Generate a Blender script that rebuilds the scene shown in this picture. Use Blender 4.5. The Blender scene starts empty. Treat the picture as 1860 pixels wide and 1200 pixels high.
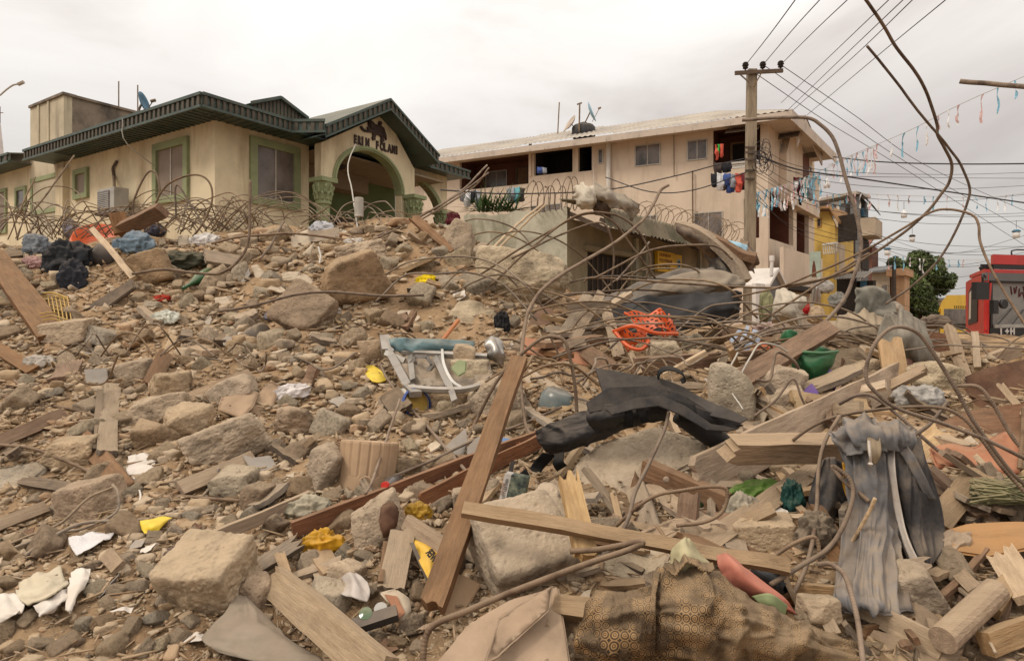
import bpy, bmesh, math, random
import numpy as np
from mathutils import Vector, Matrix

random.seed(7)
RNG = np.random.default_rng(7)
SC = bpy.context.scene
COL = SC.collection

# ------------------------------------------------------------------ camera, sky, sun, exposure
F, CX, HY, CH = 1132.0, 930.0, 564.0, 1.6      # focal length in photo pixels, centre column, horizon row, eye height
cam = bpy.data.cameras.new("camera")
cam.sensor_fit = 'HORIZONTAL'
cam.sensor_width = 36.0
cam.lens = F / 1860 * 36
cam.shift_y = -(600 - HY) / 1860
cam.clip_start = 0.1
cam.clip_end = 2000
camo = bpy.data.objects.new("camera", cam)
camo.location = (0, 0, CH)
camo.rotation_euler = (math.pi / 2, 0, 0)
COL.objects.link(camo)
SC.camera = camo

SUN_DIR = Vector((-0.62, -0.34, 0.80)).normalized()
W = bpy.data.worlds.new("World")
SC.world = W
W.use_nodes = True
nt = W.node_tree
nt.nodes.clear()
out = nt.nodes.new('ShaderNodeOutputWorld')
mixs = nt.nodes.new('ShaderNodeMixShader')
mixs.inputs[0].default_value = 0.93
bgs = nt.nodes.new('ShaderNodeBackground')
bgs.inputs[1].default_value = 0.1
sky = nt.nodes.new('ShaderNodeTexSky')
sky.sky_type = 'NISHITA'
sky.sun_disc = False
sky.sun_elevation = math.asin(SUN_DIR.z)
sky.sun_rotation = math.atan2(SUN_DIR.x, SUN_DIR.y)
sky.dust_density = 3.0
nt.links.new(sky.outputs[0], bgs.inputs[0])
bgc = nt.nodes.new('ShaderNodeBackground')
bgc.inputs[1].default_value = 1.0
tc = nt.nodes.new('ShaderNodeTexCoord')
mp = nt.nodes.new('ShaderNodeMapping')
mp.inputs['Scale'].default_value = (1.0, 1.0, 2.6)
mp.inputs['Location'].default_value = (0.7, 0.2, 0.4)
nz = nt.nodes.new('ShaderNodeTexNoise')
nz.inputs['Scale'].default_value = 1.7
nz.inputs['Detail'].default_value = 7
nz.inputs['Roughness'].default_value = 0.5
nz.inputs['Distortion'].default_value = 0.4
cr = nt.nodes.new('ShaderNodeValToRGB')
cr.color_ramp.elements[0].position = 0.33
cr.color_ramp.elements[0].color = (0.58, 0.52, 0.485, 1)
cr.color_ramp.elements[1].position = 0.64
cr.color_ramp.elements[1].color = (0.92, 0.885, 0.835, 1)
e = cr.color_ramp.elements.new(0.47)
e.color = (0.81, 0.765, 0.72, 1)
nt.links.new(tc.outputs['Generated'], mp.inputs[0])
nt.links.new(mp.outputs[0], nz.inputs['Vector'])
nt.links.new(nz.outputs['Fac'], cr.inputs[0])
# an overcast sky is brighter overhead than at the horizon (CIE overcast luminance)
sz = nt.nodes.new('ShaderNodeSeparateXYZ')
ov = nt.nodes.new('ShaderNodeMath'); ov.operation = 'MULTIPLY_ADD'; ov.use_clamp = False
ov.inputs[1].default_value = 3 / 1.85; ov.inputs[2].default_value = 1 / 1.85
mxz = nt.nodes.new('ShaderNodeMath'); mxz.operation = 'MAXIMUM'; mxz.inputs[1].default_value = 0.02
vm = nt.nodes.new('ShaderNodeVectorMath'); vm.operation = 'SCALE'
nt.links.new(tc.outputs['Generated'], sz.inputs[0]); nt.links.new(sz.outputs['Z'], mxz.inputs[0]); nt.links.new(mxz.outputs[0], ov.inputs[0])
nt.links.new(cr.outputs[0], vm.inputs[0]); nt.links.new(ov.outputs[0], vm.inputs['Scale'])
nt.links.new(vm.outputs[0], bgc.inputs[0])
nt.links.new(bgs.outputs[0], mixs.inputs[1])
nt.links.new(bgc.outputs[0], mixs.inputs[2])
nt.links.new(mixs.outputs[0], out.inputs[0])

sun = bpy.data.lights.new("sun", 'SUN')
sun.energy = 1.5
sun.angle = math.radians(14)
sun.color = (1.0, 0.92, 0.80)
suno = bpy.data.objects.new("sun", sun)
suno.rotation_euler = (-SUN_DIR).to_track_quat('-Z', 'Y').to_euler()
suno.location = (-20, -10, 30)
COL.objects.link(suno)
SC.view_settings.view_transform = 'Standard'
SC.view_settings.look = 'None'
SC.view_settings.exposure = 0.2
SC.view_settings.gamma = 1.0
SC.view_settings.use_curve_mapping = False
SC.cycles.max_bounces = 6
SC.cycles.diffuse_bounces = 3

# ------------------------------------------------------------------ numeric helpers
def A(*v): return np.array(v, float)
def unit(v):
	v = np.asarray(v, float); return v / (np.linalg.norm(v) + 1e-12)

def _hash(ix, iy, iz, seed):
	h = (ix * 374761393 + iy * 668265263 + iz * 2147483647 + seed * 1274126177) & 0xffffffff
	h = ((h ^ (h >> 13)) * 1274126177) & 0xffffffff
	h = ((h ^ (h >> 16)) * 2246822519) & 0xffffffff
	return ((h ^ (h >> 15)) & 0xffff) / 32767.5 - 1.0

def vnoise(p, seed=0):
	p = np.asarray(p, float)
	i = np.floor(p).astype(np.int64); f = p - i
	u = f * f * f * (f * (f * 6 - 15) + 10)
	ix, iy, iz = i[:, 0], i[:, 1], i[:, 2]
	r = 0
	for dx in (0, 1):
		wx = u[:, 0] if dx else 1 - u[:, 0]
		for dy in (0, 1):
			wy = u[:, 1] if dy else 1 - u[:, 1]
			for dz in (0, 1):
				wz = u[:, 2] if dz else 1 - u[:, 2]
				r = r + wx * wy * wz * _hash(ix + dx, iy + dy, iz + dz, seed)
	return r

def fbm(p, octv=4, seed=0, gain=0.5):
	r, a = 0, 1.0
	p = np.asarray(p, float)
	for k in range(octv):
		r = r + a * vnoise(p, seed + k * 17)
		p = p * 2.03 + 11.3; a *= gain
	return r

def ridged(p, octv=3, seed=0):
	r, a = 0, 1.0
	p = np.asarray(p, float)
	for k in range(octv):
		r = r + a * (1 - 2 * np.abs(vnoise(p, seed + k * 31)))
		p = p * 1.9 + 5.1; a *= 0.5
	return r

def catmull(P, n):
	P = np.asarray(P, float)
	if len(P) == 2:
		t = np.linspace(0, 1, n)[:, None]
		return P[0] * (1 - t) + P[1] * t
	Q = np.vstack([2 * P[0] - P[1], P, 2 * P[-1] - P[-2]])
	m = len(P) - 1
	t = np.linspace(0, m - 1e-9, n)
	k = t.astype(int); f = (t - k)[:, None]
	a, b, c, d = Q[k], Q[k + 1], Q[k + 2], Q[k + 3]
	return 0.5 * (2 * b + (c - a) * f + (2 * a - 5 * b + 4 * c - d) * f ** 2 + (3 * b - a - 3 * c + d) * f ** 3)

def ray(px, py):
	return A((px - CX) / F, 1.0, (HY - py) / F)
def at(px, py, Y):
	return A(0, 0, CH) + ray(px, py) * Y

# ------------------------------------------------------------------ object helpers
def mesh_from(name, V, Fc, smooth=False, uv=None):
	me = bpy.data.meshes.new(name)
	V = np.asarray(V, float)
	me.from_pydata(V.tolist(), [], [list(map(int, f)) for f in Fc])
	if uv is not None:
		l = me.uv_layers.new(name="UVMap")
		vi = np.empty(len(me.loops), np.int32)
		me.loops.foreach_get('vertex_index', vi)
		l.data.foreach_set('uv', np.asarray(uv, np.float32)[vi].ravel())
	if smooth:
		me.polygons.foreach_set('use_smooth', np.ones(len(me.polygons), bool))
	me.update()
	return me

def tri_mesh(name, V, T, smooth=False):
	me = bpy.data.meshes.new(name)
	V = np.ascontiguousarray(V, np.float32); T = np.ascontiguousarray(T, np.int32)
	k = T.shape[1]
	me.vertices.add(len(V)); me.vertices.foreach_set('co', V.ravel())
	me.loops.add(T.size); me.loops.foreach_set('vertex_index', T.ravel())
	me.polygons.add(len(T))
	me.polygons.foreach_set('loop_start', np.arange(0, T.size, k, dtype=np.int32))
	if smooth:
		me.polygons.foreach_set('use_smooth', np.ones(len(T), bool))
	me.update(calc_edges=True)
	return me

def link(name, me, mat=None, parent=None, M=None):
	o = bpy.data.objects.new(name, me)
	COL.objects.link(o)
	if mat is not None and me is not None and len(me.materials) == 0:
		me.materials.append(mat)
	if parent is not None:
		o.parent = parent
	if M is not None:
		o.matrix_basis = M
	return o

def tag(o, label=None, cat=None, group=None, kind=None):
	if label: o['label'] = label
	if cat: o['category'] = cat
	if group: o['group'] = group
	if kind or cat: o['kind'] = kind or 'thing'
	return o

def thing(name, label, cat, loc=(0, 0, 0), group=None):
	o = bpy.data.objects.new(name, None)
	COL.objects.link(o)
	o.location = tuple(float(v) for v in loc)
	o.empty_display_size = 0.2
	return tag(o, label, cat, group)

class MB:
	def __init__(s): s.v = []; s.f = []; s.uv = []
	def add(s, V, Fc, uv=None):
		b = len(s.v)
		s.v += [tuple(map(float, p)) for p in V]
		s.f += [tuple(int(i) + b for i in f) for f in Fc]
		s.uv += [tuple(map(float, q)) for q in uv] if uv is not None else [(0.0, 0.0)] * len(V)
		return s
	def prism(s, front, back):
		n = len(front)
		Fc = [tuple(range(n)), tuple(range(2 * n - 1, n - 1, -1))]
		for i in range(n):
			j = (i + 1) % n
			Fc.append((i, n + i, n + j, j))
		return s.add(list(front) + list(back), Fc)
	def box(s, c, dx, dy, dz, sx, sy, sz):
		c = np.asarray(c, float)
		x, y, z = unit(dx) * sx / 2, unit(dy) * sy / 2, unit(dz) * sz / 2
		fr = [c - y + a * x + b * z for a, b in ((-1, -1), (1, -1), (1, 1), (-1, 1))]
		bk = [p + 2 * y for p in fr]
		return s.prism(fr, bk)
	def bar(s, p, q, w, h, up=(0, 0, 1)):
		p, q = np.asarray(p, float), np.asarray(q, float)
		d = unit(q - p); x = np.cross(d, up)
		if np.linalg.norm(x) < 1e-3: x = np.cross(d, (1, 0, 0))
		x = unit(x); z = np.cross(x, d)
		return s.box((p + q) / 2, x, d, z, w, np.linalg.norm(q - p), h)
	def tube(s, P, r, n=None, sides=6, r2=None):
		P = np.asarray(P, float)
		n = n or len(P)
		C = catmull(P, n) if n != len(P) or len(P) > 2 else P
		n = len(C)
		T = np.gradient(C, axis=0); T /= np.linalg.norm(T, axis=1)[:, None] + 1e-12
		ref = A(0.13, 0.31, 0.94)
		nrm = np.cross(T[0], ref); nrm /= np.linalg.norm(nrm) + 1e-9
		L = np.concatenate([[0], np.cumsum(np.linalg.norm(np.diff(C, axis=0), axis=1))])
		V = []; U = []
		rr = np.linspace(r, r2 if r2 is not None else r, n)
		for k in range(n):
			nrm = nrm - T[k] * np.dot(nrm, T[k]); nrm /= np.linalg.norm(nrm) + 1e-9
			b = np.cross(T[k], nrm)
			for j in range(sides):
				a = 2 * math.pi * j / sides
				V.append(C[k] + rr[k] * (math.cos(a) * nrm + math.sin(a) * b)); U.append((L[k], j / sides))
		Fc = []
		for k in range(n - 1):
			for j in range(sides):
				j2 = (j + 1) % sides
				Fc.append((k * sides + j, k * sides + j2, (k + 1) * sides + j2, (k + 1) * sides + j))
		Fc.append(tuple(range(sides - 1, -1, -1)))
		Fc.append(tuple((n - 1) * sides + j for j in range(sides)))
		return s.add(V, Fc, U)
	def lathe(s, c, prof, sides=20, axis=(0, 0, 1), xdir=None, closed=False, arc=1.0, mod=None):
		c = np.asarray(c, float); z = unit(axis)
		x = np.cross(z, (0.3, 1, 0.2)) if xdir is None else np.asarray(xdir, float)
		x = unit(x - z * np.dot(x, z)); y = np.cross(z, x)
		V = []
		m = sides if arc >= 1 else sides + 1
		for (r, h) in prof:
			for j in range(m):
				a = 2 * math.pi * arc * j / sides
				q = r * (mod(j, h) if mod else 1)
				V.append(c + z * h + q * (math.cos(a) * x + math.sin(a) * y))
		Fc = []
		for k in range(len(prof) - 1):
			for j in range(sides):
				j2 = (j + 1) % m
				if arc < 1 and j == sides: continue
				Fc.append((k * m + j, k * m + j2, (k + 1) * m + j2, (k + 1) * m + j))
		if closed:
			Fc.append(tuple(range(m - 1, -1, -1)))
			Fc.append(tuple((len(prof) - 1) * m + j for j in range(m)))
		return s.add(V, Fc)
	def build(s, name, mat, parent=None, smooth=False, label=None, cat=None, group=None, kind=None, origin=None):
		V = np.array(s.v, float)
		if parent is not None:
			org = world_loc(parent)
		else:
			org = np.asarray(origin, float) if origin is not None else A((V[:, 0].min() + V[:, 0].max()) / 2, (V[:, 1].min() + V[:, 1].max()) / 2, V[:, 2].min())
		me = mesh_from(name, V - org, s.f, smooth, s.uv)
		o = link(name, me, mat, parent)
		if parent is None:
			o.location = org.tolist()
		return tag(o, label, cat, group, kind)

def world_loc(o):
	l = A(0, 0, 0)
	while o is not None:
		l = l + A(*o.location); o = o.parent
	return l

# ------------------------------------------------------------------ materials
MATS = {}
def _n(nt, t, **kw):
	n = nt.nodes.new(t)
	for k, v in kw.items():
		if k in n.inputs: n.inputs[k].default_value = v
		else: setattr(n, k, v)
	return n

def material(name, col, rough=0.9, var=0.25, scale=6.0, stretch=(1, 1, 1), bump=0.3, bscale=30.0, col2=None, metal=0.0,
			 rnd=0.0, dust=0.0, dustcol=(0.34, 0.24, 0.15), coord='Object', spec=0.25, stain=None, stain_scale=2.0,
			 stain_stretch=(1, 1, 1), bdist=0.02, extra=None, trans=0.0, alpha=1.0, pores=0.0):
	m = bpy.data.materials.new(name); m.use_nodes = True
	nt = m.node_tree; L = nt.links
	b = nt.nodes['Principled BSDF']
	b.inputs['Roughness'].default_value = rough
	b.inputs['Metallic'].default_value = metal
	b.inputs['Specular IOR Level'].default_value = spec
	tcn = _n(nt, 'ShaderNodeTexCoord')
	mpn = _n(nt, 'ShaderNodeMapping'); mpn.inputs['Scale'].default_value = stretch
	L.new(tcn.outputs[coord], mpn.inputs[0])
	vec = mpn.outputs[0]
	if rnd > 0:
		oi = _n(nt, 'ShaderNodeObjectInfo')
		ad = _n(nt, 'ShaderNodeVectorMath', operation='ADD')
		ml = _n(nt, 'ShaderNodeVectorMath', operation='MULTIPLY')
		cb = _n(nt, 'ShaderNodeCombineXYZ')
		for i in range(3): L.new(oi.outputs['Random'], cb.inputs[i])
		ml.inputs[1].default_value = (37, 91, 53)
		L.new(cb.outputs[0], ml.inputs[0]); L.new(vec, ad.inputs[0]); L.new(ml.outputs[0], ad.inputs[1])
		vec = ad.outputs[0]
	n1 = _n(nt, 'ShaderNodeTexNoise', Scale=scale, Detail=8.0, Roughness=0.65)
	L.new(vec, n1.inputs['Vector'])
	c2 = col2 if col2 is not None else tuple(max(0, c * (1 - var * 1.3)) for c in col)
	c1 = tuple(min(1, c * (1 + var * 0.8)) for c in col)
	rp = _n(nt, 'ShaderNodeValToRGB')
	rp.color_ramp.elements[0].position = 0.36; rp.color_ramp.elements[0].color = (*c2, 1)
	rp.color_ramp.elements[1].position = 0.66; rp.color_ramp.elements[1].color = (*c1, 1)
	e = rp.color_ramp.elements.new(0.5); e.color = (*col, 1)
	L.new(n1.outputs['Fac'], rp.inputs[0])
	c = rp.outputs[0]
	if stain is not None:
		ms = _n(nt, 'ShaderNodeMapping'); ms.inputs['Scale'].default_value = stain_stretch
		L.new(tcn.outputs[coord], ms.inputs[0])
		n2 = _n(nt, 'ShaderNodeTexNoise', Scale=stain_scale, Detail=6.0, Roughness=0.7)
		L.new(ms.outputs[0], n2.inputs['Vector'])
		r2 = _n(nt, 'ShaderNodeMapRange'); r2.inputs[1].default_value = 0.5; r2.inputs[2].default_value = 0.72
		r2.inputs[4].default_value = stain[3] if len(stain) > 3 else 0.7
		L.new(n2.outputs['Fac'], r2.inputs[0])
		mx = _n(nt, 'ShaderNodeMix', data_type='RGBA')
		mx.inputs['B'].default_value = (*stain[:3], 1)
		L.new(r2.outputs[0], mx.inputs['Factor']); L.new(c, mx.inputs['A'])
		c = mx.outputs['Result']
	if rnd > 0:
		hs = _n(nt, 'ShaderNodeHueSaturation')
		mr = _n(nt, 'ShaderNodeMapRange'); mr.inputs[3].default_value = 1 - rnd; mr.inputs[4].default_value = 1 + rnd
		L.new(oi.outputs['Random'], mr.inputs[0]); L.new(mr.outputs[0], hs.inputs['Value'])
		fr = _n(nt, 'ShaderNodeMath', operation='FRACT'); m7 = _n(nt, 'ShaderNodeMath', operation='MULTIPLY'); m7.inputs[1].default_value = 7.31
		L.new(oi.outputs['Random'], m7.inputs[0]); L.new(m7.outputs[0], fr.inputs[0])
		ms2 = _n(nt, 'ShaderNodeMapRange'); ms2.inputs[3].default_value = 1 - rnd * 1.2; ms2.inputs[4].default_value = 1 + rnd * 0.5
		L.new(fr.outputs[0], ms2.inputs[0]); L.new(ms2.outputs[0], hs.inputs['Saturation'])
		L.new(c, hs.inputs['Color']); c = hs.outputs[0]
	if extra: c = extra(nt, L, tcn, vec, c, b)
	if dust > 0:
		ge = _n(nt, 'ShaderNodeNewGeometry'); sx = _n(nt, 'ShaderNodeSeparateXYZ')
		L.new(ge.outputs['Normal'], sx.inputs[0])
		n3 = _n(nt, 'ShaderNodeTexNoise', Scale=7.0, Detail=6.0, Roughness=0.7)
		L.new(ge.outputs['Position'], n3.inputs['Vector'])
		sm = _n(nt, 'ShaderNodeMath', operation='MULTIPLY_ADD'); sm.inputs[1].default_value = 0.55
		L.new(sx.outputs['Z'], sm.inputs[0]); L.new(n3.outputs['Fac'], sm.inputs[2])
		r3 = _n(nt, 'ShaderNodeMapRange'); r3.inputs[1].default_value = 0.55; r3.inputs[2].default_value = 1.05; r3.inputs[4].default_value = dust
		L.new(sm.outputs[0], r3.inputs[0])
		md = _n(nt, 'ShaderNodeMix', data_type='RGBA'); md.inputs['B'].default_value = (*dustcol, 1)
		L.new(r3.outputs[0], md.inputs['Factor']); L.new(c, md.inputs['A']); c = md.outputs['Result']
	L.new(c, b.inputs['Base Color'])
	if bump > 0:
		nb = _n(nt, 'ShaderNodeTexNoise', Scale=bscale, Detail=7.0, Roughness=0.7)
		L.new(vec, nb.inputs['Vector'])
		h = nb.outputs['Fac']
		if pores > 0:
			vo = _n(nt, 'ShaderNodeTexVoronoi', Scale=bscale * 1.6)
			L.new(vec, vo.inputs['Vector'])
			mv = _n(nt, 'ShaderNodeMapRange'); mv.inputs[1].default_value = 0.0; mv.inputs[2].default_value = 0.35
			mv.inputs[3].default_value = -pores; mv.inputs[4].default_value = 0
			L.new(vo.outputs['Distance'], mv.inputs[0])
			sa = _n(nt, 'ShaderNodeMath', operation='ADD'); L.new(mv.outputs[0], sa.inputs[0]); L.new(h, sa.inputs[1]); h = sa.outputs[0]
		bp = _n(nt, 'ShaderNodeBump', Strength=bump, Distance=bdist)
		L.new(h, bp.inputs['Height']); L.new(bp.outputs[0], b.inputs['Normal'])
	if trans: b.inputs['Transmission Weight'].default_value = trans
	if alpha < 1: b.inputs['Alpha'].default_value = alpha
	MATS[name] = m
	return m

def plastic(name, col, rough=0.5, dust=0.45):
	return material(name, col, rough, var=0.12, scale=9, bump=0.12, bscale=14, spec=0.4, dust=dust, bdist=0.01)

DUST = (0.38, 0.265, 0.158)
def concrete(name, col, **k):
	d = dict(rough=0.95, var=0.34, scale=5, bump=0.8, bscale=18, rnd=0.15, bdist=0.05, spec=0.1, pores=0.3, dust=0.5, dustcol=(0.45, 0.335, 0.215))
	d.update(k); return material(name, col, **d)
M_rock = concrete("rubble concrete", (0.43, 0.32, 0.212))
M_rock_b = concrete("ochre laterite block", (0.33, 0.225, 0.137), dust=0.4)
M_rock_g = concrete("grey concrete", (0.40, 0.33, 0.24), dust=0.45)
M_rock_p = concrete("pale plaster stone", (0.47, 0.375, 0.255), dust=0.3)
M_face = concrete("dusty slab concrete", (0.43, 0.33, 0.225), bscale=14, bump=0.7, pores=0.3)
def tones(cols):
	def f(nt, L, tcn, vec, c, b):
		g = _n(nt, 'ShaderNodeNewGeometry'); r = _n(nt, 'ShaderNodeValToRGB'); r.color_ramp.interpolation = 'CONSTANT'
		for k, q in enumerate(cols):
			e = r.color_ramp.elements[0] if k == 0 else r.color_ramp.elements.new(k / len(cols))
			e.color = (*q, 1)
		L.new(g.outputs['Random Per Island'], r.inputs[0])
		mx = _n(nt, 'ShaderNodeMix', data_type='RGBA'); mx.inputs['Factor'].default_value = .7
		L.new(c, mx.inputs['A']); L.new(r.outputs[0], mx.inputs['B']); return mx.outputs['Result']
	return f
M_peb = concrete("pebble rubble", (0.375, 0.265, 0.16), rnd=0.0, var=0.5, scale=2.2, bscale=40, bdist=.02, extra=tones(
	[(.42, .31, .20), (.48, .37, .25), (.33, .22, .125), (.43, .345, .25), (.38, .26, .155), (.55, .45, .33), (.27, .22, .17), (.45, .33, .21), (.39, .235, .14), (.50, .40, .29)]))

def wood(name, col, col2, dust=0.45, rnd=0.22, rough=0.85, **k):
	col2 = tuple(.7 * b + .38 * a for a, b in zip(col, col2)); dust = min(.6, dust + .12)
	return material(name, col, rough, var=0.3, scale=3.2, stretch=(1.2, 14, 14), bump=0.8, bscale=9, col2=col2, rnd=rnd, dust=dust,
					dustcol=(0.41, 0.295, 0.18), bdist=0.012, stain=(col2[0] * .5, col2[1] * .5, col2[2] * .5, 0.7), stain_scale=2.2, stain_stretch=(1, 3, 3), **k)
M_wbrown = wood("brown timber", (0.20, 0.105, 0.05), (0.10, 0.047, 0.02), dust=0.05)
M_wred = wood("red-brown board", (0.19, 0.075, 0.03), (0.10, 0.035, 0.015), dust=0.15)
M_wtan = wood("tan dusty timber", (0.33, 0.215, 0.12), (0.20, 0.12, 0.06))
M_wpale = wood("fresh pale timber", (0.44, 0.315, 0.19), (0.29, 0.19, 0.105), dust=0.2)
M_wgrey = wood("grey weathered timber", (0.26, 0.20, 0.145), (0.13, 0.10, 0.07))
M_wdark = wood("dark weathered timber", (0.10, 0.07, 0.05), (0.04, 0.03, 0.022), dust=0.3)
M_spl = wood("wood splinters", (0.33, 0.215, 0.12), (0.20, 0.12, 0.06), rnd=0, extra=tones([(.33, .21, .12), (.20, .115, .06), (.42, .29, .16), (.27, .2, .14), (.15, .09, .05), (.38, .27, .17)]))
M_split = wood("splintered raw wood", (0.50, 0.335, 0.175), (0.30, 0.17, 0.075), dust=0.12)
M_ply = material("brown hardboard", (0.115, 0.055, 0.032), 0.75, var=0.3, scale=4, bump=0.25, bscale=25, dust=0.25, dustcol=DUST)
M_ply2 = material("tan cardboard", (0.37, 0.245, 0.15), 0.9, var=0.2, scale=5, bump=0.25, bscale=20, dust=0.3, dustcol=(0.38, 0.28, 0.18), rnd=0.12)

def ribs(nt, L, tcn, vec, c, b):
	sp = _n(nt, 'ShaderNodeSeparateXYZ'); L.new(tcn.outputs['UV'], sp.inputs[0])
	mu = _n(nt, 'ShaderNodeMath', operation='MULTIPLY'); mu.inputs[1].default_value = 2 * math.pi / 0.014
	si = _n(nt, 'ShaderNodeMath', operation='SINE')
	L.new(sp.outputs['X'], mu.inputs[0]); L.new(mu.outputs[0], si.inputs[0])
	bp = _n(nt, 'ShaderNodeBump', Strength=0.4, Distance=0.002)
	L.new(si.outputs[0], bp.inputs['Height'])
	L.new(bp.outputs[0], b.inputs['Normal'])
	return c
M_rebar = material("rusty rebar", (0.165, 0.11, 0.07), 0.8, var=0.35, scale=9, bump=0.0, col2=(0.085, 0.05, 0.03), rnd=0.2, dust=0.35,
				   dustcol=(0.30, 0.21, 0.135), extra=ribs, spec=0.3)
M_wire = material("thin rusty rod", (0.19, 0.13, 0.08), 0.85, var=0.3, scale=6, bump=0.0, rnd=0.25, dust=0.3, dustcol=(0.28, 0.2, 0.13))
M_cable = material("black overhead cable", (0.045, 0.04, 0.04), 0.7, var=0.1, bump=0.0)

# ------------------------------------------------------------------ the heap: a height field through surveyed points
COLS = {
	-250: [(1200, 2.8), (1000, 3.7), (800, 5.1), (680, 6.4), (580, 8.0), (500, 9.4), (445, 10.4)],
	100: [(1200, 2.8), (1080, 3.25), (960, 3.9), (800, 5.1), (680, 6.4), (580, 8.0), (500, 9.4), (440, 10.5)],
	350: [(1200, 2.8), (1080, 3.25), (960, 3.85), (800, 5.0), (680, 6.3), (580, 7.8), (500, 9.1), (430, 10.5)],
	550: [(1200, 2.75), (1080, 3.2), (960, 3.8), (800, 4.9), (680, 6.2), (580, 7.6), (500, 8.8), (430, 10.0), (410, 10.5)],
	750: [(1200, 2.7), (1080, 3.1), (960, 3.7), (800, 4.8), (690, 5.9), (600, 7.2), (500, 8.6), (430, 9.7), (400, 10.4)],
	950: [(1200, 2.6), (1080, 3.0), (960, 3.5), (800, 4.6), (700, 5.6), (620, 7.0), (540, 8.4), (490, 9.4)],
	1150: [(1200, 2.5), (1080, 2.9), (960, 3.4), (800, 4.5), (700, 5.6), (650, 7.0), (610, 9.0), (590, 11.0)],
	1350: [(1200, 2.5), (1080, 2.9), (960, 3.4), (800, 4.5), (700, 5.7), (650, 7.4), (615, 10.0), (600, 12.5)],
	1550: [(1200, 2.5), (1080, 2.9), (960, 3.3), (800, 4.4), (700, 5.6), (650, 7.5), (615, 11.0)],
	1750: [(1200, 2.5), (1080, 2.9), (960, 3.3), (800, 4.4), (700, 5.6), (650, 7.8), (630, 10.0)],
	2050: [(1200, 2.5), (1080, 2.9), (960, 3.3), (800, 4.4), (700, 5.6), (650, 7.8), (630, 10.0)],
}
_cp = []
for px, rows in COLS.items():
	for py, Y in rows: _cp.append(at(px, py, Y))
for x, y, z in ((-15, 13, 2.2), (-11, 12.6, 2.3), (-8, 12.6, 2.3), (-5, 13, 2.3), (-2.5, 13, 2.3), (-15, 17, 1.4), (-10, 17, 1.5), (-5, 17, 1.4), (-1, 17, 1.1),
				(1, 11.6, 1.75), (3, 13, 1.4), (1.5, 15, 1.2), (5, 15, 1.15), (8, 16, 1.0), (12, 15, 0.95), (17, 15, 0.9), (5, 20, 0.7), (10, 21, 0.6), (18, 21, 0.5),
				(-15, 25, 0.3), (-5, 25, 0.3), (5, 27, 0.2), (12, 28, 0.1), (20, 28, 0.1), (-15, 32, 0), (0, 32, 0), (10, 32, 0), (20, 32, 0),
				(-2.5, 1.2, 0.0), (0, 1.2, 0.05), (2.5, 1.2, 0.1), (-4, 0, 0), (0, 0, 0), (4, 0, 0)):
	_cp.append(A(x, y, z))
_cp = np.array(_cp)
def _tps(r2): return 0.5 * r2 * np.log(r2 + 1e-9)
def _fit(P, lam=0.04):
	n = len(P)
	K = _tps(((P[:, None, :2] - P[None, :, :2]) ** 2).sum(-1)) + lam * np.eye(n)
	Q = np.hstack([np.ones((n, 1)), P[:, :2]])
	Mx = np.block([[K, Q], [Q.T, np.zeros((3, 3))]])
	return np.linalg.solve(Mx, np.concatenate([P[:, 2], np.zeros(3)]))
_w = _fit(_cp)
GX0, GX1, GY0, GY1, GS = -19.0, 23.0, 0.2, 32.0, 0.05
_gx = np.arange(GX0, GX1, GS); _gy = np.arange(GY0, GY1, GS)
def _eval(X, Y):
	sh = X.shape; X = X.ravel(); Y = Y.ravel(); R = np.empty(len(X))
	for s in range(0, len(X), 20000):
		x, y = X[s:s + 20000], Y[s:s + 20000]
		r2 = (x[:, None] - _cp[None, :, 0]) ** 2 + (y[:, None] - _cp[None, :, 1]) ** 2
		R[s:s + 20000] = _tps(r2) @ _w[:-3] + _w[-3] + _w[-2] * x + _w[-1] * y
	return R.reshape(sh)
_cx, _cy = np.meshgrid(_gx[::6], _gy[::6], indexing='ij')
_cz = _eval(_cx, _cy)
def _bil(G, x0, y0, st, X, Y):
	u = np.clip((X - x0) / st, 0, G.shape[0] - 1.001); v = np.clip((Y - y0) / st, 0, G.shape[1] - 1.001)
	i = u.astype(int); j = v.astype(int); fu = u - i; fv = v - j
	return G[i, j] * (1 - fu) * (1 - fv) + G[i + 1, j] * fu * (1 - fv) + G[i, j + 1] * (1 - fu) * fv + G[i + 1, j + 1] * fu * fv
_X, _Y = np.meshgrid(_gx, _gy, indexing='ij')
_Z = _bil(_cz, GX0, GY0, GS * 6, _X, _Y)
_pp = np.stack([_X.ravel(), _Y.ravel(), np.zeros(_X.size)], 1)
_amp = np.clip((_Y.ravel() - 1.0) / 5, 0.25, 1.0)
_nz = (fbm(_pp * 0.9, 3, 5) * 0.10 + fbm(_pp * 3.2, 3, 9) * 0.045) * _amp + np.minimum(0, fbm(_pp * 2.6, 3, 77) + .1) * np.clip(_X.ravel() * .5, .12, 1) * np.where(_X.ravel() > .2, .24, .16) * (_Y.ravel() < 9)
_Z = _Z + _nz.reshape(_Z.shape)
HG = _Z
def H(X, Y): return _bil(HG, GX0, GY0, GS, np.asarray(X, float), np.asarray(Y, float))
_march = np.concatenate([np.arange(1.4, 8, 0.01), np.arange(8, 31, 0.03)])
def hit(px, py):
	d = ray(px, py)
	z = CH + d[2] * _march
	below = z <= H(d[0] * _march, _march)
	k = np.argmax(below)
	return float(_march[k]) if below[k] else 14.0
def P(px, py, lift=0.0, Y=None):
	return at(px, py, (hit(px, py) if Y is None else Y) - lift)
def hnormal(x, y, e=0.15):
	gx = (H(x + e, y) - H(x - e, y)) / (2 * e); gy = (H(x, y + e) - H(x, y - e)) / (2 * e)
	return unit(A(-float(gx), -float(gy), 1))
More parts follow.
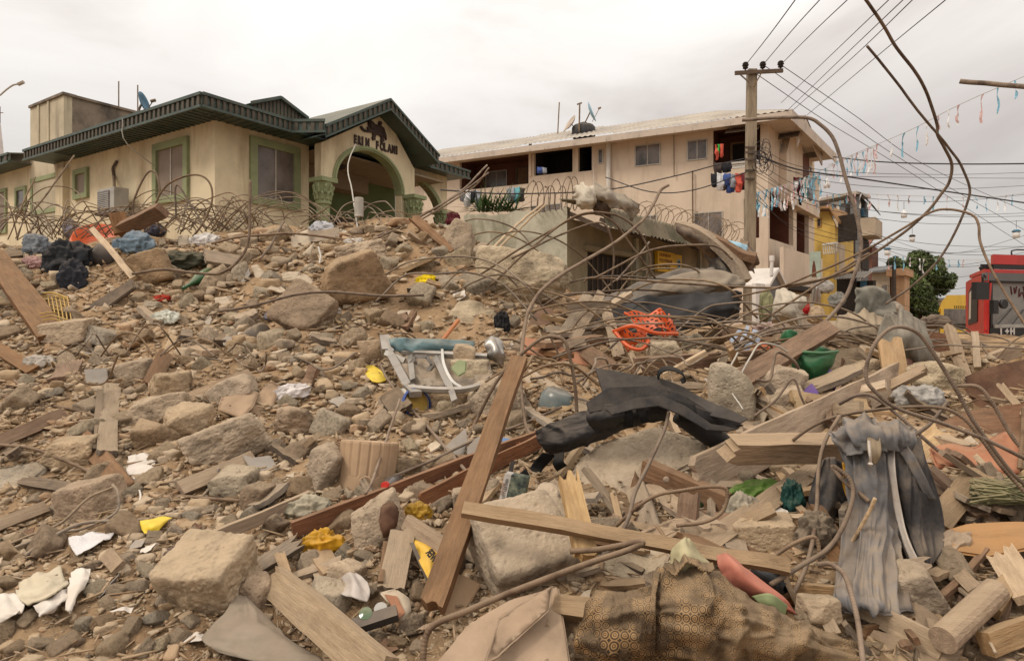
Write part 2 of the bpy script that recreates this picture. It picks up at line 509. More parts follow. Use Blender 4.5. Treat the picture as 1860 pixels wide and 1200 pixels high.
# ------------------------------------------------------------------ ground
M_dirt = material("trampled dirt", (0.345, 0.23, 0.132), 0.97, var=0.35, scale=1.6, bump=1.0, bscale=13, spec=0.08, bdist=0.05, pores=0.2,
				  stain=(0.25, 0.14, 0.07, 0.75), stain_scale=0.9)
M_ground = material("street dirt", (0.26, 0.19, 0.13), 0.97, var=0.3, scale=0.5, bump=0.4, bscale=6)
mb = MB(); mb.add([(-400, -60, -0.35), (400, -60, -0.35), (400, 900, -0.35), (-400, 900, -0.35)], [(0, 1, 2, 3)])
mb.build("ground", M_ground, kind='structure')
ang = np.tan(np.linspace(math.atan(-1.25), math.atan(1.25), 460))
yy = np.concatenate([np.linspace(0.3, 1.4, 12)[:-1], np.geomspace(1.4, 31.5, 360)])
TA, TY = np.meshgrid(ang, yy, indexing='ij')
TX = np.clip(TA * TY, GX0 + .1, GX1 - .2)
TZ = H(TX, TY)
pp = np.stack([TX.ravel(), TY.ravel(), TZ.ravel()], 1)
TZ = TZ + ((fbm(pp * 9, 3, 21) * 0.02 + np.maximum(0, fbm(pp * 24, 2, 33)) * 0.012) * np.clip(3.5 / np.maximum(TY.ravel(), 2.0), .5, 1)).reshape(TZ.shape)
na, ny = TA.shape
idx = np.arange(na * ny).reshape(na, ny)
quads = np.stack([idx[:-1, :-1].ravel(), idx[1:, :-1].ravel(), idx[1:, 1:].ravel(), idx[:-1, 1:].ravel()], 1)
me = tri_mesh("rubble_mound", np.stack([TX.ravel(), TY.ravel(), TZ.ravel()], 1), quads, True)
tag(link("rubble_mound_ground", me, M_dirt), kind='structure')

# ------------------------------------------------------------------ wall planes
class Wall:
	def __init__(s, a, b):
		s.a = A(a[0], a[1]); s.b = A(b[0], b[1])
		s.d = unit(s.b - s.a); n = A(s.d[1], -s.d[0])
		if np.dot(n, -s.a) < 0: n = -n
		s.n = n; s.bk = None
	def uz(s, px, py, off=0.0):
		r = ray(px, py); a = s.a + s.n * off
		t = np.dot(s.n, a) / np.dot(s.n, r[:2])
		p = r * t
		return float(np.dot(p[:2] - s.a, s.d)), float(p[2] + CH)
	def p(s, u, z, off=0.0):
		q = s.a + s.d * u + (s.bk * -off if (s.bk is not None and off < 0) else s.n * off)
		return A(q[0], q[1], z)
	def px(s, px, py, off=0.0):
		u, z = s.uz(px, py, off); return s.p(u, z, off)
	def prism(s, mb, uz, o0, o1):
		return mb.prism([s.p(u, z, o1) for u, z in uz], [s.p(u, z, o0) for u, z in uz])
	def rect(s, mb, u0, u1, z0, z1, o0, o1):
		return s.prism(mb, [(u0, z0), (u1, z0), (u1, z1), (u0, z1)], o0, o1)
	def hole(s, x0, y0, x1, y1):
		xm, ym = (x0 + x1) / 2, (y0 + y1) / 2
		u0, u1 = s.uz(x0, ym)[0], s.uz(x1, ym)[0]
		return min(u0, u1), max(u0, u1), s.uz(xm, y1)[1], s.uz(xm, y0)[1]
	def with_holes(s, mb, u0, u1, z0, z1, holes, o0, o1):
		us = sorted({u0, u1, *[min(max(h[i], u0), u1) for h in holes for i in (0, 1)]})
		for k in range(len(us) - 1):
			a, b = us[k], us[k + 1]
			if b - a < 1e-4: continue
			zs = sorted([(h[2], h[3]) for h in holes if h[0] <= a + 1e-6 and h[1] >= b - 1e-6])
			z = z0
			for lo, hi in zs + [(z1, z1)]:
				if lo > z + 1e-4: s.rect(mb, a, b, z, lo, o0, o1)
				z = max(z, hi)
		return mb
	def ring(s, mb, h, w, o0, o1):
		a, b, c, d = h
		s.rect(mb, a - w, b + w, d, d + w, o0, o1); s.rect(mb, a - w, b + w, c - w, c, o0, o1)
		s.rect(mb, a - w, a, c, d, o0, o1); s.rect(mb, b, b + w, c, d, o0, o1)
		return mb

def window(w, root, h, fm, pm, fw=0.08, o=0.0, proud=0.04, bars=1, barm=None, pane_in=0.03, label=None, slab=0.0):
	fr = w.ring(MB(), h, fw, o + 0.002, o + proud).build('window_frame', fm, root, label=label)
	w.rect(MB(), h[0], h[1], h[2], h[3], o + 0.001 - 0.02, o + 0.012 - 0.0).build('pane', pm, fr)
	for k in range(bars):
		u = h[0] + (h[1] - h[0]) * (k + 1) / (bars + 1)
		w.rect(MB(), u - 0.02, u + 0.02, h[2], h[3], o + 0.0125, o + 0.03).build('mullion', barm or fm, fr)
	return fr

def recess(w, root, name, h, depth, mat, back=None, o=0.0):
	a, b, c, d = h; t = 0.05
	m = MB()
	w.rect(m, a - t, b + t, c - t, d + t, o - depth - t, o - depth)
	w.rect(m, a - t, a - 0.002, c - t, d + t, o - depth, o - 0.16); w.rect(m, b + 0.002, b + t, c - t, d + t, o - depth, o - 0.16)
	w.rect(m, a - 0.002, b + 0.002, c - t, c - 0.002, o - depth, o - 0.16); w.rect(m, a - 0.002, b + 0.002, d + 0.002, d + t, o - depth, o - 0.16)
	return m.build(name, mat, root)

M_cream = material("cream painted render", (0.66, 0.555, 0.375), 0.9, var=0.10, scale=1.2, bump=0.25, bscale=45, spec=0.15,
				   stain=(0.36, 0.27, 0.16, 0.8), stain_scale=1.3, stain_stretch=(1.6, 1.6, .28), bdist=0.01)
M_creamg = material("streaked tower render", (0.50, 0.425, 0.30), 0.92, var=0.16, scale=0.8, bump=0.25, bscale=30,
					stain=(0.13, 0.10, 0.075, 0.8), stain_scale=1.3, stain_stretch=(1.5, 1.5, .12), bdist=0.01)
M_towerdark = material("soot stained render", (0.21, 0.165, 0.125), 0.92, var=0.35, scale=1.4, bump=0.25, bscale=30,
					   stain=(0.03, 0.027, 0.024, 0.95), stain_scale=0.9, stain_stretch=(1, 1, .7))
M_green = material("pale green trim paint", (0.26, 0.285, 0.15), 0.7, var=0.12, scale=3, bump=0.1, bscale=40, stain=(0.2, 0.2, 0.11, .4), stain_scale=2)
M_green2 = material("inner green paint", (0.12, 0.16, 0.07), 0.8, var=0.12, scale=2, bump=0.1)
M_roofg = material("dark green sheet metal", (0.052, 0.075, 0.06), 0.5, var=0.25, scale=3, bump=0.1, spec=0.4, stain=(0.12, 0.095, 0.07, .5), stain_scale=2.5)
M_rooftop = material("weathered green roof", (0.155, 0.15, 0.115), 0.7, var=0.25, scale=1.5, bump=0.2, stain=(0.2, 0.14, 0.09, .5), stain_scale=1.5)
M_ribd = material("rust-brown fascia rib", (0.09, 0.074, 0.055), 0.7, var=0.3, scale=3, bump=0.1)
M_glassd = material("dusty dark glass", (0.14, 0.115, 0.10), 0.2, var=0.55, scale=1.1, bump=0.02, spec=0.5)
M_pane_t = material("tan screened window", (0.235, 0.18, 0.135), 0.6, var=0.12, scale=2, bump=0.1, bscale=80)
M_alum = material("dull aluminium", (0.42, 0.38, 0.32), 0.5, var=0.1, metal=0.4, bump=0.05)
M_dark = material("dark paint and opening shade", (0.035, 0.026, 0.02), 0.9, var=0.2, bump=0.1)  # near-black paint; on openings its colour carries their shade
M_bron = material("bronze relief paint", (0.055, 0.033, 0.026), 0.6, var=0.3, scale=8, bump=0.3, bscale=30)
M_ceil = material("tan soffit board", (0.26, 0.20, 0.14), 0.9, var=0.1, bump=0.1)
M_grey = material("grey plastic shell", (0.36, 0.34, 0.30), 0.6, var=0.15, scale=4, bump=0.05)

def text_mesh(body, size, ext, bold=0.0, sx=1.0):
	cu = bpy.data.curves.new('lettering', 'FONT')
	cu.body = body; cu.size = size; cu.extrude = ext; cu.offset = bold; cu.resolution_u = 3
	cu.align_x = 'LEFT'
	ob = bpy.data.objects.new('lettering', cu); COL.objects.link(ob)
	dg = bpy.context.evaluated_depsgraph_get(); dg.update()
	me = bpy.data.meshes.new_from_object(ob.evaluated_get(dg))
	bpy.data.objects.remove(ob); bpy.data.curves.remove(cu)
	me.materials.clear()
	return me

def put_text(name, body, size, mat, parent, o, xd, yd, ext=0.01, bold=0.0, wide=1.0):
	me = text_mesh(body, size, ext, bold)
	x, y = unit(xd), unit(yd); z = np.cross(x, y)
	loc = np.asarray(o, float) - (world_loc(parent) if parent is not None else 0)
	M = Matrix(((x[0] * wide, y[0], z[0], loc[0]), (x[1] * wide, y[1], z[1], loc[1]), (x[2] * wide, y[2], z[2], loc[2]), (0, 0, 0, 1)))
	me.transform(M.to_3x3().to_4x4())
	ob = link(name, me, mat, parent)
	ob.location = loc.tolist()
	return ob

# ------------------------------------------------------------------ cream bungalow with arched porch
C = A(-6.2, 13.0)
D1 = unit(A(-1.572, 1)); D2 = unit(A(0.636, 1)); N1 = A(-D1[1], D1[0]); N1 = N1 if np.dot(N1, -C) > 0 else -N1
N2 = A(D2[1], -D2[0])
WL = Wall(C, C + D1 * 10)
WF = Wall(C, C + D2 * 6)
ZE = 5.57
house = thing('bungalow', 'cream bungalow with green roof edge and arched porch carrying an elephant emblem', 'house', (C[0], C[1], 1.2))
uL = WL.uz(115, 400)[0]
WL.rect(MB(), 0.0, uL, 1.2, ZE + .15, -0.22, 0).build('wall', M_cream, house)
uF = WF.uz(561, 320)[0]
WF.rect(MB(), 0.2201, uF, 1.2, ZE + .149, -0.22, -0.002).build('wall', M_cream, house)
# left wall windows
window(WL, house, WL.hole(288, 269, 337, 356), M_green, M_pane_t, fw=0.16, proud=0.07, bars=1, barm=M_alum)
window(WL, house, WL.hole(141, 316, 158, 352), M_green, M_pane_t, fw=0.13, proud=0.07, bars=0)
window(WL, house, WL.hole(62, 327, 107, 380), M_green, M_glassd, fw=0.12, proud=0.06, bars=0)
WL.rect(MB(), WL.uz(126, 380)[0], WL.uz(113, 380)[0], 1.2, WL.uz(119, 308)[1], 0.003, 0.16).build('pilaster', M_cream, house)
# front window
window(WF, house, WF.hole(465, 272, 532, 363), M_green, M_glassd, fw=0.17, proud=0.07, bars=1, barm=M_alum)
# porch
pL = A(-4.38, 14.3);
WP = Wall(pL, pL + D2 * 4)
uR = WP.uz(753, 330)[0]
cL, cR = WP.uz(609, 320)[0], WP.uz(729, 360)[0]
zsp = WP.uz(592, 323)[1]                                  # springing of the arch
rad = (cR - cL) / 2; cu = (cL + cR) / 2
zap = WP.uz(668, 273.5)[1]
arch = [(cu + rad * math.cos(t), zsp + (zap - zsp) * math.sin(t)) for t in np.linspace(0, math.pi, 25)]
zpk = WP.uz(700, 200)[1]; upk = WP.uz(700, 210)[0]
outer = [(uR, zsp - 0.0), (uR, ZE - .12), (upk + .05, zpk - .1), (0, ZE - .12), (0, zsp)]
m = MB()
for k in range(24):                                        # wall above the arch as a strip of wedges
	(u0, z0), (u1, z1) = arch[k], arch[k + 1]
	def topz(u): return (ZE - .12) + (zpk - .1 - ZE + .12) * (1 - abs(u - upk) / (upk if u < upk else uR - upk))
	WP.prism(m, [(u0, z0), (u1, z1), (u1, topz(u1)), (u0, topz(u0))][::-1], -0.22, 0)
WP.prism(m, [(0, zsp), (cL, zsp), (cL, topz(cL)), (0, topz(0))], -0.22, 0)
WP.prism(m, [(cR, zsp), (uR, zsp), (uR, topz(uR)), (cR, topz(cR))], -0.22, 0)
WP.rect(m, cR, uR, 1.2, zsp, -0.219, -0.001)
m.build('porch_wall', M_cream, house)
m = MB()
for (k0, k1, pr) in ((0.0, 0.095, 0.045), (0.025, 0.06, 0.07)):   # moulded archivolt
	for k in range(24):
		q = []
		for kk, s in ((k, k0), (k + 1, k0), (k + 1, k1), (k, k1)):
			t = math.pi * kk / 24
			q.append((cu + (rad + s) * math.cos(t), zsp + (zap - zsp + s) * math.sin(t)))
		WP.prism(m, q, 0.001, pr)
for k in range(24):                                        # green intrados
	(u0, z0), (u1, z1) = arch[k], arch[k + 1]
	q = [(u0, z0), (u1, z1), (cu + (u1 - cu) * .985, zsp + (z1 - zsp) * .985), (cu + (u0 - cu) * .985, zsp + (z0 - zsp) * .985)]
	WP.prism(m, q, -0.225, 0.04)
m.build('archivolt', M_green, house)

def column(root, w, u, ztop, rad_, off, zb=1.3):
	c = w.p(u, 0, off)
	m = MB()
	fl = lambda j, h: 0.90 if j % 2 else 1.0
	m.lathe((c[0], c[1], 0), [(rad_, zb), (rad_, ztop - 0.62)], 28, mod=fl)
	sh = m.build('column_shaft', M_green, root)
	m = MB()
	m.lathe((c[0], c[1], 0), [(rad_ * 1.0, ztop - .62), (rad_ * 1.22, ztop - .60), (rad_ * 1.22, ztop - .54), (rad_ * 1.05, ztop - .52),
							  (rad_ * 1.12, ztop - .40), (rad_ * 1.30, ztop - .22), (rad_ * 1.45, ztop - .10)], 20, closed=True)
	m.box((c[0], c[1], ztop - .05), (*w.d, 0), (*w.n, 0), (0, 0, 1), rad_ * 3.1, rad_ * 3.1, .095)
	cp = m.build('capital', M_green, root)
	m = MB()
	for ring, (zz, rr, n) in enumerate(((ztop - .40, 1.12, 9), (ztop - .24, 1.3, 9))):
		for k in range(n):
			a = 2 * math.pi * (k + .5 * ring) / n
			dr = A(math.cos(a), math.sin(a), 0)
			b = A(c[0], c[1], zz)
			m.tube([b + dr * rad_ * rr * .95 + A(0, 0, -.1), b + dr * rad_ * rr * 1.06, b + dr * rad_ * (rr + .22) + A(0, 0, .06), b + dr * rad_ * (rr + .24) + A(0, 0, 0.0)], .045, 7, 5, .03)
	m.build('acanthus_leaves', M_green, cp, kind='stuff')
column(house, WP, WP.uz(593, 350)[0], zsp, 0.15, -0.11)
column(house, WP, WP.uz(742, 370)[0], WP.uz(742, 357)[1], 0.16, 0.18)
# inside of the porch
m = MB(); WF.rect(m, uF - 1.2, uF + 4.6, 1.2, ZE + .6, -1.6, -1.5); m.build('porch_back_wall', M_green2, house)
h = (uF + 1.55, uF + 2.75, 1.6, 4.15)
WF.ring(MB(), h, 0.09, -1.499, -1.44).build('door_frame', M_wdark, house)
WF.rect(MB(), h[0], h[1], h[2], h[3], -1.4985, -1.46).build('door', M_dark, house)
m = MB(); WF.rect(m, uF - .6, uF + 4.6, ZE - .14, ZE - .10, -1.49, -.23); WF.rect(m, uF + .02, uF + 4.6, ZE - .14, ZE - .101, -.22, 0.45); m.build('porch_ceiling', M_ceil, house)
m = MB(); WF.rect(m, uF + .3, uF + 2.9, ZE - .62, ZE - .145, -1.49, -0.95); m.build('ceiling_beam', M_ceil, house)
m = MB(); c = WP.p(cu - .25, ZE - .16, -0.8); m.lathe(c, [(.02, .0), (.03, -.1), (.17, -.12), (.12, -.2), (.02, -.24)], 14, closed=True); m.build('ceiling_lamp', M_dark, house)
# right hand wing arch
pW = WP.p(uR + 0.02, 0, -0.85)[:2]
WW = Wall(pW, pW + D2 * 4)
a0, a1 = WW.uz(752, 370)[0], WW.uz(799, 370)[0]
ae = WW.uz(812, 370)[0]
zs2, zt2 = WW.uz(790, 392)[1], WW.uz(775, 322)[1]
ztop2 = WW.uz(785, 315)[1] + .25
m = MB()
arc2 = [(a1 - 1.9 + 1.9 * math.cos(t), zs2 + (zt2 - zs2) * math.sin(t)) for t in np.linspace(0, math.pi / 2, 13)]
for k in range(12):
	(u0, z0), (u1, z1) = arc2[k], arc2[k + 1]
	WW.prism(m, [(u1, z1), (u0, z0), (u0, ztop2), (u1, ztop2)], -.2, 0)
WW.rect(m, a1, ae, 1.2, ztop2, -.2, 0)
m.build('wing_arch_wall', M_cream, house)
m = MB()
for k in range(12):
	(u0, z0), (u1, z1) = arc2[k], arc2[k + 1]
	c0 = a1 - 1.9
	WW.prism(m, [(u0, z0), (u1, z1), (c0 + (u1 - c0) * 1.09, zs2 + (z1 - zs2) * 1.09), (c0 + (u0 - c0) * 1.09, zs2 + (z0 - zs2) * 1.09)], -.21, .05)
m.build('wing_archivolt', M_green, house)
column(house, WW, WW.uz(806, 392)[0], WW.uz(806, 384)[1], 0.15, -0.1, zb=2.0)
# roof
def fascia(root, a, b, zt, hgt, n_out, nrib, zt2=None, back=0.03):
	zt2 = zt if zt2 is None else zt2
	a3, b3 = A(a[0], a[1], zt), A(b[0], b[1], zt2)
	n3 = A(n_out[0], n_out[1], 0); dn = A(0, 0, -hgt)
	fb = MB().prism([a3 + dn, b3 + dn, b3, a3], [a3 + dn - n3 * back, b3 + dn - n3 * back, b3 - n3 * back, a3 - n3 * back]).build('fascia', M_roofg, root)
	t = MB(); d = unit(b3 - a3)
	for zo, hh in ((0.03, 0.06), (-hgt, .05)):
		t.prism([a3 + A(0, 0, zo - hh) + n3 * .05, b3 + A(0, 0, zo - hh) + n3 * .05, b3 + A(0, 0, zo) + n3 * .05, a3 + A(0, 0, zo) + n3 * .05],
				[a3 + A(0, 0, zo - hh) + n3 * .002, b3 + A(0, 0, zo - hh) + n3 * .002, b3 + A(0, 0, zo) + n3 * .002, a3 + A(0, 0, zo) + n3 * .002])
	t.build('fascia_trim', M_roofg, fb)
	L = np.linalg.norm(b3 - a3); me = None
	for k in range(nrib):
		c = a3 + (b3 - a3) * (k + .5) / nrib
		w = L / nrib * 0.42
		if me is None:
			q = MB()
			q.prism([-d * w / 2 + A(0, 0, -hgt + .004), d * w / 2 + A(0, 0, -hgt + .004), d * w / 2 + A(0, 0, -.035), -d * w / 2 + A(0, 0, -.035)],
					[-d * w / 2 + A(0, 0, -hgt + .004) - n3 * .03, d * w / 2 + A(0, 0, -hgt + .004) - n3 * .03, d * w / 2 + A(0, 0, -.035) - n3 * .03, -d * w / 2 + A(0, 0, -.035) - n3 * .03])
			me = mesh_from('rib', np.array(q.v) + n3 * .032, q.f); me.materials.append(M_ribd)
		o = link('rib', me, None, fb)
		o.location = (c - world_loc(fb)).tolist()
	return fb
OV = 0.7
EC = C + (N1 + N2) * OV                                  # eave corner
eL = EC + D1 * (WL.uz(100, 300)[0] + OV)
uu = 1.75 / 0.844
eR = EC + D2 * uu
FH = 0.22
fascia(house, EC, eL, ZE + FH, FH, N1, 46)
fascia(house, EC, eR, ZE + FH, FH, N2, 16)
# soffits
m = MB()
def quad3(m, p, q, r, s, t=0.03):
	p, q, r, s = [np.asarray(x, float) for x in (p, q, r, s)]
	return m.prism([p, q, r, s], [x + A(0, 0, t) for x in (p, q, r, s)])
z3 = lambda p, z: A(p[0], p[1], z)
quad3(m, z3(EC, ZE + .004), z3(eL, ZE + .004), z3(eL - N1 * OV, ZE + .004), z3(C, ZE + .004))
quad3(m, z3(EC, ZE + .004), z3(C, ZE + .004), z3(C + D2 * 4.6, ZE + .004), z3(EC + D2 * 4.6, ZE + .004))
m.build('soffit', M_roofg, house)
m = MB()
for k in range(34):
	p = EC - N1 * .04 + D1 * (0.3 + k * .19); q = p - N1 * (OV - .05)
	m.bar(z3(p, ZE - .004), z3(q, ZE - .004), .03, .02)
for k in range(11):
	p = EC - N2 * .04 + D2 * (0.4 + k * .19); q = p - N2 * (OV - .05)
	m.bar(z3(p, ZE - .004), z3(q, ZE - .004), .03, .02)
m.build('soffit_batten', M_roofg, house, kind='stuff')
# main hip roof planes (low pitch)
RH = 0.75
ridge0 = z3(EC + D1 * 3.2 + D2 * 2.6, ZE + FH + RH); ridge1 = z3(EC + D1 * 3.2 + D2 * 7, ZE + FH + RH)
m = MB()
e0, e1, e2 = z3(EC, ZE + FH + .02), z3(eL, ZE + FH + .02), z3(EC + D2 * 5.5, ZE + FH + .02)
r0 = z3(EC + D1 * 3.0 + D2 * 3.0, ZE + FH + RH); r1 = z3(EC + D1 * 6.0 + D2 * 3.2, ZE + FH + RH); r2 = z3(EC + D1 * 3.0 + D2 * 6, ZE + FH + RH)
m.prism([e0, e1, r1, r0], [x - A(0, 0, .03) for x in (e0, e1, r1, r0)])
m.prism([e0, r0, r2, e2], [x - A(0, 0, .03) for x in (e0, r0, r2, e2)])
m.build('roof', M_rooftop, house)
# porch gable roof
GP = Wall(WP.p(-.38, 0, .5)[:2], WP.p(4, 0, .5)[:2])
gl = GP.uz(591, 228); gp = GP.uz(708, 181); gr = GP.uz(797, 283)
for (u0, z0), (u1, z1), nr in ((gl, gp, 13), (gp, gr, 13)):
	fascia(house, GP.p(u0, 0)[:2], GP.p(u1, 0)[:2], z0, FH, N2, nr, zt2=z1)
m = MB()
bk = 3.4
for (u0, z0), (u1, z1), s in ((gl, gp, 1), (gp, gr, 1)):
	q = [GP.p(u0, z0 + .035, .03), GP.p(u1, z1 + .035, .03), GP.p(u1, z1 + .035, -bk), GP.p(u0, z0 + .035, -bk)]
	m.prism(q, [x - A(0, 0, .03) for x in q])
m.build('porch_roof', M_rooftop, house)
m = MB()
for (u0, z0), (u1, z1) in ((gl, gp), (gp, gr)):
	q = [GP.p(u0, z0 - FH + .01, -.032), GP.p(u1, z1 - FH + .01, -.032), GP.p(u1, z1 - FH + .01, -.9), GP.p(u0, z0 - FH + .01, -.9)]
	m.prism(q, [x + A(0, 0, .02) for x in q])
m.build('porch_soffit', M_roofg, house)
# short return between main eave and porch gable
fascia(house, eR, GP.p(gl[0], 0)[:2] - D2 * 0.02, ZE + FH + .002, FH, unit(N2 * .9 - D2 * .4), 4)
# ventilation gablet on the main roof
GV = Wall(EC + D1 * 1.3 + D2 * 2.2, EC + D1 * 1.3 + D2 * 8)
q = [GV.uz(455, 187), GV.uz(506, 178), GV.uz(556, 216), GV.uz(500, 216)]
gb = MB(); GV.prism(gb, [q[0], q[3], q[2], q[1]], -2.0, 0); gb.build('gablet', M_roofg, house)
m = MB()
for (u0, z0), (u1, z1) in ((q[0], q[1]), (q[1], q[2])):
	m.bar(GV.p(u0, z0, .06), GV.p(u1, z1, .06), .1, .07)
m.build('gablet_trim', M_roofg, house)
m = MB()
for k in range(14):
	t = (k + 1) / 15; u = q[0][0] + (q[2][0] - q[0][0]) * t
	zt = np.interp(u, [q[0][0], q[1][0], q[2][0]], [q[0][1], q[1][1], q[2][1]]); zb = q[0][1] + (q[2][1] - q[0][1]) * t - .25
	if zt - zb > .05: GV.rect(m, u - .03, u + .03, zb, zt - .04, .001, .025)
m.build('gablet_rib', M_ribd, house, kind='stuff')
# wing roof edge
GW = Wall(WW.p(-.5, 0, .55)[:2], WW.p(4, 0, .55)[:2])
w0, w1 = GW.uz(780, 289), GW.uz(853, 312)
fascia(house, GW.p(w0[0], 0)[:2], GW.p(w1[0], 0)[:2], (w0[1] + w1[1]) / 2, .2, N2, 9)
zw = (w0[1] + w1[1]) / 2
m = MB(); q = [GW.p(w0[0] - .6, zw + .03, .02), GW.p(w1[0], zw + .03, .02), GW.p(w1[0], zw + .25, -2), GW.p(w0[0] - .6, zw + .25, -2)]
m.prism(q, [x - A(0, 0, .03) for x in q]); m.build('wing_roof', M_rooftop, house)
m = MB(); quad3(m, GW.p(w0[0] - .6, zw - .19, -.04), GW.p(w1[0], zw - .19, -.04), GW.p(w1[0], zw - .19, -1.4), GW.p(w0[0] - .6, zw - .19, -1.4), .02); m.build('wing_soffit', M_roofg, house)
# water tower block behind
tc_ = WL.px(118, 300)[:2] + N1 * .03
WT1, WT2 = Wall(tc_, tc_ + D1 * 5), Wall(tc_, tc_ + D2 * 5)
zt = WT1.uz(118, 172)[1]
uA, uB = WT1.uz(55, 230)[0], WT2.uz(268, 200)[0] + .5
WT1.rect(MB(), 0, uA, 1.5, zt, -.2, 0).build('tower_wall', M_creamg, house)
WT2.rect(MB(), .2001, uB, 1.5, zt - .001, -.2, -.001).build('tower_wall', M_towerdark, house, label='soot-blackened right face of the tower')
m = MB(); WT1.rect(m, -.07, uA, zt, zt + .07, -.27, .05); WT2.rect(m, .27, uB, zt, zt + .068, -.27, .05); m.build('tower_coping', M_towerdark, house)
for px in (71, 89):
	u = WT1.uz(px, 230)[0]; WT1.rect(MB(), u - .05, u + .05, WT1.uz(px, 262)[1], zt - .001, .001, .03).build('tower_rib', M_creamg, house)
m = MB(); c0 = WT2.p(uB * .62, zt, -.6)
for k in (0, 1): m.tube([c0 + A(k * .38, k * .3, 0), c0 + A(k * .38, k * .3, 1.0)], .018, 2, 5)
m.build('starter_bar', M_wire, house)
# raised emblem and lettering on the gable
el_px = [(653, 231), (655, 229), (659, 234), (663, 237), (667, 237.5), (665, 232), (668, 230), (667.5, 222), (671, 219.5), (676, 222), (680, 226.5), (685, 227.5), (691, 229),
		 (695.5, 233), (697.5, 239), (700, 247), (700.3, 255), (699, 255), (697.5, 248), (696, 249), (695, 253), (696, 258), (691, 259.5), (690, 256), (691, 250), (688, 246.5), (682, 245.5),
		 (680, 249), (680, 255), (676, 255.5), (674, 251), (676, 246), (675, 241.5), (668, 241), (661, 240), (656, 236)]
el = [WP.uz(x, y) for x, y in el_px]
m = MB(); WP.prism(m, el[::-1], 0.001, .05)
emb = m.build('elephant_emblem', M_bron, house)
bm = bmesh.new(); bm.from_mesh(emb.data); bmesh.ops.triangulate(bm, faces=bm.faces[:]); bm.to_mesh(emb.data); bm.free()
m = MB(); ea = [WP.uz(x, y) for x, y in ((668.5, 223), (673, 222), (679, 229), (677, 236), (671, 234))]
WP.prism(m, ea[::-1], .0505, .075); m.build('ear', M_bron, emb)
m = MB(); m.lathe(WP.px(689, 224.5, .0), [(.055, 0.001), (.055, .05), (.03, .07)], 12, axis=(*WP.n, 0), closed=True); m.build('round_boss', M_bron, house)
for word, x0, y0, x1, y1 in (("ERIN", 643, 259.5, 671, 266.5), ("FOLAMI", 683, 270, 726, 281)):
	n = len(word)
	for k, ch in enumerate(word):
		t = k / n
		px, py = x0 + (x1 - x0) * t, y0 + (y1 - y0) * t
		p = WP.px(px, py, .012); p2 = WP.px(px + (x1 - x0) / n, py + (y1 - y0) / n, .012)
		wd = np.linalg.norm(p2 - p)
		hgt = .19
		put_text('letter', ch, hgt / .69, M_bron, house, p, (*WP.d, 0), (0, 0, 1), .012, 0.017, wide=.86 * wd / hgt / (.98 if ch not in 'MI' else (1.2 if ch == 'M' else .75)))

# ------------------------------------------------------------------ annex at the far left, air conditioner, dishes
annex = thing('house_annex', 'low cream annex with green eave at the left end of the bungalow', 'house', WL.p(uL + 1.5, 1.2, 0))
uX = WL.uz(-90, 380)[0]
WL.rect(MB(), uL + .004, uX, 1.2, WL.uz(30, 318)[1] + .2, -.2, -.004).build('wall', M_cream, annex)
window(WL, annex, WL.hole(32, 346, 46, 378), M_green, M_glassd, fw=.1, proud=.05, bars=0)
window(WL, annex, WL.hole(-20, 352, 11, 420), M_green, M_pane_t, fw=.1, proud=.05, bars=0)
za = WL.uz(58, 287)[1]
fa, fb_ = WL.p(WL.uz(60, 290)[0], 0, .55)[:2], WL.p(uX, 0, .55)[:2]
fascia(annex, fa, fb_, za, .2, N1, 16)
m = MB(); q = [z3(fa, za + .03), z3(fb_, za + .03), z3(fb_ - N1 * 2, za + .4), z3(fa - N1 * 2, za + .4)]; m.prism(q, [x - A(0, 0, .03) for x in q]); m.build('roof', M_rooftop, annex)
m = MB(); quad3(m, z3(fa, za - .2), z3(fb_, za - .2), z3(fb_ - N1 * .56, za - .2), z3(fa - N1 * .56, za - .2), .02); m.build('soffit', M_roofg, annex)

ac = thing('air_conditioner', 'grey air conditioner box fixed to the cream side wall of the bungalow', 'air conditioner', WL.px(205, 386, .3))
h = (WL.uz(207, 365, .5)[0], WL.uz(177, 365, .5)[0], WL.uz(192, 386, .5)[1], WL.uz(192, 342, .5)[1])
WL.rect(MB(), h[0], h[1], h[2], h[3], .18, .5).build('casing', M_grey, ac)
WL.rect(MB(), h[0] + .2, h[1] - .04, h[2] + .05, h[3] - .06, .501, .52).build('front_grille', M_glassd, ac)
m = MB();
for zz in np.linspace(h[2] + .1, h[3] - .12, 9): WL.rect(m, h[0] + .21, h[1] - .05, zz - .008, zz + .008, .5205, .53)
m.build('grille_slat', M_grey, ac, kind='stuff')
WL.rect(MB(), h[0] - .02, h[1] + .02, h[2] - .05, h[2] - .004, 0.001, .55).build('bracket', M_wdark, ac)
m = MB(); m.tube([WL.px(208, 347, .3), WL.px(207, 322, .05), WL.px(205, 306, .05), WL.px(210, 296, .04), WL.px(213, 292, .02)], .035, 12, 6); m.build('pipe', M_wdark, ac)

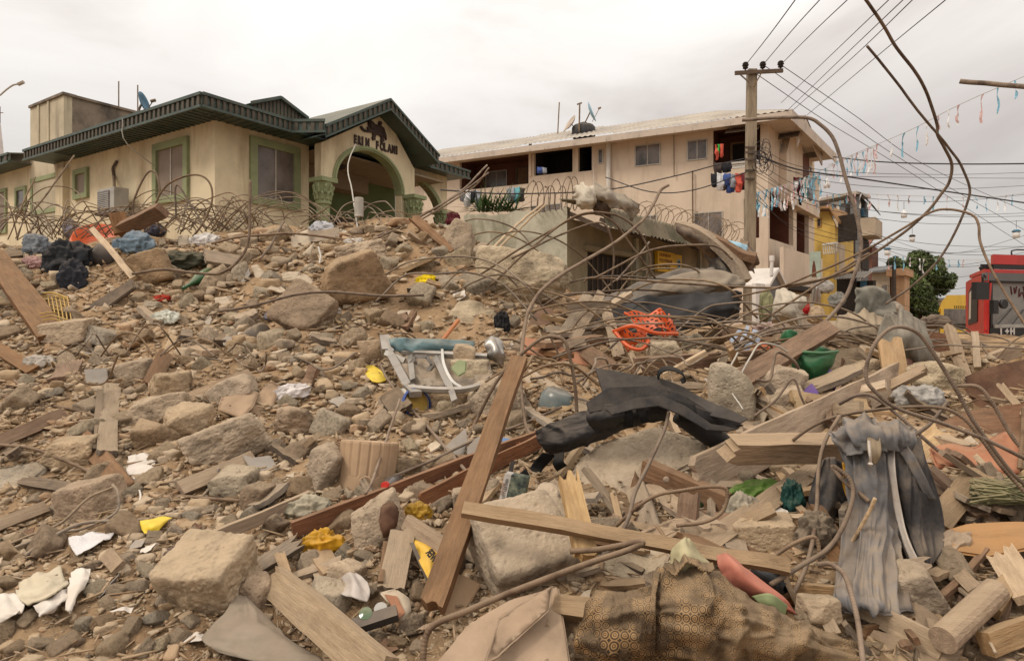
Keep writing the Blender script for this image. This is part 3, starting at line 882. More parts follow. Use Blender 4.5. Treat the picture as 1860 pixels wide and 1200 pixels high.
def dish(name, label, c, nrm, r, mat, base, armmat=M_wire):
	t = thing(name, label, 'satellite dish', base)
	n = unit(nrm)
	MB().lathe(c, [(0.001, -.22 * r), (r * .4, -.19 * r), (r * .7, -.11 * r), (r, 0), (r * 1.02, .01), (r * .98, .03), (r * .7, -.06 * r), (r * .4, -.13 * r), (0.001, -.16 * r)], 28, axis=n).build('reflector', mat, t, smooth=True)
	m = MB(); m.tube([c - n * .2 * r, c - n * .45 * r + A(0, 0, -.2), np.asarray(base, float)], .035, 8, 6); m.build('mast', armmat, t)
	m = MB(); fp = c + n * .8 * r
	m.tube([c - A(0, 0, r) + n * .02, fp], .015, 2, 5); m.tube([fp - n * .08, fp + n * .08], .05, 2, 8); m.build('feed_arm', armmat, t)
	return t
M_blue = material("faded blue dish paint", (0.055, 0.14, 0.21), 0.5, var=0.25, scale=3, bump=0.05)
M_lblue = material("pale blue dish paint", (0.30, 0.46, 0.55), 0.5, var=0.2, scale=2, bump=0.05)
dish('satellite_dish', 'dark blue satellite dish on the flat tower roof behind the bungalow', at(262, 187, 20.5), (.95, .12, .28), .36, M_blue, at(262, 206, 20.5))
# short hanging wire and stone lumps on the eave
m = MB(); q = EC + D1 * 2.9 + N1 * .06; m.tube([z3(q, ZE + .2), z3(q, ZE - .3) + A(.06, 0, 0), z3(q - N1 * .5, ZE - .75) + A(.2, 0, 0)], .012, 8, 5)
tag(m.build('wire', M_alum), 'loose pale wire hanging from the green eave of the bungalow', 'wire')
# ------------------------------------------------------------------ pink three-storey block
M_pink = material("peach painted render", (0.62, 0.50, 0.385), 0.9, var=0.07, scale=0.7, bump=0.15, bscale=20, spec=0.12,
				  stain=(0.39, 0.30, 0.22, 0.75), stain_scale=0.9, stain_stretch=(1.5, 1.5, .25))
M_fasc = material("scalloped pale fascia board", (0.52, 0.43, 0.35), 0.85, var=0.15, scale=1.5, bump=0.1, stain=(0.33, 0.24, 0.17, .5), stain_scale=1.5)
M_zinc = material("weathered roofing sheet", (0.37, 0.32, 0.26), 0.7, var=0.2, scale=0.6, bump=0.1, stain=(0.24, 0.16, 0.10, .7), stain_scale=0.5, stain_stretch=(1, 2, 1))
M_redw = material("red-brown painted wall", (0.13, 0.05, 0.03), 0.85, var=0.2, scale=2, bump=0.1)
M_pipe = material("white plastic pipe", (0.58, 0.54, 0.48), 0.5, var=0.08, bump=0.0, spec=0.4)
M_slate0 = material('grey verge tile', (0.16, .13, .105), .8, var=.2, bump=.1)
M_tank = plastic("dark plastic tank", (0.03, 0.028, 0.028), 0.6, dust=0.3)
B_ = A(*(ray(1395, 300)[:2] * 26.0)); A_ = A(*(ray(800, 300)[:2] * 33.4))
ST = unit(A(0.7686, 1))
WB = Wall(A_, B_); WS = Wall(B_, B_ + ST * 9)
LB = np.linalg.norm(B_ - A_)
pink = thing('apartment_block', 'peach three-storey apartment block with recessed balconies and pale corrugated roof', 'building', (B_[0], B_[1], 0))
ze = WB.uz(1415, 208, 1.0)[1]
hb1, hb2, hb3 = WB.hole(835, 283, 960, 340), WB.hole(970, 266, 1040, 316), WB.hole(1050, 258, 1075, 311)
hbr = WB.hole(1295, 226, 1381, 306)
ws = [WB.hole(1155, 264, 1198, 299), WB.hole(1250, 256, 1283, 289), WB.hole(1263, 387, 1311, 442), WB.hole(1171, 393, 1192, 421), WB.hole(966, 373, 1019, 400), WB.hole(1088, 273, 1094, 296)]
slots = [WB.hole(1351, 361, 1362, 432), WB.hole(1368, 363, 1379, 432)]
m = WB.with_holes(MB(), -2.2, LB, 0, ze - .02, [hb1, hb2, hb3, hbr] + slots, -.2, 0)
m.build('wall', M_pink, pink)
for i, hh in enumerate(ws):
	window(WB, pink, hh, M_alum, M_glassd, fw=.05, proud=.04, bars=1 if i != 5 else 0)
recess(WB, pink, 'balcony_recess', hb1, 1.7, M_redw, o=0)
recess(WB, pink, 'balcony_recess', hb2, 2.0, M_dark, o=0)  # this box and the next are coloured dark for the shade inside
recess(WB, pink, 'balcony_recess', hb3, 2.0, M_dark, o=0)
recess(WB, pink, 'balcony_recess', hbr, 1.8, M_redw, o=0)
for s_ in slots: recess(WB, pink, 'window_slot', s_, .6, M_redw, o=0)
WBk = Wall(WB.p(0, 0, -1.69)[:2], WB.p(5, 0, -1.69)[:2])
window(WBk, pink, WBk.hole(884, 312, 920, 345), M_alum, M_glassd, fw=.05, proud=.05)
window(WBk, pink, WBk.hole(940, 306, 958, 352), M_wdark, M_wbrown, fw=.08, proud=.05, bars=0)
window(WBk, pink, WBk.hole(1331, 262, 1352, 296), M_wtan, M_dark, fw=.1, proud=.05, bars=0)
# balcony columns, drain pipes, ceilings
WB.rect(MB(), WB.uz(960.5, 300)[0] + .05, WB.uz(966, 300)[0], hb2[2], hb2[3] + .3, .002, .10).build('balcony_post', M_pink, pink)
for x, y0, y1, r_, mt in ((1105, 259, 346, .11, M_pipe), (1224, 244, 320, .025, M_wire), (1258, 310, 420, .03, M_wire), (1078, 257, 345, .02, M_pipe)):
	m = MB(); m.tube([WB.px(x, y0, .14), WB.px(x + .5, y1, .14)], r_, 2, 8); m.build('drain_pipe', mt, pink)
# balustrade and parapet of the right balcony
bx0, bx1 = WB.uz(1327, 300)[0], hbr[1]
zb0, zb1 = hbr[2], WB.uz(1340, 294)[1]
bal = WB.rect(MB(), bx0, bx1, zb1 - .08, zb1, -.1, 0.06).build('balustrade', M_pipe, pink)
me = None
n = 17
for k in range(n):
	u = bx0 + .1 + (bx1 - bx0 - .15) * k / (n - 1)
	if me is None:
		q = MB(); q.lathe((0, 0, 0), [(.05, 0), (.05, .05), (.03, .1), (.055, (zb1 - zb0) * .45), (.03, (zb1 - zb0) * .8), (.05, zb1 - zb0 - .09)], 8)
		me = mesh_from('baluster', q.v, q.f); me.materials.append(M_pipe)
	o = link('baluster', me, None, bal); o.location = (WB.p(u, zb0, -.03) - world_loc(bal)).tolist()
WB.rect(MB(), hbr[0] + .003, bx0 - .01, hbr[2] + .003, zb1, -.12, -.02).build('parapet', M_pink, pink)
mbz = MB();
for k in range(24):
	u0 = WB.uz(1318, 240, .3)[0]; u1 = WB.uz(1378, 240, .3)[0]
	a = u0 + (u1 - u0) * k / 24; b = u0 + (u1 - u0) * (k + 1) / 24; dz = .03 * (k % 2)
	z0 = WB.uz(1340, 240, .5)[1]
	mbz.prism([WB.p(a, z0 + dz, .55), WB.p(b, z0 + .03 - dz, .55), WB.p(b, z0 + .33 - dz, -.1), WB.p(a, z0 + .3 + dz, -.1)],
			  [WB.p(a, z0 + dz - .015, .55), WB.p(b, z0 + .015 - dz, .55), WB.p(b, z0 + .315 - dz, -.1), WB.p(a, z0 + .285 + dz, -.1)])
mbz.build('awning', M_zinc, pink)
# side (street) wall
LS = 8.6
hs = [WS.hole(1398, 356, 1441, 440), WS.hole(1447, 385, 1469, 486), WS.hole(1445, 268, 1457, 330)]
WS.with_holes(MB(), 0.001, LS, 0, ze - .021, hs, -.2, -.001).build('wall', M_pink, pink)
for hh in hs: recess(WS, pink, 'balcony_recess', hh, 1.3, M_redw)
window(WS, pink, WS.hole(1417, 267, 1433, 303), M_alum, M_glassd, fw=.06, proud=.05)
window(WS, pink, WS.hole(1463, 302, 1472, 332), M_alum, M_glassd, fw=.06, proud=.05)
m = MB()
for k in range(7):
	u = hs[0][0] + .5 + k * .13; m.tube([WS.p(u, hs[0][2], -.5), WS.p(u, hs[0][2] + 2.2, -.5)], .015, 2, 4)
m.build('window_bars', M_wire, pink)
a_, b_ = WS.uz(1398, 440), WS.uz(1471, 478)
zs_ = (WS.uz(1398, 442)[1] + WS.uz(1470, 478)[1]) / 2
WS.rect(MB(), .05, b_[0], zs_ - 1.55, zs_, .45, .6).build('parapet', M_pink, pink, label='street-side balcony parapet')
WS.rect(MB(), -.1, b_[0] + .1, zs_ - 1.75, zs_ - 1.56, .002, .9).build('balcony_slab', M_dark, pink)
# hipped roof, corrugated
RD = LS / 2; OVR = 1.0
zr = ze + 2.0
def roof_pt(u, v, lift=0.0):
	q = A_ + WB.d * u - WB.n * (-OVR + (RD + OVR) * v)
	return A(q[0], q[1], ze + .12 + (zr - ze) * v + lift)
u0, u1 = -2.6, LB + .95
V, Fc = [], []
nu = 300
for i in range(nu + 1):
	l = .024 * math.sin(i * math.pi / 2) + (0.05 if 118 < i < 190 else 0)
	for v in (0, .5, 1): V.append(roof_pt(u0 + (u1 - u0 - v * 3.6) * i / nu, v, l))
for i in range(nu):
	b = i * 3
	Fc += [(b, b + 3, b + 4, b + 1), (b + 1, b + 4, b + 5, b + 2)]
MB().add(V, Fc).build('roof_sheet', M_zinc, pink)
K_ = roof_pt(u1, 0); S3 = A(ST[0], ST[1], 0); K2 = K_ + S3 * 9
m = MB(); q = [K_ + A(0, 0, .02), K2 + A(0, 0, .02), roof_pt(u1 - 3.6, 1)]; m.prism(q, [x - A(0, 0, .04) for x in q]); m.build('roof_hip', M_zinc, pink)
N3 = A(*WS.n, 0)
q = [K_ + A(0, 0, -.42), K2 + A(0, 0, -.42), K2 + A(0, 0, .03), K_ + A(0, 0, .03)]
MB().prism([x + N3 * .02 for x in q], [x - N3 * .02 for x in q]).build('street_fascia', M_fasc, pink)
m = MB(); quad3(m, K_ + A(0, 0, -.2) - N3 * .03, K2 + A(0, 0, -.2) - N3 * .03, K2 + A(0, 0, -.2) - N3 * 1.3, K_ + A(0, 0, -.2) - N3 * 1.3, .02); m.build('street_soffit', M_fasc, pink)
m = MB(); nb = 26
q0 = WB.p(u0, ze - .28, OVR);
fas = WB.rect(MB(), u0, u1, ze - .14, ze + .09, OVR - .03, OVR).build('fascia', M_fasc, pink)
me = None
for k in range(nb):
	a = u0 + (u1 - u0) * k / nb; b = u0 + (u1 - u0) * (k + 1) / nb - .015
	WB.prism(MB(), [(a, ze - .2), (b, ze - .2 ), (b, ze - .06), (a, ze - .06)], OVR + .001, OVR + .012).build('fascia_board', M_fasc, fas)
m = MB();
WB.rect(m, u0 + .05, u1 - .05, ze - .05, ze - .02, .003, OVR - .035)
m.build('soffit', M_fasc, pink)
# gabled bay over the street balconies
uA_, uP_, uB_ = [WS.uz(x, 250, .8)[0] for x in (1449, 1463, 1494)]
zA_, zP_, zB_ = WS.uz(1449, 248, .8)[1], WS.uz(1463, 212, .8)[1], WS.uz(1494, 284, .8)[1]
m, m2, m3 = MB(), MB(), MB()
for (ua, zaa), (ub, zbb) in (((uA_, zA_), (uP_, zP_)), ((uP_, zP_), (uB_, zB_))):
	q = [WS.p(ua, zaa, .82), WS.p(ub, zbb, .82), WS.p(ub, zbb, -1.2), WS.p(ua, zaa, -1.2)]
	m.prism(q, [x + A(0, 0, .07) for x in q])
	WS.prism(m2, [(ua, zaa - .45), (ub, zbb - .45), (ub, zbb - .003), (ua, zaa - .003)], .74, .8)
WS.prism(m3, [(uA_ + .2, zA_ - .6), (uB_ - .2, zA_ - .6), (uP_, zP_ - .25)], -.1, .3)
m.build('bay_roof', M_slate0, pink); m2.build('bay_fascia', M_fasc, pink); m3.build('bay_gable', M_pink, pink)
WS.rect(MB(), uA_ + .2, WS.uz(1477, 300)[0], zs_ + 2.2, zA_ - .6, .003, .3).build('bay_wall', M_pink, pink)
h = WS.hole(1446, 285, 1457, 345); WS.rect(MB(), h[0], h[1], h[2], h[3], .301, .32).build('maroon_door', M_redw, pink)
# roof furniture
dish('satellite_dish', 'pale blue satellite dish on the corrugated roof above the dark balconies', at(1075, 203, 31.5), (.9, -.25, .35), .52, M_lblue, at(1063, 222, 31.5))
tk = thing('water_tank', 'dark plastic water tank lying behind the roof ridge beside the pale blue dish', 'water tank', at(1062, 236, 33))
c = at(1060, 238, 31.6) - A(0, 0, .35)
MB().lathe(c, [(.55, 0), (.6, .1), (.6, .5), (.5, .62), (.25, .68), (.18, .7), (.18, .76), (.001, .78)], 20).build('tank', M_tank, tk, smooth=True)
m = MB(); m.tube([at(1052, 240, 31), at(1053, 187, 31)], .04, 2, 6); m.bar(at(1048, 190, 31), at(1057, 187, 31), .06, .06)
tag(m.build('mast', M_wire), 'thin dark mast with a short crossbar on the corrugated roof', 'mast')
m = MB(); m.tube([at(1013, 243, 31.5), at(1016, 186, 31.5)], .03, 2, 6)
tag(m.build('mast', M_wire), 'plain thin mast standing left of the crossbar mast on the roof', 'mast')
m = MB(); p = at(1036, 224, 31.6); m.lathe(p, [(.001, -.1), (.3, -.05), (.45, .04), (.3, -.03), (.001, -.08)], 18, axis=(-.8, -.3, .5)); m.tube([p, p + A(-.35, -.1, -.45)], .03, 2, 5); m.tube([p, p + A(.45, -.1, -.5)], .03, 2, 5)
tag(m.build('satellite_dish', M_fasc), 'small whitish satellite dish on the roof between the two masts', 'satellite dish')

# ------------------------------------------------------------------ boundary wall and shop under a mossy roof
M_moss = material("mossy whitewashed wall", (0.46, 0.43, 0.33), 0.93, var=0.25, scale=1.2, bump=0.4, bscale=18, stain=(0.14, 0.135, 0.075, 0.95), stain_scale=1.1, stain_stretch=(1.2, 1.2, .5))
M_mossroof = material("mossy asbestos roof", (0.165, 0.135, 0.09), 0.95, var=0.3, scale=1.4, bump=0.4, bscale=14, stain=(0.07, 0.075, 0.035, .8), stain_scale=1.2)
M_shopw = material("dirty yellowish shop wall", (0.27, 0.22, 0.14), 0.93, var=0.2, scale=1.2, bump=0.3, bscale=20, stain=(0.13, 0.115, 0.065, .8), stain_scale=1.0, stain_stretch=(1, 1, .5))
kq = A(*(ray(1030, 400)[:2] * 13.0)); kl = A(*(ray(735, 400)[:2] * 14.6))
WM = Wall(kl, kq)
bw = thing('boundary_wall', 'pale mossy boundary wall between the bungalow porch and the low shop', 'wall', (kq[0], kq[1], .8))
Lm = np.linalg.norm(kq - kl)
zm = WM.uz(960, 384)[1]
us = np.linspace(WM.uz(842, 392)[0], Lm, 24)
tops = [zm + .02 * math.sin(k * 1.7) + .03 * math.sin(k * .61) for k in range(24)]
m = MB()
for k in range(23):
	WM.prism(m, [(us[k], .8), (us[k + 1], .8), (us[k + 1], tops[k + 1]), (us[k], tops[k])], -.2, 0)
m.build('wall', M_moss, bw)
WM.rect(MB(), 0, us[0] - .003, .8, zm - .16, -.2, -.002).build('wall', M_moss, bw)
WK = Wall(kq, kq + ST * 9)
shop = thing('shop', 'low shop with mossy overhanging roof, dark door and yellowish dirty wall', 'shop', (kq[0], kq[1], .8))
LK = WK.uz(1292, 490)[0]
zk = WK.uz(1030, 418)[1]
WK.with_holes(MB(), 0.001, LK, .6, zk + .25, [WK.hole(1067, 462, 1146, 560)], -.2, 0).build('wall', M_shopw, shop)
hk = WK.hole(1067, 462, 1146, 560)
WK.rect(MB(), hk[0], hk[1], hk[2], hk[3], -.16, -.1).build('door', M_dark, shop)
m = MB()
for k in range(9):
	u = hk[0] + (hk[1] - hk[0]) * (k + .5) / 9; WK.rect(m, u - .02, u + .02, hk[2], hk[3] - .05, -.099, -.07)
m.build('door_rib', M_wdark, shop, kind='stuff')
WK.rect(MB(), hk[0] - .15, hk[1] + .15, hk[3] + .003, hk[3] + .12, .001, .07).build('lintel', M_shopw, shop)
for px in (1152, 1170, 1268):
	u = WK.uz(px, 480)[0]; WK.rect(MB(), u - .07, u + .07, .6, zk + .1, .002, .09).build('pilaster', M_moss, shop)
V, Fc = [], []
nu = 180
for i in range(nu + 1):
	u = -.1 + (LK + .5) * i / nu; w = .028 * math.sin(i * math.pi / 2)
	for v, dz in ((1.0, 0), (.82, .42), (.3, .6), (-.15, .66)):
		V.append(WK.p(u, zk + dz - .02 + w, v))
for i in range(nu):
	for j in range(3):
		b = i * 4 + j; Fc.append((b, b + 4, b + 5, b + 1))
MB().add(V, Fc).build('roof_sheet', M_mossroof, shop)
m = MB()
for k in range(6):
	u = .1 + k * (LK - .2) / 5; m.bar(WK.p(u, zk - .08, .93), WK.p(u, zk + .45, -.2), .07, .09)
m.build('rafter', M_wdark, shop, kind='stuff')
M_signy = material("yellow sign paint", (0.66, 0.38, 0.02), 0.6, var=0.15, scale=2, bump=0.05, stain=(0.4, 0.24, .05, .6), stain_scale=1.5)
M_signt = material("brown sign lettering", (0.22, 0.085, 0.02), 0.7, var=0.1, bump=0)
h = WK.hole(1187, 459, 1232, 495)
sg = thing('shop_sign', 'yellow painted sign reading STORES on the wall of the low shop', 'sign', WK.p(h[0], h[2], .1))
w2 = h[0] + (h[1] - h[0]) * .68
WK.rect(MB(), h[0], w2, h[2], h[3], .03, .12).build('board', M_signy, sg)
WK.rect(MB(), w2 + .03, h[1], h[2] + .05, h[3] - .02, .03, .11).build('board', M_signy, sg)
for body, zf, mt, hh in (("FASHION", .74, M_signt, .15), ("FOOTWEAR", .46, M_signt, .16), ("STORES", .14, M_dark, .17)):
	wdt = (w2 - h[0]) * .72
	me_n = {"FASHION": 7, "FOOTWEAR": 8, "STORES": 6}[body]
	put_text('lettering', body, hh / .69 * (h[3] - h[2]) / 1.0, mt, sg, WK.p(h[0] + .1, h[2] + (h[3] - h[2]) * zf, .122), (*WK.d, 0), (0, 0, 1), .003, .004, wide=wdt / (me_n * .66 * hh / .69 * (h[3] - h[2])))
c = WK.p(w2 + (h[1] - w2) * .55, h[2] + (h[3] - h[2]) * .5, .115)
MB().box(c, (*WK.d, 0), (*WK.n, 0), (0, 0, 1), .2, .012, .24).build('emblem_panel', M_lblue, sg)
MB().lathe(c + A(*WK.n, 0) * .007, [(.05, 0), (.085, 0), (.085, .008), (.05, .008)], 14, axis=(*WK.n, 0)).build('emblem_ring', M_dark, sg)

# ------------------------------------------------------------------ electricity pole
M_pole = material("weathered pole", (0.27, 0.21, 0.145), 0.9, var=0.3, scale=2.5, stretch=(4, 4, .5), bump=0.4, bscale=14)
pole = thing('electricity_pole', 'grey-brown electricity pole with steel crossarm and three dark insulators', 'utility pole', at(1361, 600, 17))
pb, ptp = at(1360, 620, 17), at(1365.5, 127, 17)
m = MB()
a4 = [(-.135, -.11), (.135, -.11), (.135, .11), (-.135, .11)]
m.prism([pb + A(x, y, 0) for x, y in a4], [ptp + A(x * .85, y * .85, 0) for x, y in a4]); m.build('post', M_pole, pole)
m = MB(); m.bar(at(1335, 133, 16.86), at(1422, 128.5, 16.86), .06, .10); m.build('crossarm', M_wdark, pole)
for x, y in ((1345, 136), (1383, 133)):
	MB().bar(at(x, y, 16.84), at(1362 if x < 1360 else 1369, 151 if x < 1360 else 158, 16.84), .03, .03).build('brace', M_wire, pole)
for x, y in ((1354, 130), (1385.5, 129), (1418, 127.5)):
	c = at(x, y, 16.86); m = MB()
	m.lathe(c, [(.02, 0), (.02, .07), (.06, .075), (.075, .1), (.05, .12), (.075, .14), (.09, .17), (.06, .19), (.08, .21), (.05, .245), (.001, .25)], 12)
	m.build('insulator', M_dark, pole)
for y in (268, 277, 290, 310, 325):
	m = MB(); m.bar(at(1354, y, 16.85), at(1371, y, 16.85), .05, .05); m.build('clamp', M_wdark, pole)

def wire(pts, r, label, grp, n=26, mat=None, name='overhead_wire', cat='wire'):
	m = MB(); m.tube([at(*p) for p in pts], r, n, 4)
	return tag(m.build(name, mat or M_cable), label, cat, grp)
Wl = 'taut high-voltage wire rising from a pole insulator across the sky'
for pts in ([(1354, 119, 16.9), (1398, 63, 12.5), (1452, -10, 9)], [(1386, 118, 16.9), (1440, 54, 12.5), (1500, -12, 9)], [(1419, 117, 16.9), (1480, 56, 12.5), (1552, -12, 9)]):
	wire(pts, .011, Wl, 'wires rising from the pole insulators')
Wl = 'dark service wire running up from the pink block gable across the sky'
for pts in ([(1419, 187, 25), (1515, 95, 16), (1625, -10, 10)], [(1428, 203, 25), (1530, 105, 16), (1651, -10, 10)], [(1437, 203, 25), (1545, 108, 16), (1668, -10, 10)], [(1466, 209, 27), (1590, 105, 16), (1730, -10, 10)]):
	wire(pts, .012, Wl, 'wires rising from the gable')
Wl = 'thin wire sloping down from the pole head to the right'
for pts in ([(1420, 119, 16.9), (1550, 208, 20), (1690, 305, 25), (1900, 400, 32)], [(1388, 119, 16.9), (1520, 210, 20), (1660, 303, 25), (1900, 440, 32)], [(1370, 132, 16.9), (1500, 220, 20), (1640, 305, 25), (1900, 470, 32)]):
	wire(pts, .012, Wl, 'wires sloping down from the pole')
rng = random.Random(3)
for pts in ([(1497, 283, 32), (1600, 294, 28), (1740, 298, 26), (1900, 297, 24)], [(1372, 280, 17), (1450, 308, 20), (1560, 324, 22), (1700, 345, 23), (1900, 374, 24)]):
	wire(pts, .028, 'thick black cable sagging across the street from the pink block', 'thick cables across the street')
for k in range(11):
	y0 = 262 + k * 9 + rng.uniform(-4, 4); y1 = 300 + k * 17 + rng.uniform(-12, 12)
	wire([(1366, y0, 17), (1480 + rng.uniform(-20, 20), (y0 + y1) / 2 + 26, 20), (1700, y1 + 16, 24), (1900, y1 + rng.uniform(-5, 22), 28)], .009,
		 'thin wire fanning out from the pole across the street', 'thin wires fanning from the pole')
for k in range(7):
	y0 = 490 + k * 22; x0 = 1545 + rng.uniform(0, 60)
	wire([(x0, y0 - 10 + rng.uniform(-4, 6) - 60, 40), (1720, y0 - 30, 38), (1900, y0 - 70 + rng.uniform(-10, 10), 34)], .012, 'faint distant wire over the far street', 'distant wires over the street')
for pts in ([(800, 345, 12.6), (930, 352, 14), (1100, 345, 16), (1225, 320, 17), (1300, 300, 17), (1358, 287, 17)], [(1100, 322, 20), (1180, 348, 18), (1260, 345, 17.2), (1358, 312, 17)]):
	wire(pts, .016, 'dark service cable slung from the pole to the bungalow side', 'service cables crossing the pink wall')
m = MB()
for k in range(16):                                     # coiled spare cable on the pole
	cx_, cy_ = 1388 + rng.uniform(-8, 8), 285 + rng.uniform(-22, 24); rx, ry = rng.uniform(6, 15), rng.uniform(8, 22)
	a0 = rng.uniform(0, 6.28)
	m.tube([at(cx_ + rx * math.cos(a0 + t), cy_ + ry * math.sin(a0 + t), 16.7 + .1 * math.sin(t * 2 + k)) for t in np.linspace(0, rng.uniform(3.5, 6), 9)], .008, 20, 4)
tag(m.build('cable_coil', M_cable, kind=None), 'tangled coil of spare black cable hanging beside the pole', 'cable')

# ------------------------------------------------------------------ bunting and lanterns over the street
M_rb = [material("blue streamer", (0.22, 0.45, 0.57), 0.6, var=.1, bump=0), material("white streamer", (0.72, 0.70, 0.68), 0.6, var=.05, bump=0), material("pink streamer", (0.62, 0.40, 0.38), 0.6, var=.1, bump=0)]
def bunting(pts, n, label, ln, r=.008, seed=0, jit=0.25, wid=.05):
	rg = random.Random(seed)
	t = thing('bunting', label, 'bunting', at(*pts[0]), 'strings of bunting across the street')
	Pc = [at(*p) for p in pts]
	m = MB(); m.tube(Pc, r, 40, 4); m.build('string', M_alum, t)
	C_ = catmull(np.array(Pc), 400)
	for k in range(n):
		c = C_[min(399, int((k + rg.uniform(.2, .8)) / n * 400))]
		L = ln * rg.uniform(.6, 1.25)
		for s in range(rg.choice((1, 1, 2))):
			m = MB(); V = []; dx, dy = rg.uniform(-.5, .5), rg.uniform(-.5, .5)
			dd = A(dx, dy, 0) * L * jit
			for i in range(7):
				f = i / 6
				ctr = c + A(0, 0, -L * f * (1 if s == 0 else .85)) + dd * math.sin(f * 2.6) + A(.02 * math.sin(f * 9 + k), 0, 0)
				a = f * rg.uniform(1.5, 4); w = A(math.cos(a), math.sin(a), 0) * wid * .5
				V += [ctr - w, ctr + w]
			Fc = [(2 * i, 2 * i + 1, 2 * i + 3, 2 * i + 2) for i in range(6)]
			m.add(V, Fc).build('streamer', M_rb[rg.choice((0, 0, 1, 1, 2))], t)
	return t
bunting([(1900, 122, 15), (1750, 187, 17), (1650, 238, 19), (1560, 276, 22), (1505, 300, 24)], 18, 'blue, white and pink streamers on the string nearest the top right corner', .62, seed=1, wid=.06)
bunting([(1600, 262, 22), (1545, 285, 23), (1490, 310, 24), (1440, 330, 24)], 17, 'dense streamers on the string beside the pink block gable', .85, seed=2, wid=.07)
bunting([(1490, 318, 22), (1440, 332, 21), (1400, 342, 20), (1372, 350, 18.5)], 24, 'thick bunch of silvery streamers on the string reaching the pole', .75, seed=5, wid=.08)
bunting([(1460, 358, 26), (1540, 352, 27), (1640, 355, 28), (1790, 358, 30), (1900, 345, 31)], 26, 'small pale streamers on the lower string above the yellow house', .62, seed=3, wid=.07)
bunting([(1610, 462, 46), (1680, 470, 46), (1780, 472, 46), (1900, 468, 46)], 16, 'tiny distant streamers on the string above the round tree', .9, seed=8, wid=.12)
for i, (x, y, Y, s, cap) in enumerate(((1502, 333, 24, 1.0, 0), (1642, 388, 26, .9, 0), (1657, 432, 30, .8, 1), (1846, 424, 28, 1.0, 2), (1612, 456, 40, .9, 2))):
	lab = ['white bottle-shaped lantern hanging beside the pink block gable', 'white bottle-shaped lantern hanging alone in the open sky', 'small lantern with a dark cap hanging above the tree', 'lantern with a blue cap at the right edge of the sky', 'tiny blue-capped lantern hanging just above the left of the tree'][i]
	t = thing('hanging_lantern', lab, 'lantern', at(x, y, Y))
	c = at(x, y, Y); u = 16 * Y / F * s
	MB().lathe(c, [(.001, -.55 * u), (.32 * u, -.5 * u), (.36 * u, -.1 * u), (.3 * u, .2 * u), (.13 * u, .34 * u), (.12 * u, .5 * u), (.001, .52 * u)], 14).build('shade', M_rb[1], t, smooth=True)
	if cap: MB().lathe(c + A(0, 0, .18 * u), [(.42 * u, 0), (.42 * u, .1 * u), (.25 * u, .26 * u), (.001, .3 * u)], 14).build('cap', M_blue if cap == 2 else M_dark, t)
	m = MB(); m.tube([c + A(0, 0, .5 * u), c + A(0, 0, 1.5 * u)], .008, 2, 4); m.build('cord', M_cable, t)

# ------------------------------------------------------------------ street beyond: yellow house, grey house and others
M_yel = material("yellow house paint", (0.55, 0.36, 0.09), 0.85, var=0.12, scale=.8, bump=0.05, stain=(0.35, 0.22, .07, .5), stain_scale=.5)
M_beige = material("beige house paint", (0.42, 0.33, 0.235), 0.88, var=.12, scale=.6, bump=.05, stain=(.22, .17, .12, .6), stain_scale=.5)
M_orang = material("orange house paint", (0.46, 0.27, 0.145), 0.88, var=.12, scale=.6, bump=.05)
M_slate = material("slate blue-grey cladding", (0.135, 0.13, 0.125), 0.7, var=.12, scale=1, bump=.05)
M_brn = material("red-brown roof tile", (0.22, 0.085, 0.05), .85, var=.2, scale=1, bump=.1)
M_thatch = material("orange eave board", (0.30, 0.165, 0.07), .85, var=.15, scale=1, bump=.05)
def wall_at(x0, Y0, x1, Y1): return Wall(ray(x0, 400)[:2] * Y0, ray(x1, 400)[:2] * Y1)
y1_ = wall_at(1474, 37.2, 1517, 35.6); y1_.bk = ST
yh = thing('yellow_house', 'yellow house with orange gable eave and white balustrade beside the pink block', 'house', y1_.p(0, 0))
q = [y1_.uz(x, y) for x, y in ((1470, 600), (1517, 600), (1517, 408), (1505, 384), (1474, 384))]
y1_.prism(MB(), q, -.3, 0).build('wall', M_yel, yh)
ys = Wall(y1_.b, y1_.b + ST * 6)
ys.rect(MB(), .003, 6, 0, ys.uz(1520, 412)[1], -.3, -.002).build('wall', M_yel, yh)
m = MB(); qq = [y1_.uz(x, y, .6) for x, y in ((1472, 381), (1506, 378), (1523, 406))]
for a, b in ((qq[0], qq[1]), (qq[1], qq[2])):
	r4 = [y1_.p(a[0], a[1], .6), y1_.p(b[0], b[1], .6), y1_.p(b[0], b[1], -3), y1_.p(a[0], a[1], -3)]
	m.prism(r4, [x + A(0, 0, .15) for x in r4])
m.build('roof', M_thatch, yh)
h = y1_.hole(1486, 398, 1491, 411); window(y1_, yh, h, M_thatch, M_dark, fw=.06, bars=0)
yb = Wall(y1_.p(y1_.uz(1497, 450)[0], 0, 1.2)[:2], y1_.p(9, 0, 1.2)[:2])
h = yb.hole(1495, 441, 1520, 461)
bal = yb.rect(MB(), h[0], h[1], h[3] - .1, h[3], -.1, .05).build('balustrade', M_pipe, yh)
for k in range(6):
	u = h[0] + .1 + (h[1] - h[0] - .2) * k / 5
	m = MB(); cc = yb.p(u, (h[2] + h[3]) / 2, 0); rr = (h[3] - h[2]) / 2
	m.tube([cc + A(*(yb.d * .09 * math.cos(t)), 0) + A(0, 0, rr * math.sin(t)) for t in np.linspace(0, 6.28, 13)], .028, 13, 4); m.build('baluster', M_pipe, bal)
yb.rect(MB(), h[0], h[1], h[2] - .95, h[2] - .002, -.15, 0).build('parapet', M_yel, yh)
yp = Wall(yb.p(h[1], 0)[:2], yb.p(h[1], 0)[:2] + ST * 3); yp.rect(MB(), .002, 2.4, h[2] - .95, h[3], -.1, -.002).build('parapet', M_beige, yh)
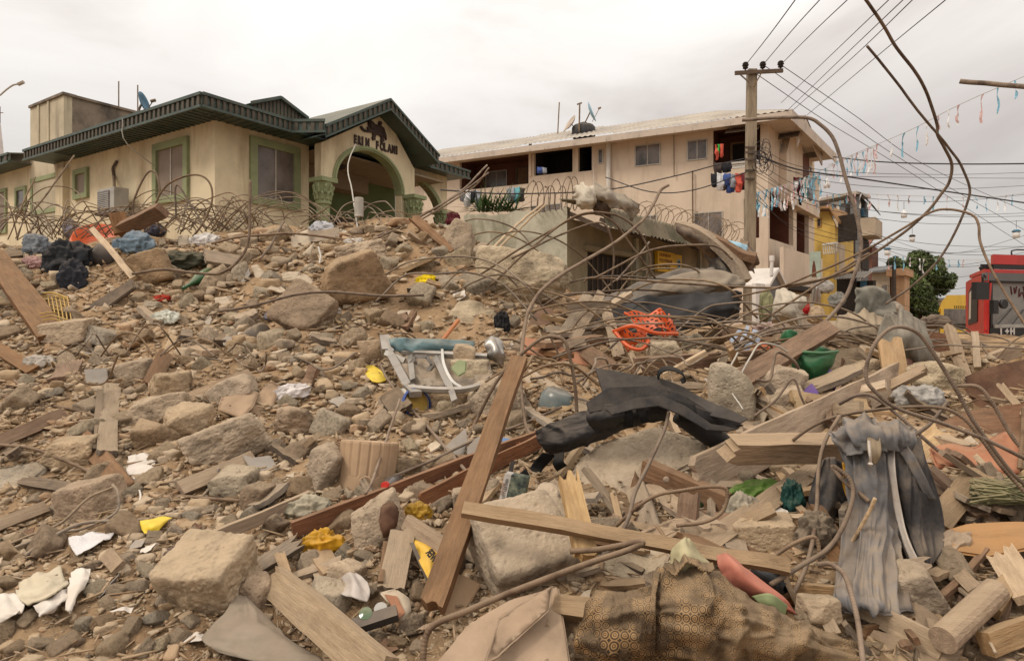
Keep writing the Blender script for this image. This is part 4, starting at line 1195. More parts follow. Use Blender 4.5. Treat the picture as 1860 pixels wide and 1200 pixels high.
yb.rect(MB(), h[0], h[1] + .3, h[3] + .1, h[3] + 1.6, -1.15, -1.1).build('recess', M_dark, yh)  # flat dark panel, the balcony's shade put into its colour
yb.rect(MB(), h[0], h[1] + .3, 0, h[2] - .952, -1.1, -1.0).build('recess', M_dark, yh)  # flat dark panel below the parapet, shade painted as colour
m = MB(); m.bar(yb.p(h[0] - 1.2, h[2] - 4, .1), yb.p(h[0] - 1.2, h[3] + 1.5, .1), .35, .3); m.build('pillar', M_redw, yh)

g1 = wall_at(1476, 50, 1562, 46); g1.bk = ST
gh = thing('grey_house', 'tall grey and beige house with a white T-shaped window frame and dark overhang', 'house', g1.p(0, 0))
LG = g1.uz(1562, 400)[0]; z395, z360 = g1.uz(1530, 394)[1], g1.uz(1530, 362)[1]
g1.rect(MB(), 0, LG, z395, z360, -.3, 0).build('upper_wall', M_slate, gh)
g1.rect(MB(), 0, LG, 0, z395 - .003, -.3, -.03).build('lower_wall', M_beige, gh)
m = MB(); a = g1.uz(1504, 372); b = g1.uz(1534, 372); c = g1.uz(1523, 394)
g1.rect(m, a[0], b[0], a[1] - .12, a[1] + .12, .01, .06); g1.rect(m, c[0] - .13, c[0] + .13, c[1], a[1] - .121, .01, .06); m.build('window_frame', M_pipe, gh)
gs = Wall(g1.b, g1.b + ST * 5)
gs.rect(MB(), .003, 4, 0, z360 - .01, -.3, -.004).build('side_wall', M_slate, gh)
m = MB(); r4 = [g1.p(-.5, z360 + .1, .6), g1.p(LG + .2, z360 + .1, .6), g1.p(LG + .2, z360 + .35, -4), g1.p(-.5, z360 + .35, -4)]
m.prism(r4, [x + A(0, 0, .2) for x in r4]); m.build('roof', M_zinc, gh)
m = MB(); r4 = [gs.p(0, z360 + .2, 0), gs.p(3, z360 + .2, 0), gs.p(3, z360 - 1.2, .95), gs.p(0, z360 - 1.0, .95)]
m.prism(r4, [x + A(0, 0, .1) for x in r4]); m.build('awning', M_dark, gh)
gs.rect(MB(), .5, 2.5, z395 - .1, z395 + .5, .01, .2).build('blue_sheet', M_blue, gh)
gs.rect(MB(), .0, 3.6, z395 - 1.6, z395 - .3, .02, 1.0).build('balcony_parapet', M_beige, gh)
gs.rect(MB(), .2, 3.6, z395 - 4, z395 - 1.7, .01, .1).build('recess', M_dark, gh)  # no real hollow: dark panel painted as the shade under the balcony
g1.rect(MB(), LG * .58, LG - .1, z395 - 3.2, z395 - 1.7, -.028, .02).build('recess', M_dark, gh)  # dark panel on the wall, painted as a shaded opening
m = MB(); m.bar(at(1540, 372, 40), at(1538, 600, 40), .22, .2); tag(m.build('street_pole', M_dark), 'dark street pole standing in front of the grey house', 'pole')

bh = thing('brown_roof_house', 'distant house with red-brown roof standing past the grey house', 'house', at(1580, 560, 58))
b1 = wall_at(1574, 60, 1584, 58); b1.bk = ST; b1.rect(MB(), 0, b1.uz(1584, 480)[0], 0, b1.uz(1580, 447)[1], -4, 0).build('wall', M_redw, bh)
m = MB(); za, zb = b1.uz(1580, 449)[1], b1.uz(1580, 424)[1]; u1 = b1.uz(1592, 440)[0]
r4 = [b1.p(-1, za, .8), b1.p(u1 + .6, za - .3, .8), b1.p(u1 - .3, zb, -2), b1.p(-1, zb, -2)]; m.prism(r4, [x + A(0, 0, .15) for x in r4]); m.build('roof', M_brn, bh)
cn = thing('canopy', 'striped grey sheet-metal canopy over a shop at the far street side', 'canopy', at(1555, 520, 34))
c1 = wall_at(1530, 35, 1586, 33.6); z0 = c1.uz(1558, 507)[1]; z1 = c1.uz(1558, 495)[1]; uc = c1.uz(1586, 500)[0]
for k in range(22):
	a = uc * k / 22; m = MB(); r4 = [c1.p(a, z0, .9), c1.p(a + uc / 22 * .8, z0, .9), c1.p(a + uc / 22 * .8, z1, 0), c1.p(a, z1, 0)]
	m.prism(r4, [x + A(0, 0, .05) for x in r4]); m.build('slat', M_zinc if k % 2 else M_slate, cn)
c1.rect(MB(), 0, uc, -.3, z0 - .1, -.3, 0).build('shop_front', M_dark, cn)
c1.rect(MB(), uc * .62, uc * .8, z0 - 1.1, z0 - .12, .01, .1).build('blue_panel', M_blue, cn)
bg = thing('beige_house', 'low beige house with grey roof at the end of the street', 'house', at(1600, 560, 55))
q1 = wall_at(1584, 56, 1616, 54); q1.bk = ST; q1.rect(MB(), 0, q1.uz(1616, 500)[0], 0, q1.uz(1600, 494)[1], -5, 0).build('wall', M_beige, bg)
m = MB(); z0 = q1.uz(1600, 495)[1]; z1 = q1.uz(1600, 483)[1]; u1 = q1.uz(1616, 490)[0]
r4 = [q1.p(-.5, z0, .7), q1.p(u1 + .5, z0, .7), q1.p(u1, z1, -2.5), q1.p(0, z1, -2.5)]; m.prism(r4, [x + A(0, 0, .15) for x in r4]); m.build('roof', M_slate, bg)
window(q1, bg, q1.hole(1602, 518, 1612, 532), M_beige, M_glassd, fw=.1, bars=0)
oh = thing('orange_house', 'plain orange house block with a flat projecting cornice before the tree', 'house', at(1635, 560, 52))
q2 = wall_at(1620, 52, 1643, 51); q2.bk = ST; u1 = q2.uz(1643, 500)[0]; zt_ = q2.uz(1632, 501)[1]
q2.rect(MB(), 0, u1, 0, zt_, -4, 0).build('wall', M_orang, oh)
q2.rect(MB(), -.25, u1 + .35, zt_ + .003, zt_ + .6, -4, .35).build('cornice', M_orang, oh)
q2.rect(MB(), u1 * .1, u1 * .35, zt_ - 2.4, zt_ - 1.0, .002, .03).build('window', M_glassd, oh)
m = MB(); m.bar(at(1624, 480, 48), at(1624, 600, 48), .2, .2); tag(m.build('street_pole', M_wdark), 'thin dark pole in front of the orange house', 'pole')
# far plain skyline blocks to the right, behind the vehicles
fh = thing('far_house', 'pale low house far behind the yellow truck', 'house', at(1745, 560, 90))
q3 = wall_at(1690, 92, 1790, 90); q3.bk = ST; q3.rect(MB(), 0, q3.uz(1790, 550)[0], 0, q3.uz(1740, 546)[1], -6, 0).build('wall', M_beige, fh)
q3.rect(MB(), -.6, q3.uz(1790, 550)[0] + .6, q3.uz(1740, 546)[1] + .01, q3.uz(1740, 541)[1], -6, .6).build('roof', M_slate, fh)
# banner, white kiosk
bn = thing('banner', 'pale green banner with a dark red dress picture hung at the balcony', 'banner', at(1480, 505, 26))
b2 = wall_at(1470, 26.6, 1493, 26.2); h = b2.hole(1471, 457, 1491, 504)
M_ban = material("pale green banner print", (0.36, 0.42, 0.35), .7, var=.15, scale=2, bump=0.05)
b2.rect(MB(), h[0], h[1], h[2], h[3], 0, .03).build('sheet', M_ban, bn)
q = [b2.uz(x, y) for x, y in ((1475, 503), (1484, 503), (1482, 483), (1480, 474), (1478, 474), (1476, 484))]
b2.prism(MB(), q, .031, .036).build('dress_print', M_redw, bn)
M_white = material("dusty white paint", (0.62, 0.57, 0.52), .7, var=.1, scale=2, bump=.1, dust=.2, dustcol=DUST)
kk = thing('white_kiosk', 'small white gabled kiosk with a white vent pipe beside the pole', 'kiosk', at(1395, 560, 13))
kw = wall_at(1373, 12.6, 1392, 12.9); km = wall_at(1392, 12.9, 1420, 13.6)
z0, zp = kw.uz(1385, 515)[1], at(1402, 492, 13.2)[2]
u1 = km.uz(1420, 520)[0]
kw.rect(MB(), 0, kw.uz(1392, 540)[0], .6, z0, -.08, 0).build('wall', M_white, kk)
q = [(0, .6), (u1, .6), (u1, z0), (u1 / 2, zp - .05), (0, z0)]; km.prism(MB(), q, -.1, -.003).build('wall', M_slate, kk)
for a, b in (((-.08, z0 - .08), (u1 / 2, zp)), ((u1 / 2, zp), (u1 + .08, z0 - .08))):
	m = MB(); r4 = [km.p(a[0], a[1], .1), km.p(b[0], b[1], .1), km.p(b[0], b[1], -.5), km.p(a[0], a[1], -.5)]
	m.prism(r4, [x + A(0, 0, .07) for x in r4]); m.build('roof', M_white, kk)
m = MB(); m.tube([at(1401, 500, 13), at(1402, 474, 13)], .035, 2, 10); m.tube([at(1402, 474, 13), at(1402, 464, 13)], .05, 2, 10); m.build('vent_pipe', M_white, kk)

# ------------------------------------------------------------------ tree at the end of the street
def leaf_cloud(rg, centres, n, size, sq=1.0):
	V, Q = [], []
	cen = np.array([c[:3] for c in centres]); rad = np.array([c[3] for c in centres])
	pk = rg.choice(len(cen), n, p=rad ** 2 / (rad ** 2).sum())
	d = rg.normal(size=(n, 3)); d /= np.linalg.norm(d, axis=1)[:, None]
	r = rad[pk] * rg.uniform(.35, 1.08, n) ** .6
	c = cen[pk] + d * r[:, None] * A(1, 1, sq)
	a = rg.normal(size=(n, 3)); a /= np.linalg.norm(a, axis=1)[:, None]
	b = np.cross(a, rg.normal(size=(n, 3))); b /= np.linalg.norm(b, axis=1)[:, None]
	s = size * rg.uniform(.5, 1.3, n)[:, None]
	V = np.stack([c - a * s, c - b * s * .45, c + a * s, c + b * s * .45], 1).reshape(-1, 3)
	return V, np.arange(4 * n).reshape(n, 4)
M_leaf = material("dark green leaf", (0.11, 0.14, 0.05), .7, var=.5, scale=.35, bump=0, spec=.2)
M_bark = material("bark", (0.12, 0.085, 0.06), .9, var=.3, bump=.3)
tr = thing('broadleaf_tree', 'round dark green tree at the end of the street behind the orange house', 'tree', at(1668, 600, 60))
rg = np.random.default_rng(4)
cl = []
for x, y, r in ((1650, 492, 26), (1690, 490, 24), (1668, 474, 20), (1640, 515, 28), (1700, 520, 26), (1665, 525, 36), (1718, 512, 16), (1680, 550, 28), (1650, 555, 26), (1632, 480, 14), (1704, 478, 10), (1725, 505, 10), (1615, 500, 14), (1690, 565, 18)):
	for k in range(3):
		p = at(x + rg.uniform(-8, 8), y + rg.uniform(-6, 6), 60 + rg.uniform(-2.5, 2.5)); cl.append((*p, r * .9 * 60 / F * rg.uniform(.6, 1)))
V, Q = leaf_cloud(rg, cl, 24000, .2)
o = link('crown', tri_mesh('crown', V - world_loc(tr), Q), M_leaf, tr); o['kind'] = 'stuff'
m = MB(); b0 = at(1668, 610, 60); m.tube([b0, b0 + A(.1, 0, 2.5), b0 + A(0, 0, 4.5)], .35, 8, 8, .2)
for dx, dz in ((-1.5, 5.5), (1.4, 5.8), (.3, 6.6), (-.8, 4.2)): m.tube([b0 + A(0, 0, 2), b0 + A(dx * .5, 0, 3.6), b0 + A(dx, .2, dz)], .16, 8, 6, .06)
m.build('trunk', M_bark, tr)

# ------------------------------------------------------------------ vehicles
M_red = material("red truck paint", (0.46, 0.024, 0.018), .35, var=.12, scale=2, bump=0.02, spec=.5, dust=.25, dustcol=DUST)
M_wscr = material("dusty windscreen", (0.22, 0.205, 0.185), .25, var=.15, scale=1.5, bump=0.02, spec=.6)
M_black = material("black plastic trim", (0.018, 0.017, 0.017), .5, var=.15, bump=.03, spec=.4)
M_yelv = material("yellow truck paint", (0.70, 0.43, 0.02), .4, var=.12, scale=2, bump=.02, spec=.5, dust=.3, dustcol=DUST)
ftk = thing('fire_truck', 'red fire truck with grey dusty windscreen, black mirrors and a red light bar', 'truck', at(1820, 640, 15))
t1 = wall_at(1787, 15.0, 1990, 16.2)          # front face
t2 = Wall(t1.a, t1.a - t1.n * 3.2)                # cab side
t2 = wall_at(1787, 15.0, 1754, 18.4)
t1.bk = t2.d; LT = t1.uz(1990, 560)[0]
zt_, zb_ = t1.uz(1795, 497)[1], -.1
zw0, zw1 = t1.uz(1820, 591)[1], t1.uz(1820, 514)[1]
uw = t1.uz(1801, 560)[0]
m = t1.with_holes(MB(), 0, LT, zb_, zt_, [(uw, LT - uw, zw0, zw1)], -.12, 0)
m.build('cab_front', M_red, ftk)
t1.rect(MB(), uw - .03, LT - uw + .03, zw0 - .03, zw1 + .03, -.1, -.06).build('windscreen', M_wscr, ftk)
t1.rect(MB(), uw - .12, LT - uw + .1, zw0 - .42, zw0 - .06, .002, .05).build('grille_panel', M_black, ftk)
for k, ch in enumerate("I+H"):
	put_text('letter', ch, .22, M_white, ftk, t1.p(t1.uz(1812 + k * 9, 605)[0], t1.uz(1812, 607)[1], .06), (*t1.d, 0), (0, 0, 1), .006, .012)
t1.rect(MB(), -.02, LT, zw1 + .05, zt_ + .02, .004, .06).build('sun_visor', M_slate, ftk)
m = MB()
M_scr = material("dark red scrawl paint", (0.09, 0.015, 0.02), .7, var=.1, bump=0)
for st in ([(1832, 520), (1834, 535)], [(1838, 522), (1840, 533), (1843, 520)], [(1848, 524), (1847, 540), (1853, 530), (1858, 546)], [(1855, 520), (1859, 540)]):
	m.tube([t1.px(x, y, -.055) for x, y in st], .018, 8, 4)
m.build('scrawl', M_scr, ftk)
LS2 = t2.uz(1754, 540)[0]; ztl = t2.uz(1756, 512)[1]
t2.prism(MB(), [(.003, zb_), (LS2, zb_), (LS2, ztl), (LS2 * .55, zt_), (.003, zt_)], -.1, -.002).build('cab_side', M_red, ftk)
q = [t2.uz(x, y) for x, y in ((1760, 590), (1776, 584), (1777, 520), (1768, 516), (1761, 530))]
t2.prism(MB(), q, .001, .02).build('side_window', M_black, ftk)
t2.prism(MB(), [t2.uz(x, y) for x, y in ((1762, 580), (1765, 579), (1766, 528), (1763, 532))], .021, .03).build('window_post', M_fasc, ftk)
t1.ring(MB(), (uw, LT - uw, zw0, zw1), .07, .003, .03).build('windscreen_seal', M_black, ftk)
m = MB(); r4 = [t1.p(0, zt_ + .021, .0), t1.p(LT, zt_ + .021, 0), t1.p(LT, zt_ + .021, -3), t1.p(0, zt_ + .021, -3)]; m.prism(r4, [x + A(0, 0, .09) for x in r4]); m.build('cab_roof', M_red, ftk)
for x0, y0, x1, y1, off in ((1774, 512, 1797, 544, .35),):
	m = MB(); a = t1.uz(x0, y0, off); b = t1.uz(x1, y1, off); t1.rect(m, a[0], b[0], b[1], a[1], off - .12, off); m.build('mirror', M_black, ftk)
m = MB(); m.tube([t1.px(1790, 503, .05), t1.px(1785, 498, .33), t1.px(1785, 512, .33)], .025, 8, 6); m.build('mirror_arm', M_black, ftk)
m = MB(); m.lathe(t1.px(1824, 552, .3), [(.001, .02), (.11, .02), (.12, 0), (.10, -.06), (.001, -.08)], 16, axis=(*t1.n, 0)); m.build('mirror', M_black, ftk)
m = MB(); a = t1.uz(1805, 545, .3); b = t1.uz(1814, 570, .3); t1.rect(m, a[0], b[0], b[1], a[1], .2, .3); m.tube([t1.px(1814, 549, .25), t1.px(1819, 551, .27)], .02, 2, 5); m.build('mirror', M_black, ftk)
m = MB(); m.bar(t1.px(1798, 514, .03), t1.px(1791, 600, .03), .06, .06); m.build('grab_rail', M_red, ftk)
m = MB()
for x0, y0, x1, y1 in ((1812, 589, 1836, 560), (1838, 589, 1858, 562)): m.tube([t1.px(x0, y0, .03), t1.px(x1, y1, -.03)], .014, 2, 5)
m.build('wiper', M_black, ftk)
t1.rect(MB(), uw + .02, LT - uw, zw0 - .055, zw0 + .03, .003, .07).build('cowl', M_grey, ftk)
t1.rect(MB(), uw - .12, LT - uw + .1, zw0 - .62, zw0 - .425, .003, .09).build('chrome_band', M_grey, ftk)
t1.rect(MB(), .02, uw - .14, zw0 - .5, zw0 - .2, .003, .03).build('headlight', M_wscr, ftk)
lb0, lb1 = t1.uz(1806, 475)[0], LT - .4
zl0 = t1.uz(1825, 490, -.3)[1]
t1.rect(MB(), lb0, lb1, zl0 + .12, zl0 + .36, -.6, -.2).build('light_bar', M_red, ftk)
t1.rect(MB(), lb0 + .02, lb1, zl0 + .02, zl0 + .117, -.58, -.22).build('light_bar_base', M_black, ftk)
m = MB()
for k in range(6):
	u = lb0 - .35 + k * .08; m.tube([t1.p(u, zt_ + .1, -.5), t1.p(u + .02, zt_ + .26, -.5)], .03, 2, 6)
m.tube([t1.p(lb0 - .4, zt_ + .16, -.5), t1.p(lb0 + .5, zt_ + .2, -.5)], .03, 2, 6)
m.tube([t1.p(lb0 + .7, zl0 + .36, -.4), t1.p(lb0 + .75, zl0 + .5, -.4), t1.p(lb0 + 1.6, zl0 + .52, -.4)], .02, 6, 5)
m.build('roof_rack', M_black, ftk)
t1.rect(MB(), .1, LT - .1, zb_ + .1, zb_ + .5, .003, .2).build('bumper', M_white, ftk)
for u in (.35, LT - .35):
	m = MB(); m.lathe(t1.p(u, .1, -.4), [(.001, -.13), (.45, -.13), (.5, -.09), (.5, .09), (.45, .13), (.001, .13)], 20, axis=(*t1.d, 0)); m.build('wheel', M_black, ftk)

yt = thing('yellow_truck', 'yellow truck with dark windscreen half hidden behind the fire truck', 'truck', at(1730, 640, 24))
v1 = wall_at(1705, 24, 1775, 25.5); v1.bk = ST
pr = [(1704, 566), (1706, 560), (1711, 546), (1717, 541), (1719, 536), (1775, 535), (1775, 566)]
v1.prism(MB(), [v1.uz(x, y) for x, y in pr], -2.2, 0).build('cab_top', M_yelv, yt)
h = v1.hole(1709, 561, 1775, 588); v1.rect(MB(), h[0], h[1], h[2], h[3], -.3, .03).build('windscreen', M_glassd, yt)
for k in (0, 1): v1.rect(MB(), h[k] - .12, h[k] + .1, h[2] - .9, h[3] + .02, -.2, .06).build('pillar', M_yelv, yt)
v1.rect(MB(), v1.uz(1704, 570)[0] + .002, v1.uz(1775, 570)[0], -.1, v1.uz(1740, 566.3)[1] - .004, -2.2, -.31).build('cab_body', M_black, yt)
h = v1.hole(1723, 598, 1748, 610); v1.rect(MB(), h[0], h[1], h[2], h[3], .04, .3).build('bumper', M_yelv, yt)
for k in range(7):
	u = v1.uz(1734 + k * 3.3, 557)[0]; v1.rect(MB(), u - .02, u + .015, v1.uz(1740, 560)[1], v1.uz(1740, 555)[1], .001, .012).build('vent_slat', M_black, yt)

# ------------------------------------------------------------------ far left: steeple and street lamp arm
sp = thing('steeple', 'slim pale steeple with a small cross at the far left edge', 'steeple', at(1, 330, 60))
m = MB(); m.lathe(at(0, 330, 60), [(.55, 0), (.45, 1), (.05, 5.6), (.001, 5.7)], 6); m.build('spire', M_white, sp)
m = MB(); c = at(0, 205, 60); m.bar(c - A(0, 0, 1), c + A(0, 0, .6), .06, .06); m.bar(c - A(.3, 0, 0), c + A(.3, 0, 0), .06, .06); m.build('cross', M_wire, sp)
m = MB(); m.tube([at(-12, 320, 30), at(-10, 190, 30), at(2, 172, 30), at(22, 156, 30), at(34, 153, 30)], .04, 20, 5); m.tube([at(33, 153.5, 30), at(43, 149, 30)], .09, 2, 6)
tag(m.build('street_lamp', M_zinc), 'thin curved street lamp arm reaching in over the left annex', 'street lamp')
# ------------------------------------------------------------------ rubble: stones
_ico = {}
def ico(n):
	if n not in _ico:
		bm = bmesh.new(); bmesh.ops.create_icosphere(bm, subdivisions=n, radius=1.0)
		V = np.array([v.co[:] for v in bm.verts]); T = np.array([[v.index for v in f.verts] for f in bm.faces]); bm.free()
		V /= np.linalg.norm(V, axis=1)[:, None]; _ico[n] = (V, T)
	return _ico[n]

def rock_shape(seed, dims=(1, 1, 1), sub=4, boxy=0.5, cuts=7, rough=0.05, soft=9, fine=0.5):
	r = np.random.default_rng(seed)
	D, T = ico(sub)
	N, Hh = [], []
	if boxy > 0:
		for ax in range(3):
			for s in (1, -1):
				n = np.zeros(3); n[ax] = s; n += r.normal(size=3) * .12 * (1.3 - boxy)
				N.append(unit(n)); Hh.append(r.uniform(.86, 1.02))
	for k in range(cuts):
		N.append(unit(r.normal(size=3))); Hh.append(r.uniform(.85, 1.15) if boxy > 0 else r.uniform(.68, 1.0))
	N = np.array(N); Hh = np.array(Hh)
	c = D @ N.T
	inv = np.maximum(c, 1e-4) / Hh[None]
	R = (inv ** soft).sum(1) ** (-1 / soft)
	R = np.minimum(R, 1.75)
	V = D * R[:, None]
	o = r.uniform(-50, 50, 3)
	disp = fbm(V * 1.9 + o, 4, seed % 97) * rough + np.minimum(0, fbm(V * 5 + o, 3, seed % 89) + .15) * rough * fine * 1.2 + fbm(V * 14 + o, 3, seed % 83) * rough * .34
	V = V + D * disp[:, None]
	return V * np.asarray(dims), T

def axes_matrix(x, y, z, loc, s=(1, 1, 1)):
	return Matrix(((x[0] * s[0], y[0] * s[1], z[0] * s[2], loc[0]), (x[1] * s[0], y[1] * s[1], z[1] * s[2], loc[1]), (x[2] * s[0], y[2] * s[1], z[2] * s[2], loc[2]), (0, 0, 0, 1)))

HERO = []      # boxes (x0,y0,x1,y1) kept free of loose filling
def keep(x0, y0, x1, y1): HERO.append((x0, y0, x1, y1))

def rock(px, py, w, h, label, rot=0, seed=1, boxy=.6, mat=None, depth=.8, tilt=0.0, yaw=None, rough=.05, sink=.12, sub=None, cat='stone', name='concrete_chunk', cuts=6, Y=None, group=None, soft=16):
	base = Y if Y is not None else hit(px, min(1198, py + h * .38))
	s = base / F
	dx, dz = w * s / 2 / .93, h * s / 2 / .93
	dy = depth * (dx + dz) / 2
	V, T = rock_shape(seed, (dx, dy, dz), sub or (6 if w > 80 else 5), boxy, cuts, rough, soft)
	me = tri_mesh(name, V, T, True); me.materials.append(mat or M_rock)
	o = link(name, me)
	c = at(px, py, base + dy * (.45 if Y is None else 0)) + A(0, 0, -sink * dz * .2)
	yaw = random.Random(seed).uniform(-.35, .35) if yaw is None else yaw
	o.rotation_euler = (Matrix.Rotation(math.radians(rot), 3, 'Y') @ Matrix.Rotation(tilt, 3, 'X') @ Matrix.Rotation(yaw, 3, 'Z')).to_euler()
	o.location = c.tolist()
	keep(px - w / 2, py - h / 2, px + w / 2, py + h / 2)
	return tag(o, label, cat, group)

def refine(bm, target, rounds=6):
	for _ in range(rounds):
		es = [e for e in bm.edges if e.calc_length() > target]
		if not es or len(bm.faces) > 14000: break
		bmesh.ops.subdivide_edges(bm, edges=es, cuts=1)
		bmesh.ops.triangulate(bm, faces=[f for f in bm.faces if len(f.verts) > 3])

def slab(name, poly, label, cat, normal, thick, mat, lift=0.06, anchor=None, Y=None, amp=.012, nscale=5, bevel=.012, target=.05, seed=0, ext=None, group=None, wave=0.0, hold=True):
	poly = np.array(poly, float); n = unit(normal)
	if anchor is None: anchor = (poly[:, 0].mean(), poly[:, 1].mean())
	p0 = P(anchor[0], anchor[1], lift, Y)
	cam_ = A(0, 0, CH)
	pts = []
	for x, y in poly:
		r = ray(x, y); d = np.dot(n, r)
		t = np.dot(n, p0 - cam_) / d
		pts.append(cam_ + r * t)
	pts = np.array(pts)
	e = -n * thick if ext is None else np.asarray(ext, float)
	bm = bmesh.new()
	f = bm.faces.new([bm.verts.new(p) for p in pts])
	g = bmesh.ops.extrude_face_region(bm, geom=[f])
	for v in g['geom']:
		if isinstance(v, bmesh.types.BMVert): v.co += Vector(e)
	bmesh.ops.recalc_face_normals(bm, faces=bm.faces[:])
	if bevel > 0:
		bmesh.ops.bevel(bm, geom=bm.edges[:], offset=bevel, segments=2, affect='EDGES', clamp_overlap=True)
	bmesh.ops.triangulate(bm, faces=bm.faces[:])
	if amp > 0 or wave > 0:
		refine(bm, target)
		bm.normal_update()
		V = np.array([v.co[:] for v in bm.verts]); Nn = np.array([v.normal[:] for v in bm.verts])
		o = np.random.default_rng(seed).uniform(-20, 20, 3)
		d = fbm(V * nscale + o, 4, seed + 3) * amp
		V = V + Nn * d[:, None]
		if wave > 0: V = V + n * (fbm(V * 1.6 + o, 2, seed + 7) * wave)[:, None]
		for v, c in zip(bm.verts, V): v.co = c
	me = bpy.data.meshes.new(name)
	org = pts.mean(0)
	bmesh.ops.translate(bm, verts=bm.verts[:], vec=-Vector(org))
	bm.to_mesh(me); bm.free()
	if amp > .005: me.polygons.foreach_set('use_smooth', np.ones(len(me.polygons), bool))
	o = link(name, me, mat); o.location = org.tolist()
	if hold: keep(poly[:, 0].min(), poly[:, 1].min(), poly[:, 0].max(), poly[:, 1].max())
	return tag(o, label, cat, group)

def plank_mesh(name, L, Wd, th, jag=(0, 0), seed=0, bend=0.0, nl=10, nw=6, chip=.008):
	r = np.random.default_rng(seed)
	xs = np.linspace(0, 1, nl + 1); zs = np.linspace(-.5, .5, nw + 1)
	e0 = r.uniform(0, 1, nw + 1) ** 1.5 * jag[0]; e1 = r.uniform(0, 1, nw + 1) ** 1.5 * jag[1]
	V = []
	for y in (-.5, .5):
		j0 = e0 * r.uniform(.5, 1, nw + 1); j1 = e1 * r.uniform(.5, 1, nw + 1)
		for x in xs:
			for k, z in enumerate(zs):
				xx = -L / 2 + j0[k] + x * (L - j0[k] - j1[k])
				V.append((xx, y * th + bend * L * (4 * (x - .5) ** 2 - .5) * .5, z * Wd))
	V = np.array(V)
	V = V + np.stack([fbm(V * 6 + seed, 2, 1), fbm(V * 5 + seed, 2, 2), fbm(V * A(2, 8, 8) + seed, 2, 3)], 1) * chip
	n1 = (nl + 1) * (nw + 1)
	I = lambda s, i, k: s * n1 + i * (nw + 1) + k
	Fc = []
	for i in range(nl):
		for k in range(nw):
			Fc.append((I(0, i, k), I(0, i + 1, k), I(0, i + 1, k + 1), I(0, i, k + 1)))
			Fc.append((I(1, i, k), I(1, i, k + 1), I(1, i + 1, k + 1), I(1, i + 1, k)))
		Fc.append((I(0, i, 0), I(1, i, 0), I(1, i + 1, 0), I(0, i + 1, 0)))
		Fc.append((I(0, i, nw), I(0, i + 1, nw), I(1, i + 1, nw), I(1, i, nw)))
	for k in range(nw):
		Fc.append((I(0, 0, k), I(0, 0, k + 1), I(1, 0, k + 1), I(1, 0, k)))
		Fc.append((I(0, nl, k), I(1, nl, k), I(1, nl, k + 1), I(0, nl, k + 1)))
	return mesh_from(name, V, Fc)

def plank(a, b, w, label, mat, th=.035, l0=.05, l1=.05, roll=0, Y0=None, Y1=None, jag=(.0, .0), bend=0.0, seed=None, name='plank', cat='plank', group=None, hold=True, thr=None):
	p0, p1 = P(*a, l0, Y0), P(*b, l1, Y1)
	mid = (p0 + p1) / 2; L = np.linalg.norm(p1 - p0); x = (p1 - p0) / L
	s = mid[1] / F
	v = unit(mid - A(0, 0, CH)); z = unit(np.cross(x, v)); y = np.cross(z, x)
	if z[2] < 0: z = -z; y = np.cross(z, x)
	c, sn = math.cos(math.radians(roll)), math.sin(math.radians(roll))
	z2 = z * c + y * sn; y2 = np.cross(z2, x)
	wm = w * s
	seed = int(a[0] * 7 + a[1]) if seed is None else seed
	me = plank_mesh(name, L, wm, th, jag, seed, bend, nl=max(6, int(L / .09)))
	me.materials.append(mat)
	o = link(name, me, None, None, axes_matrix(x, y2, z2, mid))
	if hold: keep(min(a[0], b[0]) - w / 3, min(a[1], b[1]) - w / 3, max(a[0], b[0]) + w / 3, max(a[1], b[1]) + w / 3) if abs(a[0] - b[0]) < 80 or abs(a[1] - b[1]) < 80 else None
	return tag(o, label, cat, group)

M_tile = material("grey roofing sheet", (0.27, .255, .235), .8, var=.15, scale=4, bump=.15, dust=.45, dustcol=DUST)
M_card = M_ply2
M_flake = material("peeled plaster flake", (.52, .43, .32), .9, var=.15, scale=5, bump=.3, bscale=25, dust=.3, dustcol=DUST)
M_paper = material("printed paper", (.62, .56, .49), .85, var=.08, scale=8, bump=.1, bscale=30, dust=.15, dustcol=DUST, stain=(.45, .36, .27, .5), stain_scale=4)
